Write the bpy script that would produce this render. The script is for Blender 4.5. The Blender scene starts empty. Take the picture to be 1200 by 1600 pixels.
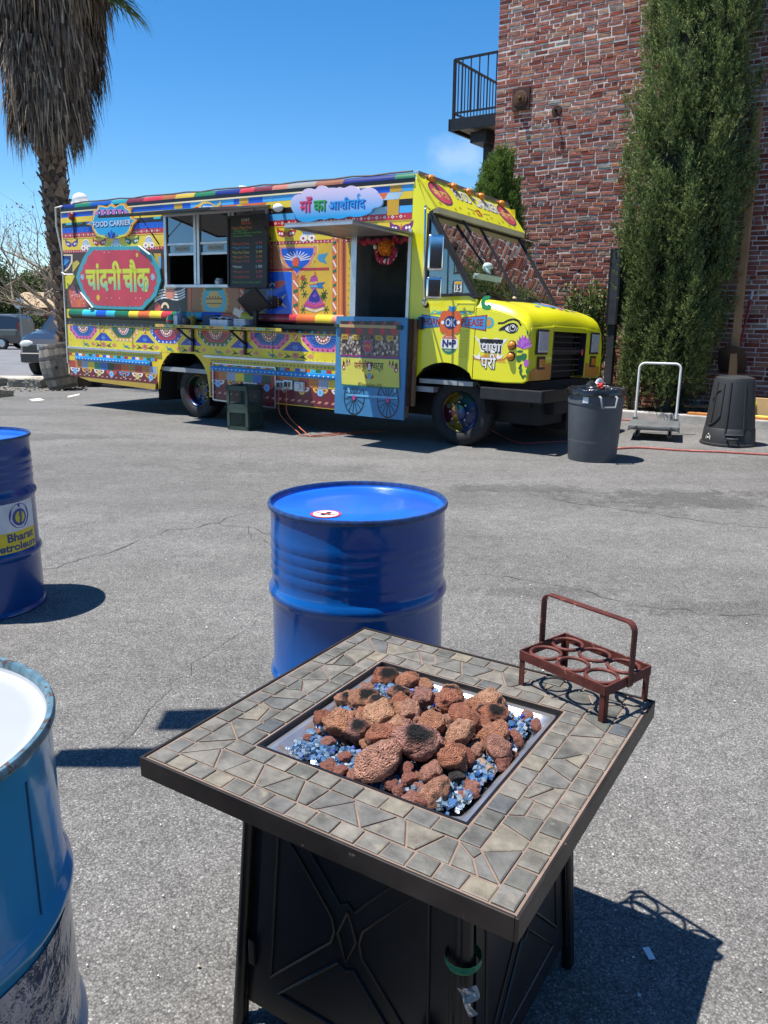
import bpy, bmesh, math, random
import numpy as np
from mathutils import Vector, Matrix, noise
random.seed(7)
R=math.radians
scene=bpy.context.scene
col=scene.collection

# ---------------------------------------------------------------- camera, world, sun, exposure
F_PX=1230.; CAM_H=1.46; PITCH=R(14.0); ROLL=R(0.5)
_f=np.array([0,math.cos(PITCH),-math.sin(PITCH)]); _u0=np.array([0,math.sin(PITCH),math.cos(PITCH)]); _r0=np.array([1.,0,0])
_r=_r0*math.cos(ROLL)+_u0*math.sin(ROLL); _u=_u0*math.cos(ROLL)-_r0*math.sin(ROLL)
cam=bpy.data.cameras.new('camera'); cam_o=bpy.data.objects.new('camera',cam); col.objects.link(cam_o)
cam.sensor_fit='AUTO'; cam.sensor_width=36; cam.lens=F_PX/1600*36; cam.clip_start=.05; cam.clip_end=5000
cam_o.matrix_world=Matrix(((_r[0],_u[0],-_f[0],0),(_r[1],_u[1],-_f[1],0),(_r[2],_u[2],-_f[2],CAM_H),(0,0,0,1)))
scene.camera=cam_o
def ray(x,y): return (x-600)/F_PX*_r-(y-800)/F_PX*_u+_f
def at_z(x,y,z=0):
    d=ray(x,y); t=(z-CAM_H)/d[2]; return Vector((t*d[0],t*d[1],z))
def at_y(x,y,Y):
    d=ray(x,y); t=Y/d[1]; return Vector((t*d[0],Y,CAM_H+t*d[2]))
SUN_EL=R(71); SUN_AZ=R(186)      # direction of the sun seen from the lot, measured from +x towards +y
sdir=Vector((math.cos(SUN_EL)*math.cos(SUN_AZ),math.cos(SUN_EL)*math.sin(SUN_AZ),math.sin(SUN_EL)))
world=bpy.data.worlds.new('World'); scene.world=world; world.use_nodes=True
wn=world.node_tree.nodes; wl=world.node_tree.links
sky=wn.new('ShaderNodeTexSky'); sky.sky_type='NISHITA'; sky.sun_disc=False
sky.sun_elevation=SUN_EL; sky.sun_rotation=math.atan2(sdir.x,sdir.y); sky.altitude=900; sky.air_density=1.0; sky.dust_density=.1; sky.ozone_density=3.5
bg=wn['Background']; bg.inputs['Strength'].default_value=.102
hs=wn.new('ShaderNodeHueSaturation'); hs.inputs['Saturation'].default_value=1.33; wl.new(sky.outputs[0],hs.inputs['Color']); 
wtc=wn.new('ShaderNodeTexCoord'); cd=Vector(ray(718,246)).normalized()
wd=wn.new('ShaderNodeVectorMath'); wd.operation='SUBTRACT'; wd.inputs[1].default_value=cd; wl.new(wtc.outputs['Generated'],wd.inputs[0])
wsx=wn.new('ShaderNodeVectorMath'); wsx.operation='MULTIPLY'; wsx.inputs[1].default_value=(18,18,40); wl.new(wd.outputs[0],wsx.inputs[0]); wle=wn.new('ShaderNodeVectorMath'); wle.operation='LENGTH'; wl.new(wsx.outputs[0],wle.inputs[0])
wno=wn.new('ShaderNodeTexNoise'); wno.inputs['Scale'].default_value=38; wno.inputs['Detail'].default_value=6; wl.new(wtc.outputs['Generated'],wno.inputs['Vector'])
wad=wn.new('ShaderNodeMath'); wad.operation='MULTIPLY_ADD'; wad.inputs[1].default_value=1.6; wad.inputs[2].default_value=-.8; wl.new(wno.outputs[0],wad.inputs[0]); wa2=wn.new('ShaderNodeMath'); wa2.operation='ADD'; wl.new(wle.outputs['Value'],wa2.inputs[0]); wl.new(wad.outputs[0],wa2.inputs[1])
wmr=wn.new('ShaderNodeMapRange'); wmr.inputs[1].default_value=.1; wmr.inputs[2].default_value=1.0; wmr.inputs[3].default_value=.24; wmr.inputs[4].default_value=0; wl.new(wa2.outputs[0],wmr.inputs[0])
wmx=wn.new('ShaderNodeMix'); wmx.data_type='RGBA'; wmx.inputs[7].default_value=(6.5,6.8,7.2,1); wl.new(wmr.outputs[0],wmx.inputs[0]); wl.new(hs.outputs[0],wmx.inputs[6]); wl.new(wmx.outputs[2],bg.inputs[0])
sl=bpy.data.lights.new('sun','SUN'); sl.energy=5.0; sl.angle=R(.53); sl.color=(1,.965,.91)
so=bpy.data.objects.new('sun',sl); col.objects.link(so); so.rotation_euler=sdir.to_track_quat('Z','Y').to_euler(); so.location=(-5,0,20)
scene.view_settings.view_transform='Standard'; scene.view_settings.look='None'; scene.view_settings.exposure=0.78; scene.view_settings.gamma=1
scene.render.film_transparent=False
scene.cycles.max_bounces=8; scene.cycles.transparent_max_bounces=12; scene.cycles.use_denoising=True

# ---------------------------------------------------------------- materials
def lin(c): return tuple((x/12.92 if x<=.04045 else ((x+.055)/1.055)**2.4) for x in c)
def hx(h,k=1.0):
    h=h.lstrip('#'); return tuple(v*k for v in lin([int(h[i:i+2],16)/255 for i in (0,2,4)]))
MATS={}
def M(name,colr=(.5,.5,.5),rough=.5,metal=0,var=None,bump=None,coat=0,spec=.5,island=0,obrand=0,trans=0,emit=None,coords='Object',speck=None):
    if name in MATS: return MATS[name]
    m=bpy.data.materials.new(name); m.use_nodes=True; nt=m.node_tree; n=nt.nodes; l=nt.links
    b=n['Principled BSDF']; b.inputs['Roughness'].default_value=rough; b.inputs['Metallic'].default_value=metal
    b.inputs['Coat Weight'].default_value=coat; b.inputs['Coat Roughness'].default_value=.06; b.inputs['Specular IOR Level'].default_value=spec
    b.inputs['Transmission Weight'].default_value=trans
    b.inputs['Base Color'].default_value=(*colr,1)
    tc=n.new('ShaderNodeTexCoord'); cur=None
    def mul(prev,fac):
        mx=n.new('ShaderNodeMix'); mx.data_type='RGBA'; mx.blend_type='MULTIPLY'; mx.inputs[0].default_value=1
        if prev is None: mx.inputs[6].default_value=(*colr,1)
        else: l.new(prev,mx.inputs[6])
        l.new(fac,mx.inputs[7]); return mx.outputs[2]
    if var:
        sc,amt=var
        t=n.new('ShaderNodeTexNoise'); t.inputs['Scale'].default_value=sc; t.inputs['Detail'].default_value=5; l.new(tc.outputs[coords],t.inputs['Vector'])
        mr=n.new('ShaderNodeMapRange'); mr.inputs[1].default_value=.3; mr.inputs[2].default_value=.7; mr.inputs[3].default_value=1-amt; mr.inputs[4].default_value=1+amt
        l.new(t.outputs[0],mr.inputs[0]); cur=mul(cur,mr.outputs[0])
    if speck:                                   # (scale, threshold, colour): chips, dust and rust spots with a shape of their own
        t=n.new('ShaderNodeTexNoise'); t.inputs['Scale'].default_value=speck[0]; t.inputs['Detail'].default_value=8; t.inputs['Roughness'].default_value=.7; l.new(tc.outputs[coords],t.inputs['Vector'])
        mr=n.new('ShaderNodeMapRange'); mr.inputs[1].default_value=speck[1]; mr.inputs[2].default_value=speck[1]+.03; l.new(t.outputs[0],mr.inputs[0])
        mx=n.new('ShaderNodeMix'); mx.data_type='RGBA'; l.new(mr.outputs[0],mx.inputs[0])
        if cur is None: mx.inputs[6].default_value=(*colr,1)
        else: l.new(cur,mx.inputs[6])
        mx.inputs[7].default_value=(*speck[2],1); cur=mx.outputs[2]
    if island or obrand:
        g=n.new('ShaderNodeNewGeometry') if island else n.new('ShaderNodeObjectInfo')
        src=g.outputs['Random Per Island'] if island else g.outputs['Random']
        mr=n.new('ShaderNodeMapRange'); a=island or obrand; mr.inputs[3].default_value=1-a; mr.inputs[4].default_value=1+a; l.new(src,mr.inputs[0]); cur=mul(cur,mr.outputs[0])
    if cur is not None: l.new(cur,b.inputs['Base Color'])
    if bump:
        sc,st=bump[:2]; t=n.new('ShaderNodeTexNoise'); t.inputs['Scale'].default_value=sc; t.inputs['Detail'].default_value=6; l.new(tc.outputs[coords],t.inputs['Vector'])
        bp=n.new('ShaderNodeBump'); bp.inputs['Strength'].default_value=st; bp.inputs['Distance'].default_value=bump[2] if len(bump)>2 else .01
        l.new(t.outputs[0],bp.inputs['Height']); l.new(bp.outputs[0],b.inputs['Normal'])
    if emit: b.inputs['Emission Color'].default_value=(*emit,1); b.inputs['Emission Strength'].default_value=1
    MATS[name]=m; return m
def ramp_mat(name,stops,src,rough=.8,var=(8,.2),bump=(60,.4,.004),extra=None,voron=None,trans=0,spec=.4,vdir=None):
    """colour picked per island / per object from a ramp, times noise"""
    m=bpy.data.materials.new(name); m.use_nodes=True; nt=m.node_tree; n=nt.nodes; l=nt.links; b=n['Principled BSDF']
    b.inputs['Roughness'].default_value=rough; b.inputs['Specular IOR Level'].default_value=spec; b.inputs['Transmission Weight'].default_value=trans
    if src=='island': o=n.new('ShaderNodeNewGeometry').outputs['Random Per Island']
    else: o=n.new('ShaderNodeObjectInfo').outputs['Random']
    cr=n.new('ShaderNodeValToRGB'); cr.color_ramp.interpolation='LINEAR'
    e=cr.color_ramp.elements
    while len(e)<len(stops): e.new(.5)
    for i,(p,c) in enumerate(stops): e[i].position=p; e[i].color=(*c,1)
    l.new(o,cr.inputs[0])
    tc=n.new('ShaderNodeTexCoord'); t=n.new('ShaderNodeTexNoise'); t.inputs['Scale'].default_value=var[0]; t.inputs['Detail'].default_value=6; l.new(tc.outputs['Object'],t.inputs['Vector'])
    # a different patch of the pattern on every piece
    ad=n.new('ShaderNodeVectorMath'); ad.operation='ADD'; l.new(tc.outputs['Object'],ad.inputs[0]); cm=n.new('ShaderNodeCombineXYZ')
    mm=n.new('ShaderNodeMath'); mm.operation='MULTIPLY'; mm.inputs[1].default_value=37.; l.new(o,mm.inputs[0]); l.new(mm.outputs[0],cm.inputs[0]); l.new(mm.outputs[0],cm.inputs[1]); l.new(cm.outputs[0],ad.inputs[1]); l.new(ad.outputs[0],t.inputs['Vector'])
    mr=n.new('ShaderNodeMapRange'); mr.inputs[1].default_value=.3; mr.inputs[2].default_value=.7; mr.inputs[3].default_value=1-var[1]; mr.inputs[4].default_value=1+var[1]; l.new(t.outputs[0],mr.inputs[0])
    mx=n.new('ShaderNodeMix'); mx.data_type='RGBA'; mx.blend_type='MULTIPLY'; mx.inputs[0].default_value=1; l.new(cr.outputs[0],mx.inputs[6]); l.new(mr.outputs[0],mx.inputs[7])
    out=mx.outputs[2]
    if extra:      # second colour in noise patches: (scale, threshold, colour)
        t3=n.new('ShaderNodeTexNoise'); t3.inputs['Scale'].default_value=extra[0]; t3.inputs['Detail'].default_value=4; l.new(ad.outputs[0],t3.inputs['Vector'])
        m3=n.new('ShaderNodeMapRange'); m3.inputs[1].default_value=extra[1]; m3.inputs[2].default_value=extra[1]+.12; l.new(t3.outputs[0],m3.inputs[0])
        x3=n.new('ShaderNodeMix'); x3.data_type='RGBA'; l.new(m3.outputs[0],x3.inputs[0]); l.new(out,x3.inputs[6]); x3.inputs[7].default_value=(*extra[2],1); out=x3.outputs[2]
    l.new(out,b.inputs['Base Color'])
    h=None
    t2=n.new('ShaderNodeTexNoise'); t2.inputs['Scale'].default_value=bump[0]; t2.inputs['Detail'].default_value=6; l.new(ad.outputs[0],t2.inputs['Vector']); h=t2.outputs[0]
    if voron:
        v=n.new('ShaderNodeTexVoronoi'); v.inputs['Scale'].default_value=voron[0]; l.new(ad.outputs[0],v.inputs['Vector'])
        vm=n.new('ShaderNodeMapRange'); vm.inputs[1].default_value=0; vm.inputs[2].default_value=.35; vm.inputs[3].default_value=-voron[1]; vm.inputs[4].default_value=0; l.new(v.outputs['Distance'],vm.inputs[0])
        a=n.new('ShaderNodeMath'); a.operation='ADD'; l.new(h,a.inputs[0]); l.new(vm.outputs[0],a.inputs[1]); h=a.outputs[0]
    bp=n.new('ShaderNodeBump'); bp.inputs['Strength'].default_value=bump[1]; bp.inputs['Distance'].default_value=bump[2]; l.new(h,bp.inputs['Height']); l.new(bp.outputs[0],b.inputs['Normal'])
    MATS[name]=m; return m
def glass_mat(name,tint=(.8,.9,.88),gl=.9,ior=1.5,rough=.0,k=1.9):
    m=bpy.data.materials.new(name); m.use_nodes=True; nt=m.node_tree; n=nt.nodes; l=nt.links
    for x in list(n):
        if x.type!='OUTPUT_MATERIAL': n.remove(x)
    o=[x for x in n if x.type=='OUTPUT_MATERIAL'][0]
    t=n.new('ShaderNodeBsdfTransparent'); t.inputs[0].default_value=(*tint,1); g=n.new('ShaderNodeBsdfGlossy'); g.inputs[0].default_value=(gl,gl,gl,1); g.inputs['Roughness'].default_value=rough
    fr=n.new('ShaderNodeFresnel'); fr.inputs[0].default_value=ior; mr=n.new('ShaderNodeMath'); mr.operation='MULTIPLY'; mr.inputs[1].default_value=k; mr.use_clamp=True; l.new(fr.outputs[0],mr.inputs[0])
    mx=n.new('ShaderNodeMixShader'); l.new(mr.outputs[0],mx.inputs[0]); l.new(t.outputs[0],mx.inputs[1]); l.new(g.outputs[0],mx.inputs[2]); l.new(mx.outputs[0],o.inputs[0])
    MATS[name]=m; return m

# ---------------------------------------------------------------- mesh helpers
def obj(name,me,parent=None,mats=None):
    o=bpy.data.objects.new(name,me); col.objects.link(o)
    if parent is not None: o.parent=parent
    return o
def tag(o,label=None,cat=None,group=None,kind=None):
    if label: o['label']=label
    if cat: o['category']=cat
    if group: o['group']=group
    if kind: o['kind']=kind
    return o
def thing(name,label,cat,loc=(0,0,0),rz=0,group=None,matrix=None):
    o=bpy.data.objects.new(name,None); col.objects.link(o); o.empty_display_size=.1
    if matrix is not None: o.matrix_world=matrix
    else: o.location=loc; o.rotation_euler=(0,0,rz)
    return tag(o,label,cat,group)
class MB:
    def __init__(s): s.v=[]; s.f=[]; s.m=[]; s.mats=[]
    def mi(s,mat):
        if mat not in s.mats: s.mats.append(mat)
        return s.mats.index(mat)
    def add(s,vs,fs,mat):
        k=len(s.v); i=s.mi(mat); s.v+= [tuple(v) for v in vs]; s.f+=[tuple(k+a for a in f) for f in fs]; s.m+=[i]*len(fs); return s
    def box(s,a,b,mat,rot=None,c=None):
        x0,y0,z0=a; x1,y1,z1=b
        vs=[Vector(p) for p in ((x0,y0,z0),(x1,y0,z0),(x1,y1,z0),(x0,y1,z0),(x0,y0,z1),(x1,y0,z1),(x1,y1,z1),(x0,y1,z1))]
        if rot is not None:
            c=Vector(c) if c is not None else (Vector(a)+Vector(b))/2
            vs=[rot@(v-c)+c for v in vs]
        return s.add(vs,[(0,3,2,1),(4,5,6,7),(0,1,5,4),(1,2,6,5),(2,3,7,6),(3,0,4,7)],mat)
    def bar(s,p0,p1,w,h,mat,up=(0,0,1)):
        p0=Vector(p0); p1=Vector(p1); d=(p1-p0).normalized(); x=d.cross(Vector(up))
        if x.length<1e-4: x=d.cross(Vector((1,0,0)))
        x.normalize(); y=x.cross(d).normalized(); vs=[]
        for p in (p0,p1):
            for a,b in ((-1,-1),(1,-1),(1,1),(-1,1)): vs.append(p+x*(a*w/2)+y*(b*h/2))
        return s.add(vs,[(0,1,2,3),(7,6,5,4),(0,4,5,1),(1,5,6,2),(2,6,7,3),(3,7,4,0)],mat)
    def tube(s,pts,r,mat,n=8,closed=False,caps=True):
        pts=[Vector(p) for p in pts]; L=len(pts); vs=[]; prev=None
        rr=r if isinstance(r,(list,tuple)) else [r]*L
        for i,p in enumerate(pts):
            a=pts[(i-1)%L] if (i>0 or closed) else p; b=pts[(i+1)%L] if (i<L-1 or closed) else p
            d=(b-a).normalized()
            if prev is None:
                x=d.cross(Vector((0,0,1)))
                if x.length<.05: x=d.cross(Vector((1,0,0)))
            else: x=prev-d*prev.dot(d)
            x.normalize(); prev=x; y=d.cross(x)
            for k in range(n):
                t=2*math.pi*k/n; vs.append(p+(x*math.cos(t)+y*math.sin(t))*rr[i])
        fs=[]
        for i in range(L if closed else L-1):
            j=(i+1)%L
            for k in range(n): fs.append((i*n+k,i*n+(k+1)%n,j*n+(k+1)%n,j*n+k))
        if caps and not closed: fs+=[tuple(range(n-1,-1,-1)),tuple((L-1)*n+k for k in range(n))]
        return s.add(vs,fs,mat)
    def cyl(s,p0,p1,r0,mat,r1=None,n=16): return s.tube([p0,p1],[r0,r0 if r1 is None else r1],mat,n)
    def lathe(s,prof,mat,n=32,c=(0,0,0),axis='z',a0=0,a1=2*math.pi):
        full=abs(a1-a0-2*math.pi)<1e-6; m=n if full else n+1; vs=[]
        for r,z in prof:
            for k in range(m):
                t=a0+(a1-a0)*k/n
                p={'z':(r*math.cos(t),r*math.sin(t),z),'x':(z,r*math.cos(t),r*math.sin(t)),'y':(r*math.cos(t),z,-r*math.sin(t))}[axis]
                vs.append((c[0]+p[0],c[1]+p[1],c[2]+p[2]))
        fs=[]
        for i in range(len(prof)-1):
            for k in range(n):
                j=(k+1)%m; fs.append((i*m+k,i*m+j,(i+1)*m+j,(i+1)*m+k))
        return s.add(vs,fs,mat)
    def poly(s,pts,mat): return s.add(pts,[tuple(range(len(pts)))],mat)
    def prism(s,pts,off,mat,back=True):
        """closed solid: polygon pts (3d) pushed by off"""
        n=len(pts); off=Vector(off); a=[Vector(p) for p in pts]; b=[p+off for p in a]
        fs=[tuple(range(n)),tuple(range(2*n-1,n-1,-1))] if back else [tuple(range(n))]
        fs+=[(i,n+i,n+(i+1)%n,(i+1)%n) for i in range(n)]
        return s.add(a+b,fs,mat)
    def ball(s,c,r,mat,nu=12,nv=8):
        rx,ry,rz=r if isinstance(r,(tuple,list)) else (r,r,r); vs=[(c[0],c[1],c[2]-rz)]
        for i in range(1,nv):
            a=-math.pi/2+math.pi*i/nv
            for k in range(nu): t=2*math.pi*k/nu; vs.append((c[0]+rx*math.cos(a)*math.cos(t),c[1]+ry*math.cos(a)*math.sin(t),c[2]+rz*math.sin(a)))
        vs.append((c[0],c[1],c[2]+rz)); fs=[]; N=len(vs)-1
        for k in range(nu): fs.append((0,1+(k+1)%nu,1+k)); fs.append((N,N-nu+k,N-nu+(k+1)%nu))
        for i in range(nv-2):
            for k in range(nu): a=1+i*nu; fs.append((a+k,a+(k+1)%nu,a+nu+(k+1)%nu,a+nu+k))
        return s.add(vs,fs,mat)
    def grid(s,fn,us,vs_,mat):
        vs=[fn(a,b) for a in us for b in vs_]; m=len(vs_); fs=[]
        for i in range(len(us)-1):
            for j in range(m-1): fs.append((i*m+j,(i+1)*m+j,(i+1)*m+j+1,i*m+j+1))
        return s.add(vs,fs,mat)
    def build(s,name,parent=None,smooth=None,bevel=0,recalc=False,seg=2):
        me=bpy.data.meshes.new(name); me.from_pydata(s.v,[],s.f)
        for m in s.mats: me.materials.append(m)
        me.polygons.foreach_set('material_index',s.m)
        if bevel or recalc:
            bm=bmesh.new(); bm.from_mesh(me)
            if recalc: bmesh.ops.remove_doubles(bm,verts=bm.verts,dist=1e-5); bmesh.ops.recalc_face_normals(bm,faces=bm.faces)
            if bevel:
                ed=[e for e in bm.edges if len(e.link_faces)==2 and e.calc_face_angle(0)>R(30)]
                bmesh.ops.bevel(bm,geom=ed,offset=bevel,segments=seg,affect='EDGES',profile=.6,clamp_overlap=True)
            bm.to_mesh(me); bm.free()
        if smooth is not None:
            me.shade_smooth() if hasattr(me,'shade_smooth') else None
            me.set_sharp_from_angle(angle=R(smooth))
        me.update()
        return obj(name,me,parent)
def np_mesh(name,verts,faces_n,mat,parent=None,k=4):
    """many loose k-gons: verts (N*k,3)"""
    n=len(verts)//k; me=bpy.data.meshes.new(name); me.vertices.add(len(verts)); me.vertices.foreach_set('co',np.asarray(verts,dtype=np.float32).ravel())
    me.loops.add(len(verts)); me.loops.foreach_set('vertex_index',np.arange(len(verts),dtype=np.int32))
    me.polygons.add(n); me.polygons.foreach_set('loop_start',np.arange(0,len(verts),k,dtype=np.int32))
    try: me.polygons.foreach_set('loop_total',np.full(n,k,dtype=np.int32))
    except Exception: pass
    me.materials.append(mat); me.update(calc_edges=True); return obj(name,me,parent)
FONT_CACHE={}
def text_tris(s,bold=0.0,space=1.0):
    """2d triangles of a line of lettering, unit height, origin left baseline: (verts, faces, width)"""
    key=(s,bold,space)
    if key in FONT_CACHE: return FONT_CACHE[key]
    cu=bpy.data.curves.new('lettering','FONT'); cu.body=s; cu.size=1; cu.offset=bold; cu.space_character=space; cu.resolution_u=3
    o=bpy.data.objects.new('lettering',cu); col.objects.link(o); dg=bpy.context.evaluated_depsgraph_get(); dg.update()
    me=bpy.data.meshes.new_from_object(o.evaluated_get(dg)); vs=[(v.co.x,v.co.y) for v in me.vertices]; fs=[tuple(p.vertices) for p in me.polygons]
    bpy.data.objects.remove(o); bpy.data.curves.remove(cu); bpy.data.meshes.remove(me)
    xs=[v[0] for v in vs] or [0,1]; ys=[v[1] for v in vs] or [0,1]
    r=(vs,fs,(min(xs),max(xs),min(ys),max(ys))); FONT_CACHE[key]=r; return r
def text_on(mb,s,mat,fn,box,bold=0.0,space=1.0,lay=0):
    """fit the line s into box (a0,b0,a1,b1) of surface fn(a,b,layer)"""
    vs,fs,(x0,x1,y0,y1)=text_tris(s,bold,space)
    if not vs: return
    a0,b0,a1,b1=box
    mb.add([fn(a0+(x-x0)/(x1-x0)*(a1-a0),b0+(y-y0)/(y1-y0)*(b1-b0),lay) for x,y in vs],fs,mat)
class Art:
    """flat print: polygons of paint laid on a surface fn(a,b,layer), a and b in metres"""
    def __init__(s,fn): s.fn=fn; s.mb=MB()
    def poly(s,pts,c,lay=0): s.mb.add([s.fn(a,b,lay) for a,b in pts],[tuple(range(len(pts)))],c); return s
    def rect(s,a0,b0,a1,b1,c,lay=0): return s.poly([(a0,b0),(a1,b0),(a1,b1),(a0,b1)],c,lay)
    def ell(s,a,b,ra,rb,c,lay=0,n=20,t0=0,t1=360): return s.poly([(a+ra*math.cos(R(t0+(t1-t0)*k/n)),b+rb*math.sin(R(t0+(t1-t0)*k/n))) for k in range(n if t1-t0==360 else n+1)],c,lay)
    def ring(s,a,b,r0,r1,c,lay=0,n=24,t0=0,t1=360,sy=1):
        for k in range(n):
            p=R(t0+(t1-t0)*k/n); q=R(t0+(t1-t0)*(k+1)/n)
            s.poly([(a+r*math.cos(t),b+r*sy*math.sin(t)) for r,t in ((r0,p),(r1,p),(r1,q),(r0,q))],c,lay)
        return s
    def line(s,pts,w,c,lay=0):
        for (x0,y0),(x1,y1) in zip(pts,pts[1:]):
            d=math.hypot(x1-x0,y1-y0) or 1; nx,ny=-(y1-y0)/d*w/2,(x1-x0)/d*w/2
            s.poly([(x0-nx,y0-ny),(x1-nx,y1-ny),(x1+nx,y1+ny),(x0+nx,y0+ny)],c,lay)
        return s
    def text(s,t,c,box,bold=0,space=1,lay=0): text_on(s.mb,t,c,s.fn,box,bold,space,lay); return s
    def build(s,name,parent,cuts=()):
        """cuts: positions along the first world axis of the print where it is parted into separate sheets"""
        if not cuts: return s.mb.build(name,parent)
        ax=cuts[0]; out=[]; m=s.mb; groups={}
        for f,mi in zip(m.f,m.m):
            c=sum(m.v[i][ax] for i in f)/len(f); groups.setdefault(sum(c>t for t in cuts[1:]),[]).append((f,mi))
        for k in sorted(groups):
            b=MB()
            for f,mi in groups[k]: b.add([m.v[i] for i in f],[tuple(range(len(f)))],m.mats[mi])
            out.append(b.build(name,parent))
        return out
def lerp(a,b,t): return a+(b-a)*t

# ---------------------------------------------------------------- ground
def gz(y): return -0.0155*min(max(0,y-16),40)
def asphalt_mat():
    m=bpy.data.materials.new('asphalt'); m.use_nodes=True; nt=m.node_tree; n=nt.nodes; l=nt.links; b=n['Principled BSDF']; b.inputs['Roughness'].default_value=.86; b.inputs['Specular IOR Level'].default_value=.25
    tc=n.new('ShaderNodeTexCoord'); P=tc.outputs['Object']
    def tex(kind,sc,det=4,rough=.55):
        t=n.new(kind); t.inputs['Scale'].default_value=sc
        if kind=='ShaderNodeTexNoise': t.inputs['Detail'].default_value=det; t.inputs['Roughness'].default_value=rough
        l.new(P,t.inputs['Vector']); return t
    def rng(src,a,b_,c,d):
        r=n.new('ShaderNodeMapRange'); r.inputs[1].default_value=a; r.inputs[2].default_value=b_; r.inputs[3].default_value=c; r.inputs[4].default_value=d; l.new(src,r.inputs[0]); return r.outputs[0]
    def math_(op,a,b_):
        x=n.new('ShaderNodeMath'); x.operation=op
        for i,v in enumerate((a,b_)):
            if isinstance(v,(int,float)): x.inputs[i].default_value=v
            else: l.new(v,x.inputs[i])
        return x.outputs[0]
    # stone chips in two sizes
    v1=tex('ShaderNodeTexVoronoi',185); v2=tex('ShaderNodeTexVoronoi',330)
    s1=n.new('ShaderNodeSeparateColor'); l.new(v1.outputs['Color'],s1.inputs[0]); s2=n.new('ShaderNodeSeparateColor'); l.new(v2.outputs['Color'],s2.inputs[0])
    c1=n.new('ShaderNodeValToRGB'); e=c1.color_ramp.elements; e[0].position=0; e[0].color=(.125,.120,.113,1); e[1].position=.97; e[1].color=(.27,.26,.245,1); x=e.new(.55); x.color=(.195,.188,.177,1); x=e.new(1.0); x.color=(.42,.41,.385,1); l.new(s1.outputs[0],c1.inputs[0])
    f2=rng(s2.outputs[1],0,1,.74,1.26)
    gap=rng(v1.outputs['Distance'],.25,.75,1.08,.62)
    mpp=n.new('ShaderNodeMapping'); mpp.inputs['Scale'].default_value=(.35,1.3,1); mpp.inputs['Rotation'].default_value=(0,0,R(12)); l.new(P,mpp.inputs[0]); nb=tex('ShaderNodeTexNoise',.55,7,.62); l.new(mpp.outputs[0],nb.inputs['Vector']); nm=tex('ShaderNodeTexNoise',2.3,6,.65); nf=tex('ShaderNodeTexNoise',14,4)
    big=rng(nb.outputs[0],.32,.68,.68,1.06); mid=rng(nm.outputs[0],.3,.7,.88,1.1); fin=rng(nf.outputs[0],.3,.7,.88,1.12)
    tot=math_('MULTIPLY',math_('MULTIPLY',math_('MULTIPLY',big,mid),math_('MULTIPLY',f2,gap)),fin)
    # oil and drip stains, each at its own spot on the lot
    sep=n.new('ShaderNodeSeparateXYZ'); l.new(P,sep.inputs[0])
    def stain(cx,cy,rx,ry,dark,th=.45):
        dx=math_('DIVIDE',math_('SUBTRACT',sep.outputs[0],cx),rx); dy=math_('DIVIDE',math_('SUBTRACT',sep.outputs[1],cy),ry)
        d=math_('SQRT',math_('ADD',math_('MULTIPLY',dx,dx),math_('MULTIPLY',dy,dy)),0)
        k=math_('ADD',d,math_('MULTIPLY',math_('SUBTRACT',nm.outputs[0],.5),2.2)); k=math_('ADD',k,math_('MULTIPLY',math_('SUBTRACT',nf.outputs[0],.5),.9))
        return rng(k,.55,1.0,dark,1.0)
    for a in ((2.45,6.35,.9,.45,.66),(1.2,6.75,.7,.2,.72),(3.9,6.6,.9,.35,.72),(.95,4.05,.5,.14,.80),(1.75,3.85,.5,.15,.80),(-4.2,9.5,1.5,.35,.80),(-1.2,7.6,1.4,.3,.86),(.4,5.2,.5,.5,.9),(-3.2,5.5,1.2,.3,.88)): tot=math_('MULTIPLY',tot,stain(*a))
    mx=n.new('ShaderNodeMix'); mx.data_type='RGBA'; mx.blend_type='MULTIPLY'; mx.inputs[0].default_value=1; l.new(c1.outputs[0],mx.inputs[6]); l.new(tot,mx.inputs[7])
    # pale dust and grit
    du=tex('ShaderNodeTexNoise',3.1,8,.7); dm=rng(du.outputs[0],.60,.74,0,.42); mx2=n.new('ShaderNodeMix'); mx2.data_type='RGBA'; l.new(dm,mx2.inputs[0]); l.new(mx.outputs[2],mx2.inputs[6]); mx2.inputs[7].default_value=(.30,.285,.26,1)
    l.new(mx2.outputs[2],b.inputs['Base Color'])
    bp=n.new('ShaderNodeBump'); bp.inputs['Strength'].default_value=.6; bp.inputs['Distance'].default_value=.0025
    hh=math_('ADD',math_('MULTIPLY',v1.outputs['Distance'],-1.0),math_('MULTIPLY',nf.outputs[0],.6)); l.new(hh,bp.inputs['Height']); l.new(bp.outputs[0],b.inputs['Normal'])
    return m
asphalt=asphalt_mat()
mb=MB()
ys=[-60,-20,-8,-2,0,2,4,6,8,10,12,14,16,24,32,40,48,56,90,160,400,1500]; xs=[-1500,-300,-80,-30,-15,-8,-4,0,4,8,15,30,80,300,1500]
mb.grid(lambda x,y:(x,y,gz(y)),xs,ys,asphalt); ground=mb.build('ground',None); tag(ground,kind='structure')
street=M('street_asphalt',(.155,.155,.16),.9,var=(1.2,.16),bump=(60,.3,.004))
conc=M('concrete',(.42,.40,.365),.9,var=(5,.22),bump=(40,.5,.006),speck=(9,.66,(.19,.175,.15)))
dirt=M('bed_soil',(.10,.075,.05),.95,var=(9,.4),bump=(25,.9,.03))
def cell(name,pts,mat,dz=.006):
    mb=MB(); mb.poly([(x,y,gz(y)+dz) for x,y in pts],mat); o=mb.build(name); tag(o,kind='structure'); return o
mb=MB(); mb.grid(lambda x,y:(x,y,gz(y)+.008),[-120,-60,-25,-12,-4,10],[19.5,22,24,28,32,36,40,44,46],street); tag(mb.build('street'),kind='structure')
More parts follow.
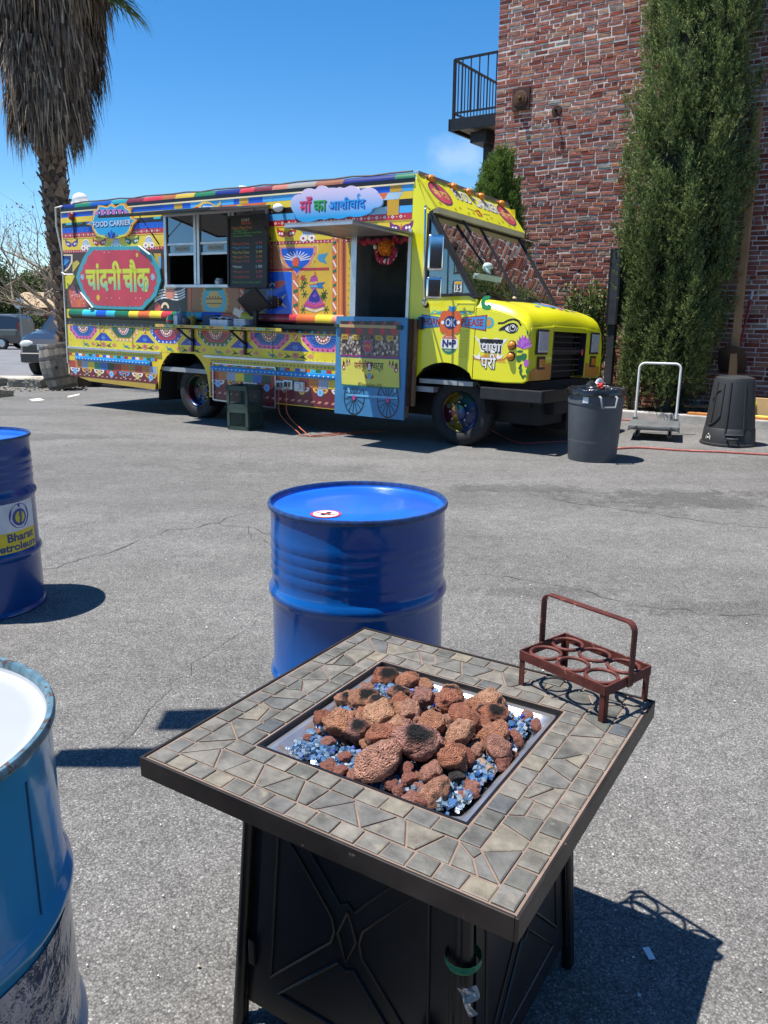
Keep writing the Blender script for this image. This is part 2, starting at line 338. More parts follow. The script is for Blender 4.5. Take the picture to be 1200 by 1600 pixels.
mb=MB(); mb.grid(lambda x,y:(x,y,gz(y)+.012),[-120,-60,-25,-12,-4,10],[18.3,18.9,19.5],M('pavement',(.40,.365,.31),.9,var=(3,.15),bump=(50,.3,.004))); tag(mb.build('pavement'),kind='structure')
# painted stripe scraps on the lot by the barrel
paint_w=M('worn_paint',(.62,.58,.47),.9,var=(25,.3))
for pts in (((45,624),(62,622),(70,625),(52,627)),((105,619),(124,615),(124,617),(107,621)),((5,592),(20,588),(20,590),(6,594))):
    mb=MB(); mb.poly([at_z(x,y,.006) for x,y in pts],paint_w); tag(mb.build('painted_stripe',ground))
# cracks in the asphalt: thin dark fissures
crk=M('crack_tar',(.065,.062,.058),.95,var=(20,.4))
def crack(px,w=.009,jit=.02):
    pts=[]
    for (a,b) in zip(px,px[1:]):
        p=at_z(*a); q=at_z(*b); k=max(4,int((q-p).length/.12))
        pts+=[p.lerp(q,i/k)+Vector((random.gauss(0,jit),random.gauss(0,jit),0)) for i in range(k)]
    pts.append(at_z(*px[-1])); L=[];Rr=[]
    for i,p in enumerate(pts):
        d=(pts[min(i+1,len(pts)-1)]-pts[max(i-1,0)]).normalized(); nrm=Vector((-d.y,d.x,0)); ww=w*random.uniform(.2,.85)
        L.append(p+nrm*ww/2); Rr.append(p-nrm*ww/2)
    mb=MB(); n=len(pts); mb.add([(v.x,v.y,.0035) for v in L+Rr],[(i,i+1,n+i+1,n+i) for i in range(n-1)],crk); mb.build('crack',ground)
crack([(700,765),(770,768),(850,775),(900,788),(1000,800),(1100,815),(1200,825)],.012)
crack([(715,900),(760,898),(830,908),(900,920),(960,938),(1040,950),(1130,962),(1200,962)],.009)
crack([(70,890),(130,875),(200,850),(260,830),(330,818),(380,822),(420,835)],.010)
crack([(330,818),(370,805),(420,798)],.007); crack([(380,822),(400,842),(425,850)],.006)
crack([(40,670),(150,690),(250,706),(340,716),(460,722)],.010); crack([(380,690),(378,706),(372,716)],.006); crack([(372,716),(420,714),(520,716)],.006)
crack([(160,1180),(260,1080),(330,1020),(400,970)],.004)
# pale paper scraps, leaf bits and chips lying about
scrap_m=ramp_mat('scraps',[(0,(.55,.52,.46)),(.5,(.7,.69,.65)),(1,(.35,.27,.17))],'island',.9)
vs=[]
for _ in range(220):
    p=at_z(random.uniform(0,1200),random.choice([random.uniform(660,1000),random.uniform(800,1600)]),.006); a=random.uniform(0,6.3); s=random.uniform(.002,.006)
    for k in range(4): t=a+k*1.57+random.uniform(-.4,.4); vs.append((p.x+s*math.cos(t)*random.uniform(.5,1.2),p.y+s*math.sin(t)*random.uniform(.5,1.2),.006+random.uniform(0,.003)))
tag(np_mesh('ground_grit',vs,None,scrap_m),'pale grit and leaf crumbs scattered over the asphalt','grit',kind='stuff')
p=at_z(1014,1490,.008); mb=MB(); mb.box((-.008,-.017,0),(.008,.017,.002),M('paper_white',(.75,.77,.8),.8)); o=mb.build('paper_scrap'); o.location=p; o.rotation_euler=(0.05,0,R(8)); tag(o,'small white paper tag lying on the shaded asphalt beside the fire table','paper')

# ---------------------------------------------------------------- brick building (own frame: x along the wall, y into the house)
FF=Vector((.8333,-.5526,0)).normalized(); NN=Vector((FF.y,-FF.x,0))
WD=12.9; bo=FF*-6.40-NN*WD
BM=Matrix(((FF.x,-NN.x,0,bo.x),(FF.y,-NN.y,0,bo.y),(0,0,1,0),(0,0,0,1))); BMi=BM.inverted()
def BW(px,py,yl):
    """point of the building frame seen at a pixel on its plane y=yl"""
    d=Vector(ray(px,py)); o=Vector((0,0,CAM_H)); a=BMi@o; b=BMi@(o+d); t=(yl-a.y)/(b.y-a.y); return a+(b-a)*t
def inB(o): o.matrix_world=BM@o.matrix_basis; return o
bld=thing('brick_building','tall old red brick building with pale mortar behind the food truck','building',matrix=BM)
mortar=M('mortar',(.56,.53,.49),.95,var=(14,.2),bump=(70,.7,.01))
mb=MB(); mb.box((0.005,.008,-.3),(13,8,10.5),mortar); wall=mb.build('brick_wall',bld)
BST=[(0,hx('#5a2a22')),(.14,hx('#743a2e')),(.36,hx('#86564a')),(.60,hx('#92665a')),(.74,hx('#84402e')),(.84,hx('#98604a')),(.95,hx('#9a7c66')),(.98,hx('#7e6a60')),(1,hx('#85807a'))]
brick_o=ramp_mat('brick_single',BST,'object',.92,var=(14,.28),bump=(55,.9,.008),extra=(9,.70,hx('#94786c')))
brick_i=ramp_mat('brick_many',BST,'island',.92,var=(14,.28),bump=(55,.9,.008),extra=(9,.70,hx('#94786c')))
def brick_geo(l,h,d,rnd):
    """eight-cornered worn brick with a softened front rim, centre at the front face"""
    j=lambda a:rnd.uniform(-a,a); c=.006
    A=[(-l/2+j(.0035),0,-h/2+j(.004)),(l/2+j(.004),0,-h/2+j(.004)),(l/2+j(.004),0,h/2+j(.004)),(-l/2+j(.004),0,h/2+j(.004))]
    cx=sum(a[0] for a in A)/4; cz=sum(a[2] for a in A)/4
    Bk=[(a[0],d,a[2]) for a in A]; Md=[(a[0],c,a[2]) for a in A]
    Fr=[(a[0]+(c if a[0]<cx else -c),j(.003),a[2]+(c if a[2]<cz else -c)) for a in A]
    v=Fr+Md+Bk; f=[(0,1,2,3)]+[(i,4+i,4+(i+1)%4,(i+1)%4) for i in range(4)]+[(4+i,8+i,8+(i+1)%4,4+(i+1)%4) for i in range(4)]
    return v,f
rb=random.Random(3); CO=.0685; proto={}
for kind,l in (('s',.206),('h',.098),('q',.150)):
    for k in range(5):
        v,f=brick_geo(l,.0545,.03,rb); me=bpy.data.meshes.new('brick'); me.from_pydata(v,[],[tuple(reversed(q)) for q in f]); me.materials.append(brick_o); proto[kind,k]=(me,v,[tuple(reversed(q)) for q in f],l)
plan=[]
for r in range(0,140):
    z=.02+r*CO+CO/2; x=0.0 if r%2 else -.0
    first=True; wav=.004*math.sin(r*.7)
    while x<9.5:
        if first: kind='q' if r%2 else 's'
        else: kind='h' if (rb.random()<.10 or r%6==5 and rb.random()<.7) else ('q' if rb.random()<.05 else 's')
        l=proto[kind,0][3]; plan.append((x+l/2,z+wav+rb.uniform(-.004,.004)+.006*math.sin(x*1.3+r),kind,rb.randrange(5),rb.gauss(0,.010),rb.uniform(-.004,.005))); x+=l+rb.uniform(.010,.018); first=False
def vis(b):
    x,z=b[0],b[1]; q=BM@Vector((x,0,z)); d=(q-Vector((0,0,CAM_H))).length
    if not(.05<x<2.75 and 1.75<z<6.2): return 1e3
    return d
plan.sort(key=vis)
big=MB(); n=0
for i,(x,z,kind,k,ang,off) in enumerate(plan):
    me,v,f,l=proto[kind,k]
    if i<300:
        o=obj('brick',me,wall); o.location=(x,off,z); o.rotation_euler=(0,ang,0)
    else:
        ca,sa=math.cos(ang),math.sin(ang)
        big.add([(x+a*ca+c*sa,b+off,z-a*sa+c*ca) for a,b,c in v],f,brick_i)
# the corner return, courses on the side of the house
for r in range(20,140):
    z=.02+r*CO+CO/2; y=.03+(.12 if r%2 else .02)
    while y<2.0:
        v,f=brick_geo(.206,.0545,.03,rb); big.add([(.0+b,y+.103-a,z+c) for a,b,c in v],f,brick_i); y+=.22
o=big.build('brick_courses',wall); tag(o,kind='stuff')
# iron anchor plates
iron=M('rusty_iron',hx('#5b4234'),.75,.5,var=(25,.35),bump=(60,.5,.004),speck=(30,.6,hx('#8a5a38')))
iron_d=M('rust_dark',hx('#45302a'),.8,.3,var=(25,.3),bump=(60,.4,.004))
q=BW(815,155,0); mb=MB(); mb.box((-.15,-.03,-.17),(.15,-.0,.17),iron_d); plate=mb.build('anchor_plate',bld,bevel=.004); plate.location=(q.x,-.006,q.z)
mb=MB(); mb.lathe([(0,-.0651),(.075,-.065),(.08,-.05),(.105,-.05),(.122,-.045),(.122,-.03)],iron,28,axis='y'); mb.lathe([(0,-.12),(.028,-.12),(.032,-.1),(.032,-.06)],M('brass_old',hx('#8d7348'),.5,.7,var=(20,.3)),14,axis='y'); mb.box((-.04,-.14,-.012),(.03,-.118,.012),iron,Matrix.Rotation(R(35),3,'Y')); mb.build('anchor_rosette',plate,smooth=40)
for px,py in ((870,173),(1000,148)):
    q=BW(px,py,0); mb=MB(); mb.lathe([(0,-.02),(.075,-.018),(.085,-.008),(.085,-.003)],iron_d,24,axis='y'); a=mb.build('anchor_plate',bld,smooth=40); a.location=(q.x,0,q.z)
    mb=MB(); mb.cyl((0,-.11,.0),(0,-.015,.0),.018,iron,n=10); mb.box((-.012,-.12,-.07),(.012,-.09,.02),iron_d); mb.build('anchor_bolt',a,smooth=40)
# ---- steel landing on the side of the house
blk=M('black_steel',(.012,.013,.016),.45,.3,var=(20,.3)); blk2=M('dark_grey_steel',(.035,.038,.043),.55,.2,var=(9,.3))
bal=thing('steel_balcony','black steel landing with a barred railing on the side of the brick building','balcony',matrix=BM)
a=BW(708,190,.35); zt=a.z; bx0=a.x; bx1=-.004; by0=.35; by1=2.1
mb=MB(); mb.box((bx0-.04,by0-.04,zt-.02),(bx1,by1,zt),blk2); 
for y0,y1 in ((by0-.06,by0-.02),(by1,by1+.04)): mb.box((bx0-.05,y0,zt-.16),(bx1,y1,zt+.03),blk)
mb.box((bx0-.06,by0-.06,zt-.161),(bx0-.02,by1+.04,zt+.031),blk); mb.build('landing_frame',bal)
mb=MB(); mb.box((bx0+.02,by0+.02,zt-.11),(bx1,by1-.02,zt-.06),M('landing_wood',hx('#8d8270'),.8,var=(5,.3))); mb.build('landing_deck',bal)
RH=.98
def rail(p0,p1,n):
    mb=MB(); p0=Vector(p0); p1=Vector(p1); up=Vector((0,0,1))
    mb.bar(p0+up*RH,p1+up*RH,.035,.035,blk); mb.build('top_rail',bal); mb=MB(); mb.bar(p0+up*.13,p1+up*.13,.025,.03,blk); mb.build('bottom_rail',bal)
    for i in range(n+1):
        p=p0.lerp(p1,i/n); mb=MB(); w=.035 if i in(0,) else .016
        mb.box((p.x-w/2,p.y-w/2,zt+(.0 if i==0 else .13)),(p.x+w/2,p.y+w/2,zt+RH),blk); mb.build('baluster',bal)
rail((bx0,by0,zt),(bx1-.02,by0+.001,zt),6); rail((bx0+.001,by0+.03,zt),(bx0+.001,by1,zt),14)
mb=MB(); mb.box((bx0+.33,by0+.55,0),(bx0+.47,by0+.69,zt-.16),blk); mb.box((bx0+.24,by0+.2,zt-.34),(bx0+.56,by0+1.0,zt-.161),blk); mb.build('support_post',bal,bevel=.006)
mb=MB(); p=(bx0+.2,by1,zt-1.1); mb.bar((bx0-1.5,by1-.05,zt-2.35),(bx0+.35,by1-.05,zt-.55),.04,.04,blk)
for i in range(9): t=i/8; mb.box((bx0-1.4+1.7*t,by1-.06,zt-2.9+1.65*t),(bx0-1.38+1.7*t,by1-.04,zt-2.27+1.65*t),blk)
mb.bar((bx0-1.6,by1-.05,zt-3.15),(bx0+.35,by1-.05,zt-1.25),.05,.22,blk); mb.build('stair_flight',bal)
# ---- kerb and planting bed along the wall
for i in range(5):
    x0=1.55+i*2.03; mb=MB(); mb.box((x0,-1.20,-.1),(x0+2.024,-1.04,.125+.004*(i%2)),conc); o=mb.build('kerb',None,bevel=.018); tag(inB(o),kind='structure')
mb=MB(); xs_=[1.5+i*.25 for i in range(42)]; ysb=[-1.045+.1045*i for i in range(11)]
mb.grid(lambda x,y:(x,y,.07+.035*noise.noise(Vector((x*3,y*3,0)))),xs_,ysb,dirt); o=mb.build('planting_bed'); tag(inB(o),kind='structure')

# ---------------------------------------------------------------- food truck (own frame: x forward, y into the truck from its serving side, z up)
T_f=Vector((.83336235,-.55262219,-.01076578)); T_o=Vector((-.55207699,-.8331687,.03226316)); T_u=Vector((.02679905,.02094336,.99942143)); T_p=Vector((.76895302,8.96499379,.00129053))
TM=Matrix(((T_f.x,-T_o.x,T_u.x,T_p.x),(T_f.y,-T_o.y,T_u.y,T_p.y),(T_f.z,-T_o.z,T_u.z,T_p.z),(0,0,0,1)))
def S(x,y,w=0.):
    d=Vector(ray(x,y)); o=Vector((0,0,CAM_H))-(T_p+T_o*w); t=-o.dot(T_o)/d.dot(T_o); q=o+d*t; return (q.dot(T_f),q.dot(T_u))
def ZP(x0,y0,sc,w=0.): return lambda zx,zy: S(x0+zx/sc,y0+zy/sc,w)
def chaikin(p,k=2):
    for _ in range(k):
        q=[]
        for i in range(len(p)):
            a=p[i]; b=p[(i+1)%len(p)]; q+=[(a[0]*.75+b[0]*.25,a[1]*.75+b[1]*.25),(a[0]*.25+b[0]*.75,a[1]*.25+b[1]*.75)]
        p=q
    return p
def PC(h,k=.92): return M('vinyl_'+h,hx('#'+h,k),.34,coat=.25,spec=.4,var=(2.6,.13),speck=(30,.755,hx('#8a8478')))
YEL=PC('e6c832'); LIM=M('cab_yellow',hx('#e8e21c',.95),.28,coat=.45,var=(1.5,.05),speck=(22,.745,hx('#b9ac3a'))); BLU=PC('1458c8'); SKY=PC('4fa8e0'); RED=PC('b8323a'); DRK=PC('1d1714'); ORG=PC('d9682e'); WHT=PC('eeeae4'); GRN=PC('1f6b46'); PNK=PC('d668a8'); TEA=PC('3fb8c8'); PUR=PC('4a2c8c'); MRN=PC('6e2430'); GRY=PC('8a857c'); NVY=PC('16246e'); CRM=PC('e8d6a8'); SAL=PC('d98a72'); BRN=PC('6a4630')
W=2.36; ROOF=3.01; EDGE=2.93; U0=-7.05
alum=M('aluminium',(.55,.56,.57),.38,.85,var=(6,.12),bump=(30,.08,.002)); alum_d=M('aluminium_dull',(.30,.31,.32),.5,.6,var=(5,.15)); chrome=M('chrome',(.75,.76,.78),.12,1.0,var=(9,.08)); rubber=M('rubber',(.014,.014,.015),.78,var=(14,.3),bump=(40,.2,.003)); blkpl=M('black_plastic',(.016,.016,.018),.5,var=(10,.2)); inner=M('interior_panel',(.34,.345,.34),.55,.3,var=(4,.2)); under=M('chassis_black',(.010,.010,.011),.8,var=(6,.3)); steel=M('stainless',(.42,.43,.44),.3,.9,var=(6,.12))
glass_w=glass_mat('window_glass',(.62,.68,.68),k=5.0); glass_s=glass_mat('windshield_glass',(.74,.82,.79),k=4.2)
truck=thing('food_truck','step van food truck wrapped in bright painted folk art with yellow cab','food truck',matrix=TM)
ARC=(-4.42,.40,.525); ARF=(-.14,.41,.54)
def arch_v(u,A,lo):
    d=A[2]**2-(u-A[0])**2
    return max(lo,A[1]+math.sqrt(d)) if d>0 else lo
base=YEL
mb=MB()
def slab(u0,u1,v0,v1,mat=None,y0=0,y1=.04): mb.box((u0,y0,v0),(u1,y1,v1),mat or base)
WN=(-4.74,-2.80,1.79,2.75); DR=(-1.47,-.66,.50,2.40)
slab(U0,-4.945,.43,EDGE)
us=[-4.945+(1.05)*i/28 for i in range(29)]
for a,b in zip(us,us[1:]):
    m_=(a+b)/2; va=arch_v(a,ARC,.33); vb=arch_v(b,ARC,.33); top=EDGE if m_<WN[0] else WN[2]
    mb.prism([(a,0,va),(b,0,vb),(b,0,top),(a,0,top)],(0,.04,0),base)
slab(-3.895,WN[1],.29,WN[2]); slab(WN[0],WN[1],WN[3],EDGE); slab(WN[1],DR[0],.29,EDGE); slab(DR[0],DR[1],DR[3],EDGE); slab(DR[0],DR[1],.29,DR[2])
side=mb.build('side_wall',truck)
mb=MB(); mb.prism([(-.66,0,.66),(-.60,0,.70),(-.46,0,.84),(-.44,0,.86),(-.44,0,2.58),(-.60,0,EDGE),(-.66,0,EDGE)],(0,.04,0),LIM); mb.build('door_pillar',truck)
mb=MB(); mb.box((U0,W-.04,.43),(-.5,W,EDGE),YEL); mb.build('far_side_wall',truck)
mb=MB(); mb.box((U0-.03,0.002,.43),(U0,W-.002,EDGE+.01),CRM); mb.build('rear_wall',truck)
mb=MB(); mb.box((U0,.041,.60),(-.3,W-.041,.66),inner); mb.box((U0+.3,.35,.3),(.9,W-.35,.6),under); mb.box((-3.5,.12,.22),(-1.6,.6,.55),under); mb.box((-6.8,.25,.30),(-5.2,W-.25,.42),under); mb.build('floor_and_chassis',truck)
# inside lining, so the openings look into a real dark galley
mb=MB(); mb.box((U0+.01,W-.08,.66),(-.6,W-.041,2.9),inner); mb.box((U0+.01,.05,2.86),(-.6,W-.06,2.90),inner); mb.box((U0+.01,.05,.66),(U0+.05,W-.09,2.85),inner); mb.build('galley_lining',truck)
# roof with rolled edges
prof=[(0,EDGE)]+[(.085-.085*math.cos(R(a)),EDGE+.085*math.sin(R(a))) for a in range(0,91,10)]
prof=[(y,v) for y,v in prof]; full=prof+[(W-y,v) for y,v in reversed(prof)]
mb=MB(); mb.grid(lambda u,k:(u,full[k][0],full[k][1]),[U0-.03,-.62],list(range(len(full))),M('roof_white',(.68,.66,.62),.5,var=(2,.12),speck=(6,.62,(.4,.36,.3)))); mb.poly([(U0-.03,y,v) for y,v in full],CRM); mb.build('roof',truck,smooth=30)
rk=random.Random(11); mb=MB(); u=U0-.02
cyc=[NVY,GRN,PC('124a9c'),PC('2a8a94'),MRN,RED,PC('9c5a30'),PC('b89c34'),GRN,NVY,RED,MRN,PC('a86a58'),GRY,PC('8a5438'),NVY]; i=0
ep=[(-.004,EDGE-.03)]+[(.085-.0895*math.cos(R(a)),EDGE+.0895*math.sin(R(a))) for a in range(0,61,10)]
while u<-.66:
    L_=rk.uniform(.22,.5); c=cyc[i%len(cyc)]; i+=1; u1=min(u+L_,-.64)
    mb.grid(lambda a,k:(a,ep[k][0],ep[k][1]),[u,u1],[0,1,2],DRK); mb.grid(lambda a,k:(a,ep[k][0],ep[k][1]),[u,u1],list(range(2,len(ep))),c); u=u1
mb.build('rolled_edge_stripes',truck,smooth=60)
# drip rail: pale trim under the roof roll
mb=MB(); mb.box((U0,-.012,EDGE-.05),(-.64,0,EDGE-.032),CRM); mb.build('drip_rail',truck)
# --- printed bands running the length of the side
def sf(u,v,lay=0): return (u,-.0015-.0009*lay,v)
def holes(u0,u1,v0,v1):
    """pieces of a band left after the window and the door opening"""
    out=[(u0,u1)]
    for h in (WN,DR):
        if v1>h[2]+.001 and v0<h[3]-.001: out=[p for a,b in out for p in ((a,min(b,h[0])),(max(a,h[1]),b)) if p[1]-p[0]>.005]
    return out
UE=-.66
def band(name,v0,v1,c,lay=0,u0=U0,u1=UE):
    a=Art(sf)
    for p,q in holes(u0,u1,v0,v1): a.rect(p,v0,q,v1,c,lay)
    return a
a=band('b',2.81,2.88,BLU); 
for p,q,c in ((-4.2,-3.4,SKY),(-2.9,-2.35,SKY),(-1.95,-1.3,SKY),(-.83,-.66,SKY)): a.rect(p,2.812,q,2.878,c,1)
for p in (-5.55,-4.52,-3.3,-.97): a.rect(p,2.811,p+.16,2.879,PC('c89a20'),2)
for p,q in holes(U0,UE,2.73,2.81): a.rect(p,2.73,q,2.81,YEL)
for p,q,c in ((-6.95,-6.4,YEL),(-4.6,-4.1,TEA),(-3.9,-3.4,ORG),(-3.3,-2.9,ORG),(-1.35,-1.05,ORG),(-1.05,-.85,PC('a8c4d4'))): a.poly([(p,2.732),(q,2.732),(q+.06,2.808),(p+.06,2.808)],c,1)
for p,q in holes(U0,UE,2.66,2.73): a.rect(p,2.66,q,2.73,DRK)
for k in range(9): a.rect(-6.95+.25*k,2.70,-6.8+.25*k,2.729,[TEA,GRN,BLU,NVY][k%4],1)
a.rect(-1.0,2.562,-.84,2.729,PC('c89a20'),2)
for p,q in holes(U0,UE,2.58,2.66): a.rect(p,2.58,q,2.66,BLU)
for p,q,c in ((-2.78,-2.3,SKY),(-1.25,-1.01,PC('8ab8cc')),(-.83,-.66,SKY)): a.rect(p,2.582,q,2.658,c,1)
a.build('blue_yellow_stripes',side)
a=band('r',2.51,2.58,RED)
u=U0+.08
while u<UE-.05:
    if not WN[0]-.05<u<WN[1]+.05:
        a.poly([(u,2.525),(u+.022,2.545),(u,2.565),(u-.022,2.545)],WHT,1); a.poly([(u,2.535),(u+.011,2.545),(u,2.555),(u-.011,2.545)],RED,2); a.ell(u+.055,2.545,.007,.007,CRM,1,8)
    u+=.11
a.build('diamond_border',side,(0,-3.8))
a=band('y',2.33,2.51,YEL); 
for p,q in holes(U0,UE,2.29,2.33): a.rect(p,2.29,q,2.33,RED)
u=U0+.04
while u<UE:
    if not(WN[0]-.02<u<WN[1]+.02 or DR[0]-.02<u<DR[1]+.02): a.ell(u,2.31,.009,.009,WHT,1,8)
    u+=.055
a.line([(U0,2.495),(WN[0],2.495)],.006,BRN,1); a.line([(WN[1],2.495),(UE,2.495)],.006,BRN,1)
def lotus(a,u,v,s,c):
    for sg in (-1,1): a.poly([(u+sg*s*x,v+s*y) for x,y in ((.03,-.1),(.1,.1),(.35,.22),(.62,.25),(.95,.48),(.9,.12),(.75,-.12),(.4,-.25),(.12,-.22))],c,1).ell(u+sg*s*.42,v,s*.1,s*.1,WHT,2,10).ell(u+sg*s*.66,v+.02*s,s*.1,s*.1,WHT,2,10)
    a.poly([(u-.06*s,v-.1*s),(u,v+.4*s),(u+.06*s,v-.1*s)],ORG,2)
def fan(a,u,v,r):
    a.ell(u,v,r,r*1.15,WHT,1,14,0,180); a.ring(u,v,r*.82,r*.9,NVY,2,12,8,172)
    for t in range(20,170,20): a.line([(u+r*.3*math.cos(R(t)),v+r*.3*math.sin(R(t))),(u+r*.8*math.cos(R(t)),v+r*.85*math.sin(R(t)))],.006,SKY,2)
    for sg in (-1,1): a.ell(u+sg*r*.75,v-.028,r*.7,.042,WHT,2,14).poly([(u+sg*r*.5,v-.03),(u+sg*r*.8,v-.012),(u+sg*r*1.1,v-.03),(u+sg*r*.8,v-.048)],RED,3)
for k,(u,c) in enumerate(((-6.83,PUR),(-6.16,RED),(-5.42,GRN),(-2.50,RED),(-1.78,GRN),(-.80,PC('7a2c6c')))): 
    if u<WN[0]+.1 or u>-2.6: lotus(a,u,2.42,.17,c)
for u in (-6.48,-5.78,-5.06,-2.16): fan(a,u,2.385,.085)
a.build('lotus_frieze',side,(0,-3.8))
# --- zone of the big pictures, 1.45 to 2.29
a=Art(sf); a.rect(U0,1.45,WN[0],2.29,PC('4a2e20')); a.rect(WN[0],1.45,WN[1],1.785,DRK); a.rect(WN[1],1.45,DR[0],2.29,PC('d8ae30'))
z1=ZP(85,300,6.667)
a.poly([z1(*p) for p in ((75,650),(190,650),(190,735),(150,800),(100,840),(88,835))],CRM,1); a.poly([z1(*p) for p in ((75,665),(175,665),(172,730),(140,785),(95,820),(85,815))],NVY,2)
for t in (0,1,2,3,4): a.line([z1(90+6*t,780-6*t),z1(100+14*t,690+5*t)],.012,SKY,3)
a.poly([z1(*p) for p in ((190,740),(235,710),(265,740),(220,800),(190,840))],PC('c6b040'),1); a.poly([z1(*p) for p in ((100,880),(150,865),(215,870),(180,950),(130,1010),(105,1000))],PC('d8cc2c'),1)
a.poly([z1(*p) for p in ((150,1010),(190,960),(240,1000),(330,1090),(370,1160),(350,1200),(180,1200),(155,1100))],PC('c8584c'),1)
for k in range(26): p=(random.uniform(175,330),random.uniform(1040,1170)); a.ell(*z1(*p),.009,.009,WHT,2,6)
a.poly([z1(*p) for p in ((210,960),(235,1000),(265,1060),(225,1055))],NVY,2); a.poly([z1(*p) for p in ((230,1130),(265,1110),(300,1130),(270,1200),(245,1200))],ORG,2)
a.poly([z1(*p) for p in ((1035,640),(1110,640),(1112,800),(1070,780))],PC('c8a030'),1); a.poly([z1(*p) for p in ((1085,670),(1112,680),(1112,860),(1095,760))],SKY,2)
# waves under the window
z3=ZP(240,290,6)
a.poly([z3(*p) for p in ((60,960),(300,955),(300,1200),(0,1195),(0,1000))],PC('22222c'),1)
for k in range(4):
    pts=[z3(10+300*t,1095-25*k+0+ (26*math.sin(t*6.0+3.3)-70*t+(40 if t<.3 else 0)*0)) for t in [i/22 for i in range(22)]]; a.line(pts,.020,WHT,2)
a.ell(*z3(155,1005),.10,.09,SAL,3,16); a.rect(*z3(100,965),*z3(210,945),CRM,4)
for p in ((45,1000),(75,1050),(20,1060)): a.ring(*z3(*p),.012,.026,WHT,3,10)
a.ell(*z3(40,1145),.07,.07,PC('c4564a'),3,14); a.ring(*z3(110,1150),.05,.085,CRM,3,14,0,180)
# pot panel
a.poly([z3(*p) for p in ((320,958),(355,957),(355,1200),(320,1200))],ORG,1)
a.poly([z3(*p) for p in ((360,957),(800,950),(800,1200),(360,1200))],PC('a8683c'),1)
cx,cv=z3(572,1085)
a.poly([(cx+(.30+.035*(k%2))*math.cos(R(k*9)),cv+.02+(.30+.035*(k%2))*math.sin(R(k*9))) for k in range(40) ],PC('d2a03c'),2) if 0 else None
pts=[(cx+(.275 if k%2 else .245)*math.cos(R(k*7.5)),max(1.452,min(1.783,cv+(.275 if k%2 else .245)*math.sin(R(k*7.5))))) for k in range(48)]; a.poly(pts,PC('d2a03c'),2)
pts=[(cx+.225*math.cos(R(k*10)),max(1.453,min(1.782,cv+.225*math.sin(R(k*10))))) for k in range(36)]; a.poly(pts,TEA,3)
a.poly(chaikin([z3(*p) for p in ((530,990),(525,1020),(490,1055),(490,1105),(520,1140),(575,1150),(625,1140),(650,1105),(648,1055),(612,1020),(610,990)) ],2),PC('dcb45c'),4)
a.line([z3(492,1062),z3(648,1060)],.016,PC('8a3a26'),5); a.line([z3(500,1105),z3(642,1105)],.012,BRN,5)
for x in (530,555,583,610): a.ell(*z3(x,1043),.011,.011,DRK,5,8)
a.poly([z3(*p) for p in ((480,960),(655,957),(640,982),(500,985))],GRN,4)
a.poly([z3(*p) for p in ((805,950),(850,950),(850,1205),(805,1205))],PC('c65c34'),1)
for k in range(4): a.line([z3(815,975+58*k),z3(840,1010+58*k)],.014,WHT,2)
a.build('picture_panels',side)
# --- right hand pictures: blue panel, fan, dancer
a=Art(sf); z2=ZP(400,250,3.7214)
a.poly([z2(*p) for p in ((72,650),(210,650),(210,897),(60,897),(60,655))],BLU,1); a.line([z2(75,640),z2(425,632)],.03,RED,2)
a.poly([z2(*p) for p in ((72,500),(120,500),(150,600),(190,640),(75,640))],PC('b46c4c'),1)
z4=ZP(320,440,5.4545)
a.poly(chaikin([z4(*p) for p in ((545,15),(600,0),(660,-12),(690,0),(690,20),(655,48),(600,62),(550,50))],2),PC('c8503c'),2); a.poly([z4(*p) for p in ((470,0),(600,-10),(610,70),(480,80))],PC('2a5a94'),3)
for k in range(3): a.ring(*z4(500+40*k,40),.03,.042,WHT,4,10,0,180)
a.poly(chaikin([z4(*p) for p in ((530,110),(590,118),(660,150),(670,180),(640,215),(580,235),(520,240))],2),PC('181214'),2); a.poly([z4(*p) for p in ((560,125),(615,135),(612,205),(555,215))],PC('5a2436'),3)
for sg in (-1,1): a.poly([z4(*p) for p in ((665,165+sg*12),(700,165+sg*62),(680,165+sg*50),(655,165+sg*35))],PC('e0a860'),3)
for k in range(4): a.ell(*z4(628,140+22*k),.013,.013,PC('c89030'),4,8)
# fan shaped crest
crest=[(118,500),(365,497),(362,540),(340,570),(330,605),(290,640),(262,660),(238,690),(215,660),(180,640),(150,600),(142,570),(122,540)]
a.poly([z2(*p) for p in crest],PC('e8c860'),1); cc=(240,560)
def sc_(p,k): return (cc[0]+(p[0]-cc[0])*k,cc[1]+(p[1]-cc[1])*k)
a.poly([z2(*sc_(p,.93)) for p in crest],SAL,2); a.poly([z2(*sc_(p,.76)) for p in crest],BLU,3)
for t in range(-75,80,15): a.line([z2(240+20*math.sin(R(t)),590-25*math.cos(R(t))),z2(240+85*math.sin(R(t)),590-62*math.cos(R(t)))],.010,WHT,4)
a.ell(*z2(232,595),.055,.06,PC('d8502c'),5,14); a.line([z2(205,622),z2(262,622)],.02,GRN,5)
a.poly([z2(*p) for p in ((365,550),(420,540),(400,575),(415,605),(370,590),(355,570))],PC('4a94b8'),1)
# pillars
for xl,xr in ((212,250),(443,472)):
    a.poly([z2(*p) for p in ((xl,520 if xl<300 else 390),(xr,520 if xl<300 else 390),(xr,905),(xl,905))],PC('d87848'),1)
    y=700 if xl<300 else 420
    while y<890: a.line([z2(xl+5,y),z2(xr-5,y+38)],.02,WHT,2); a.poly([z2(*p) for p in ((xl+4,y+60),(xr-6,y+48),(xr-4,y+66),(xl+8,y+76))],GRN,2); y+=82
a.poly([z2(*p) for p in ((478,390),(525,375),(525,905),(478,905))],PC('b85c2a'),1); a.line([z2(492,400),z2(492,905)],.035,PC('e08838'),2); a.line([z2(512,400),z2(512,905)],.02,MRN,2)
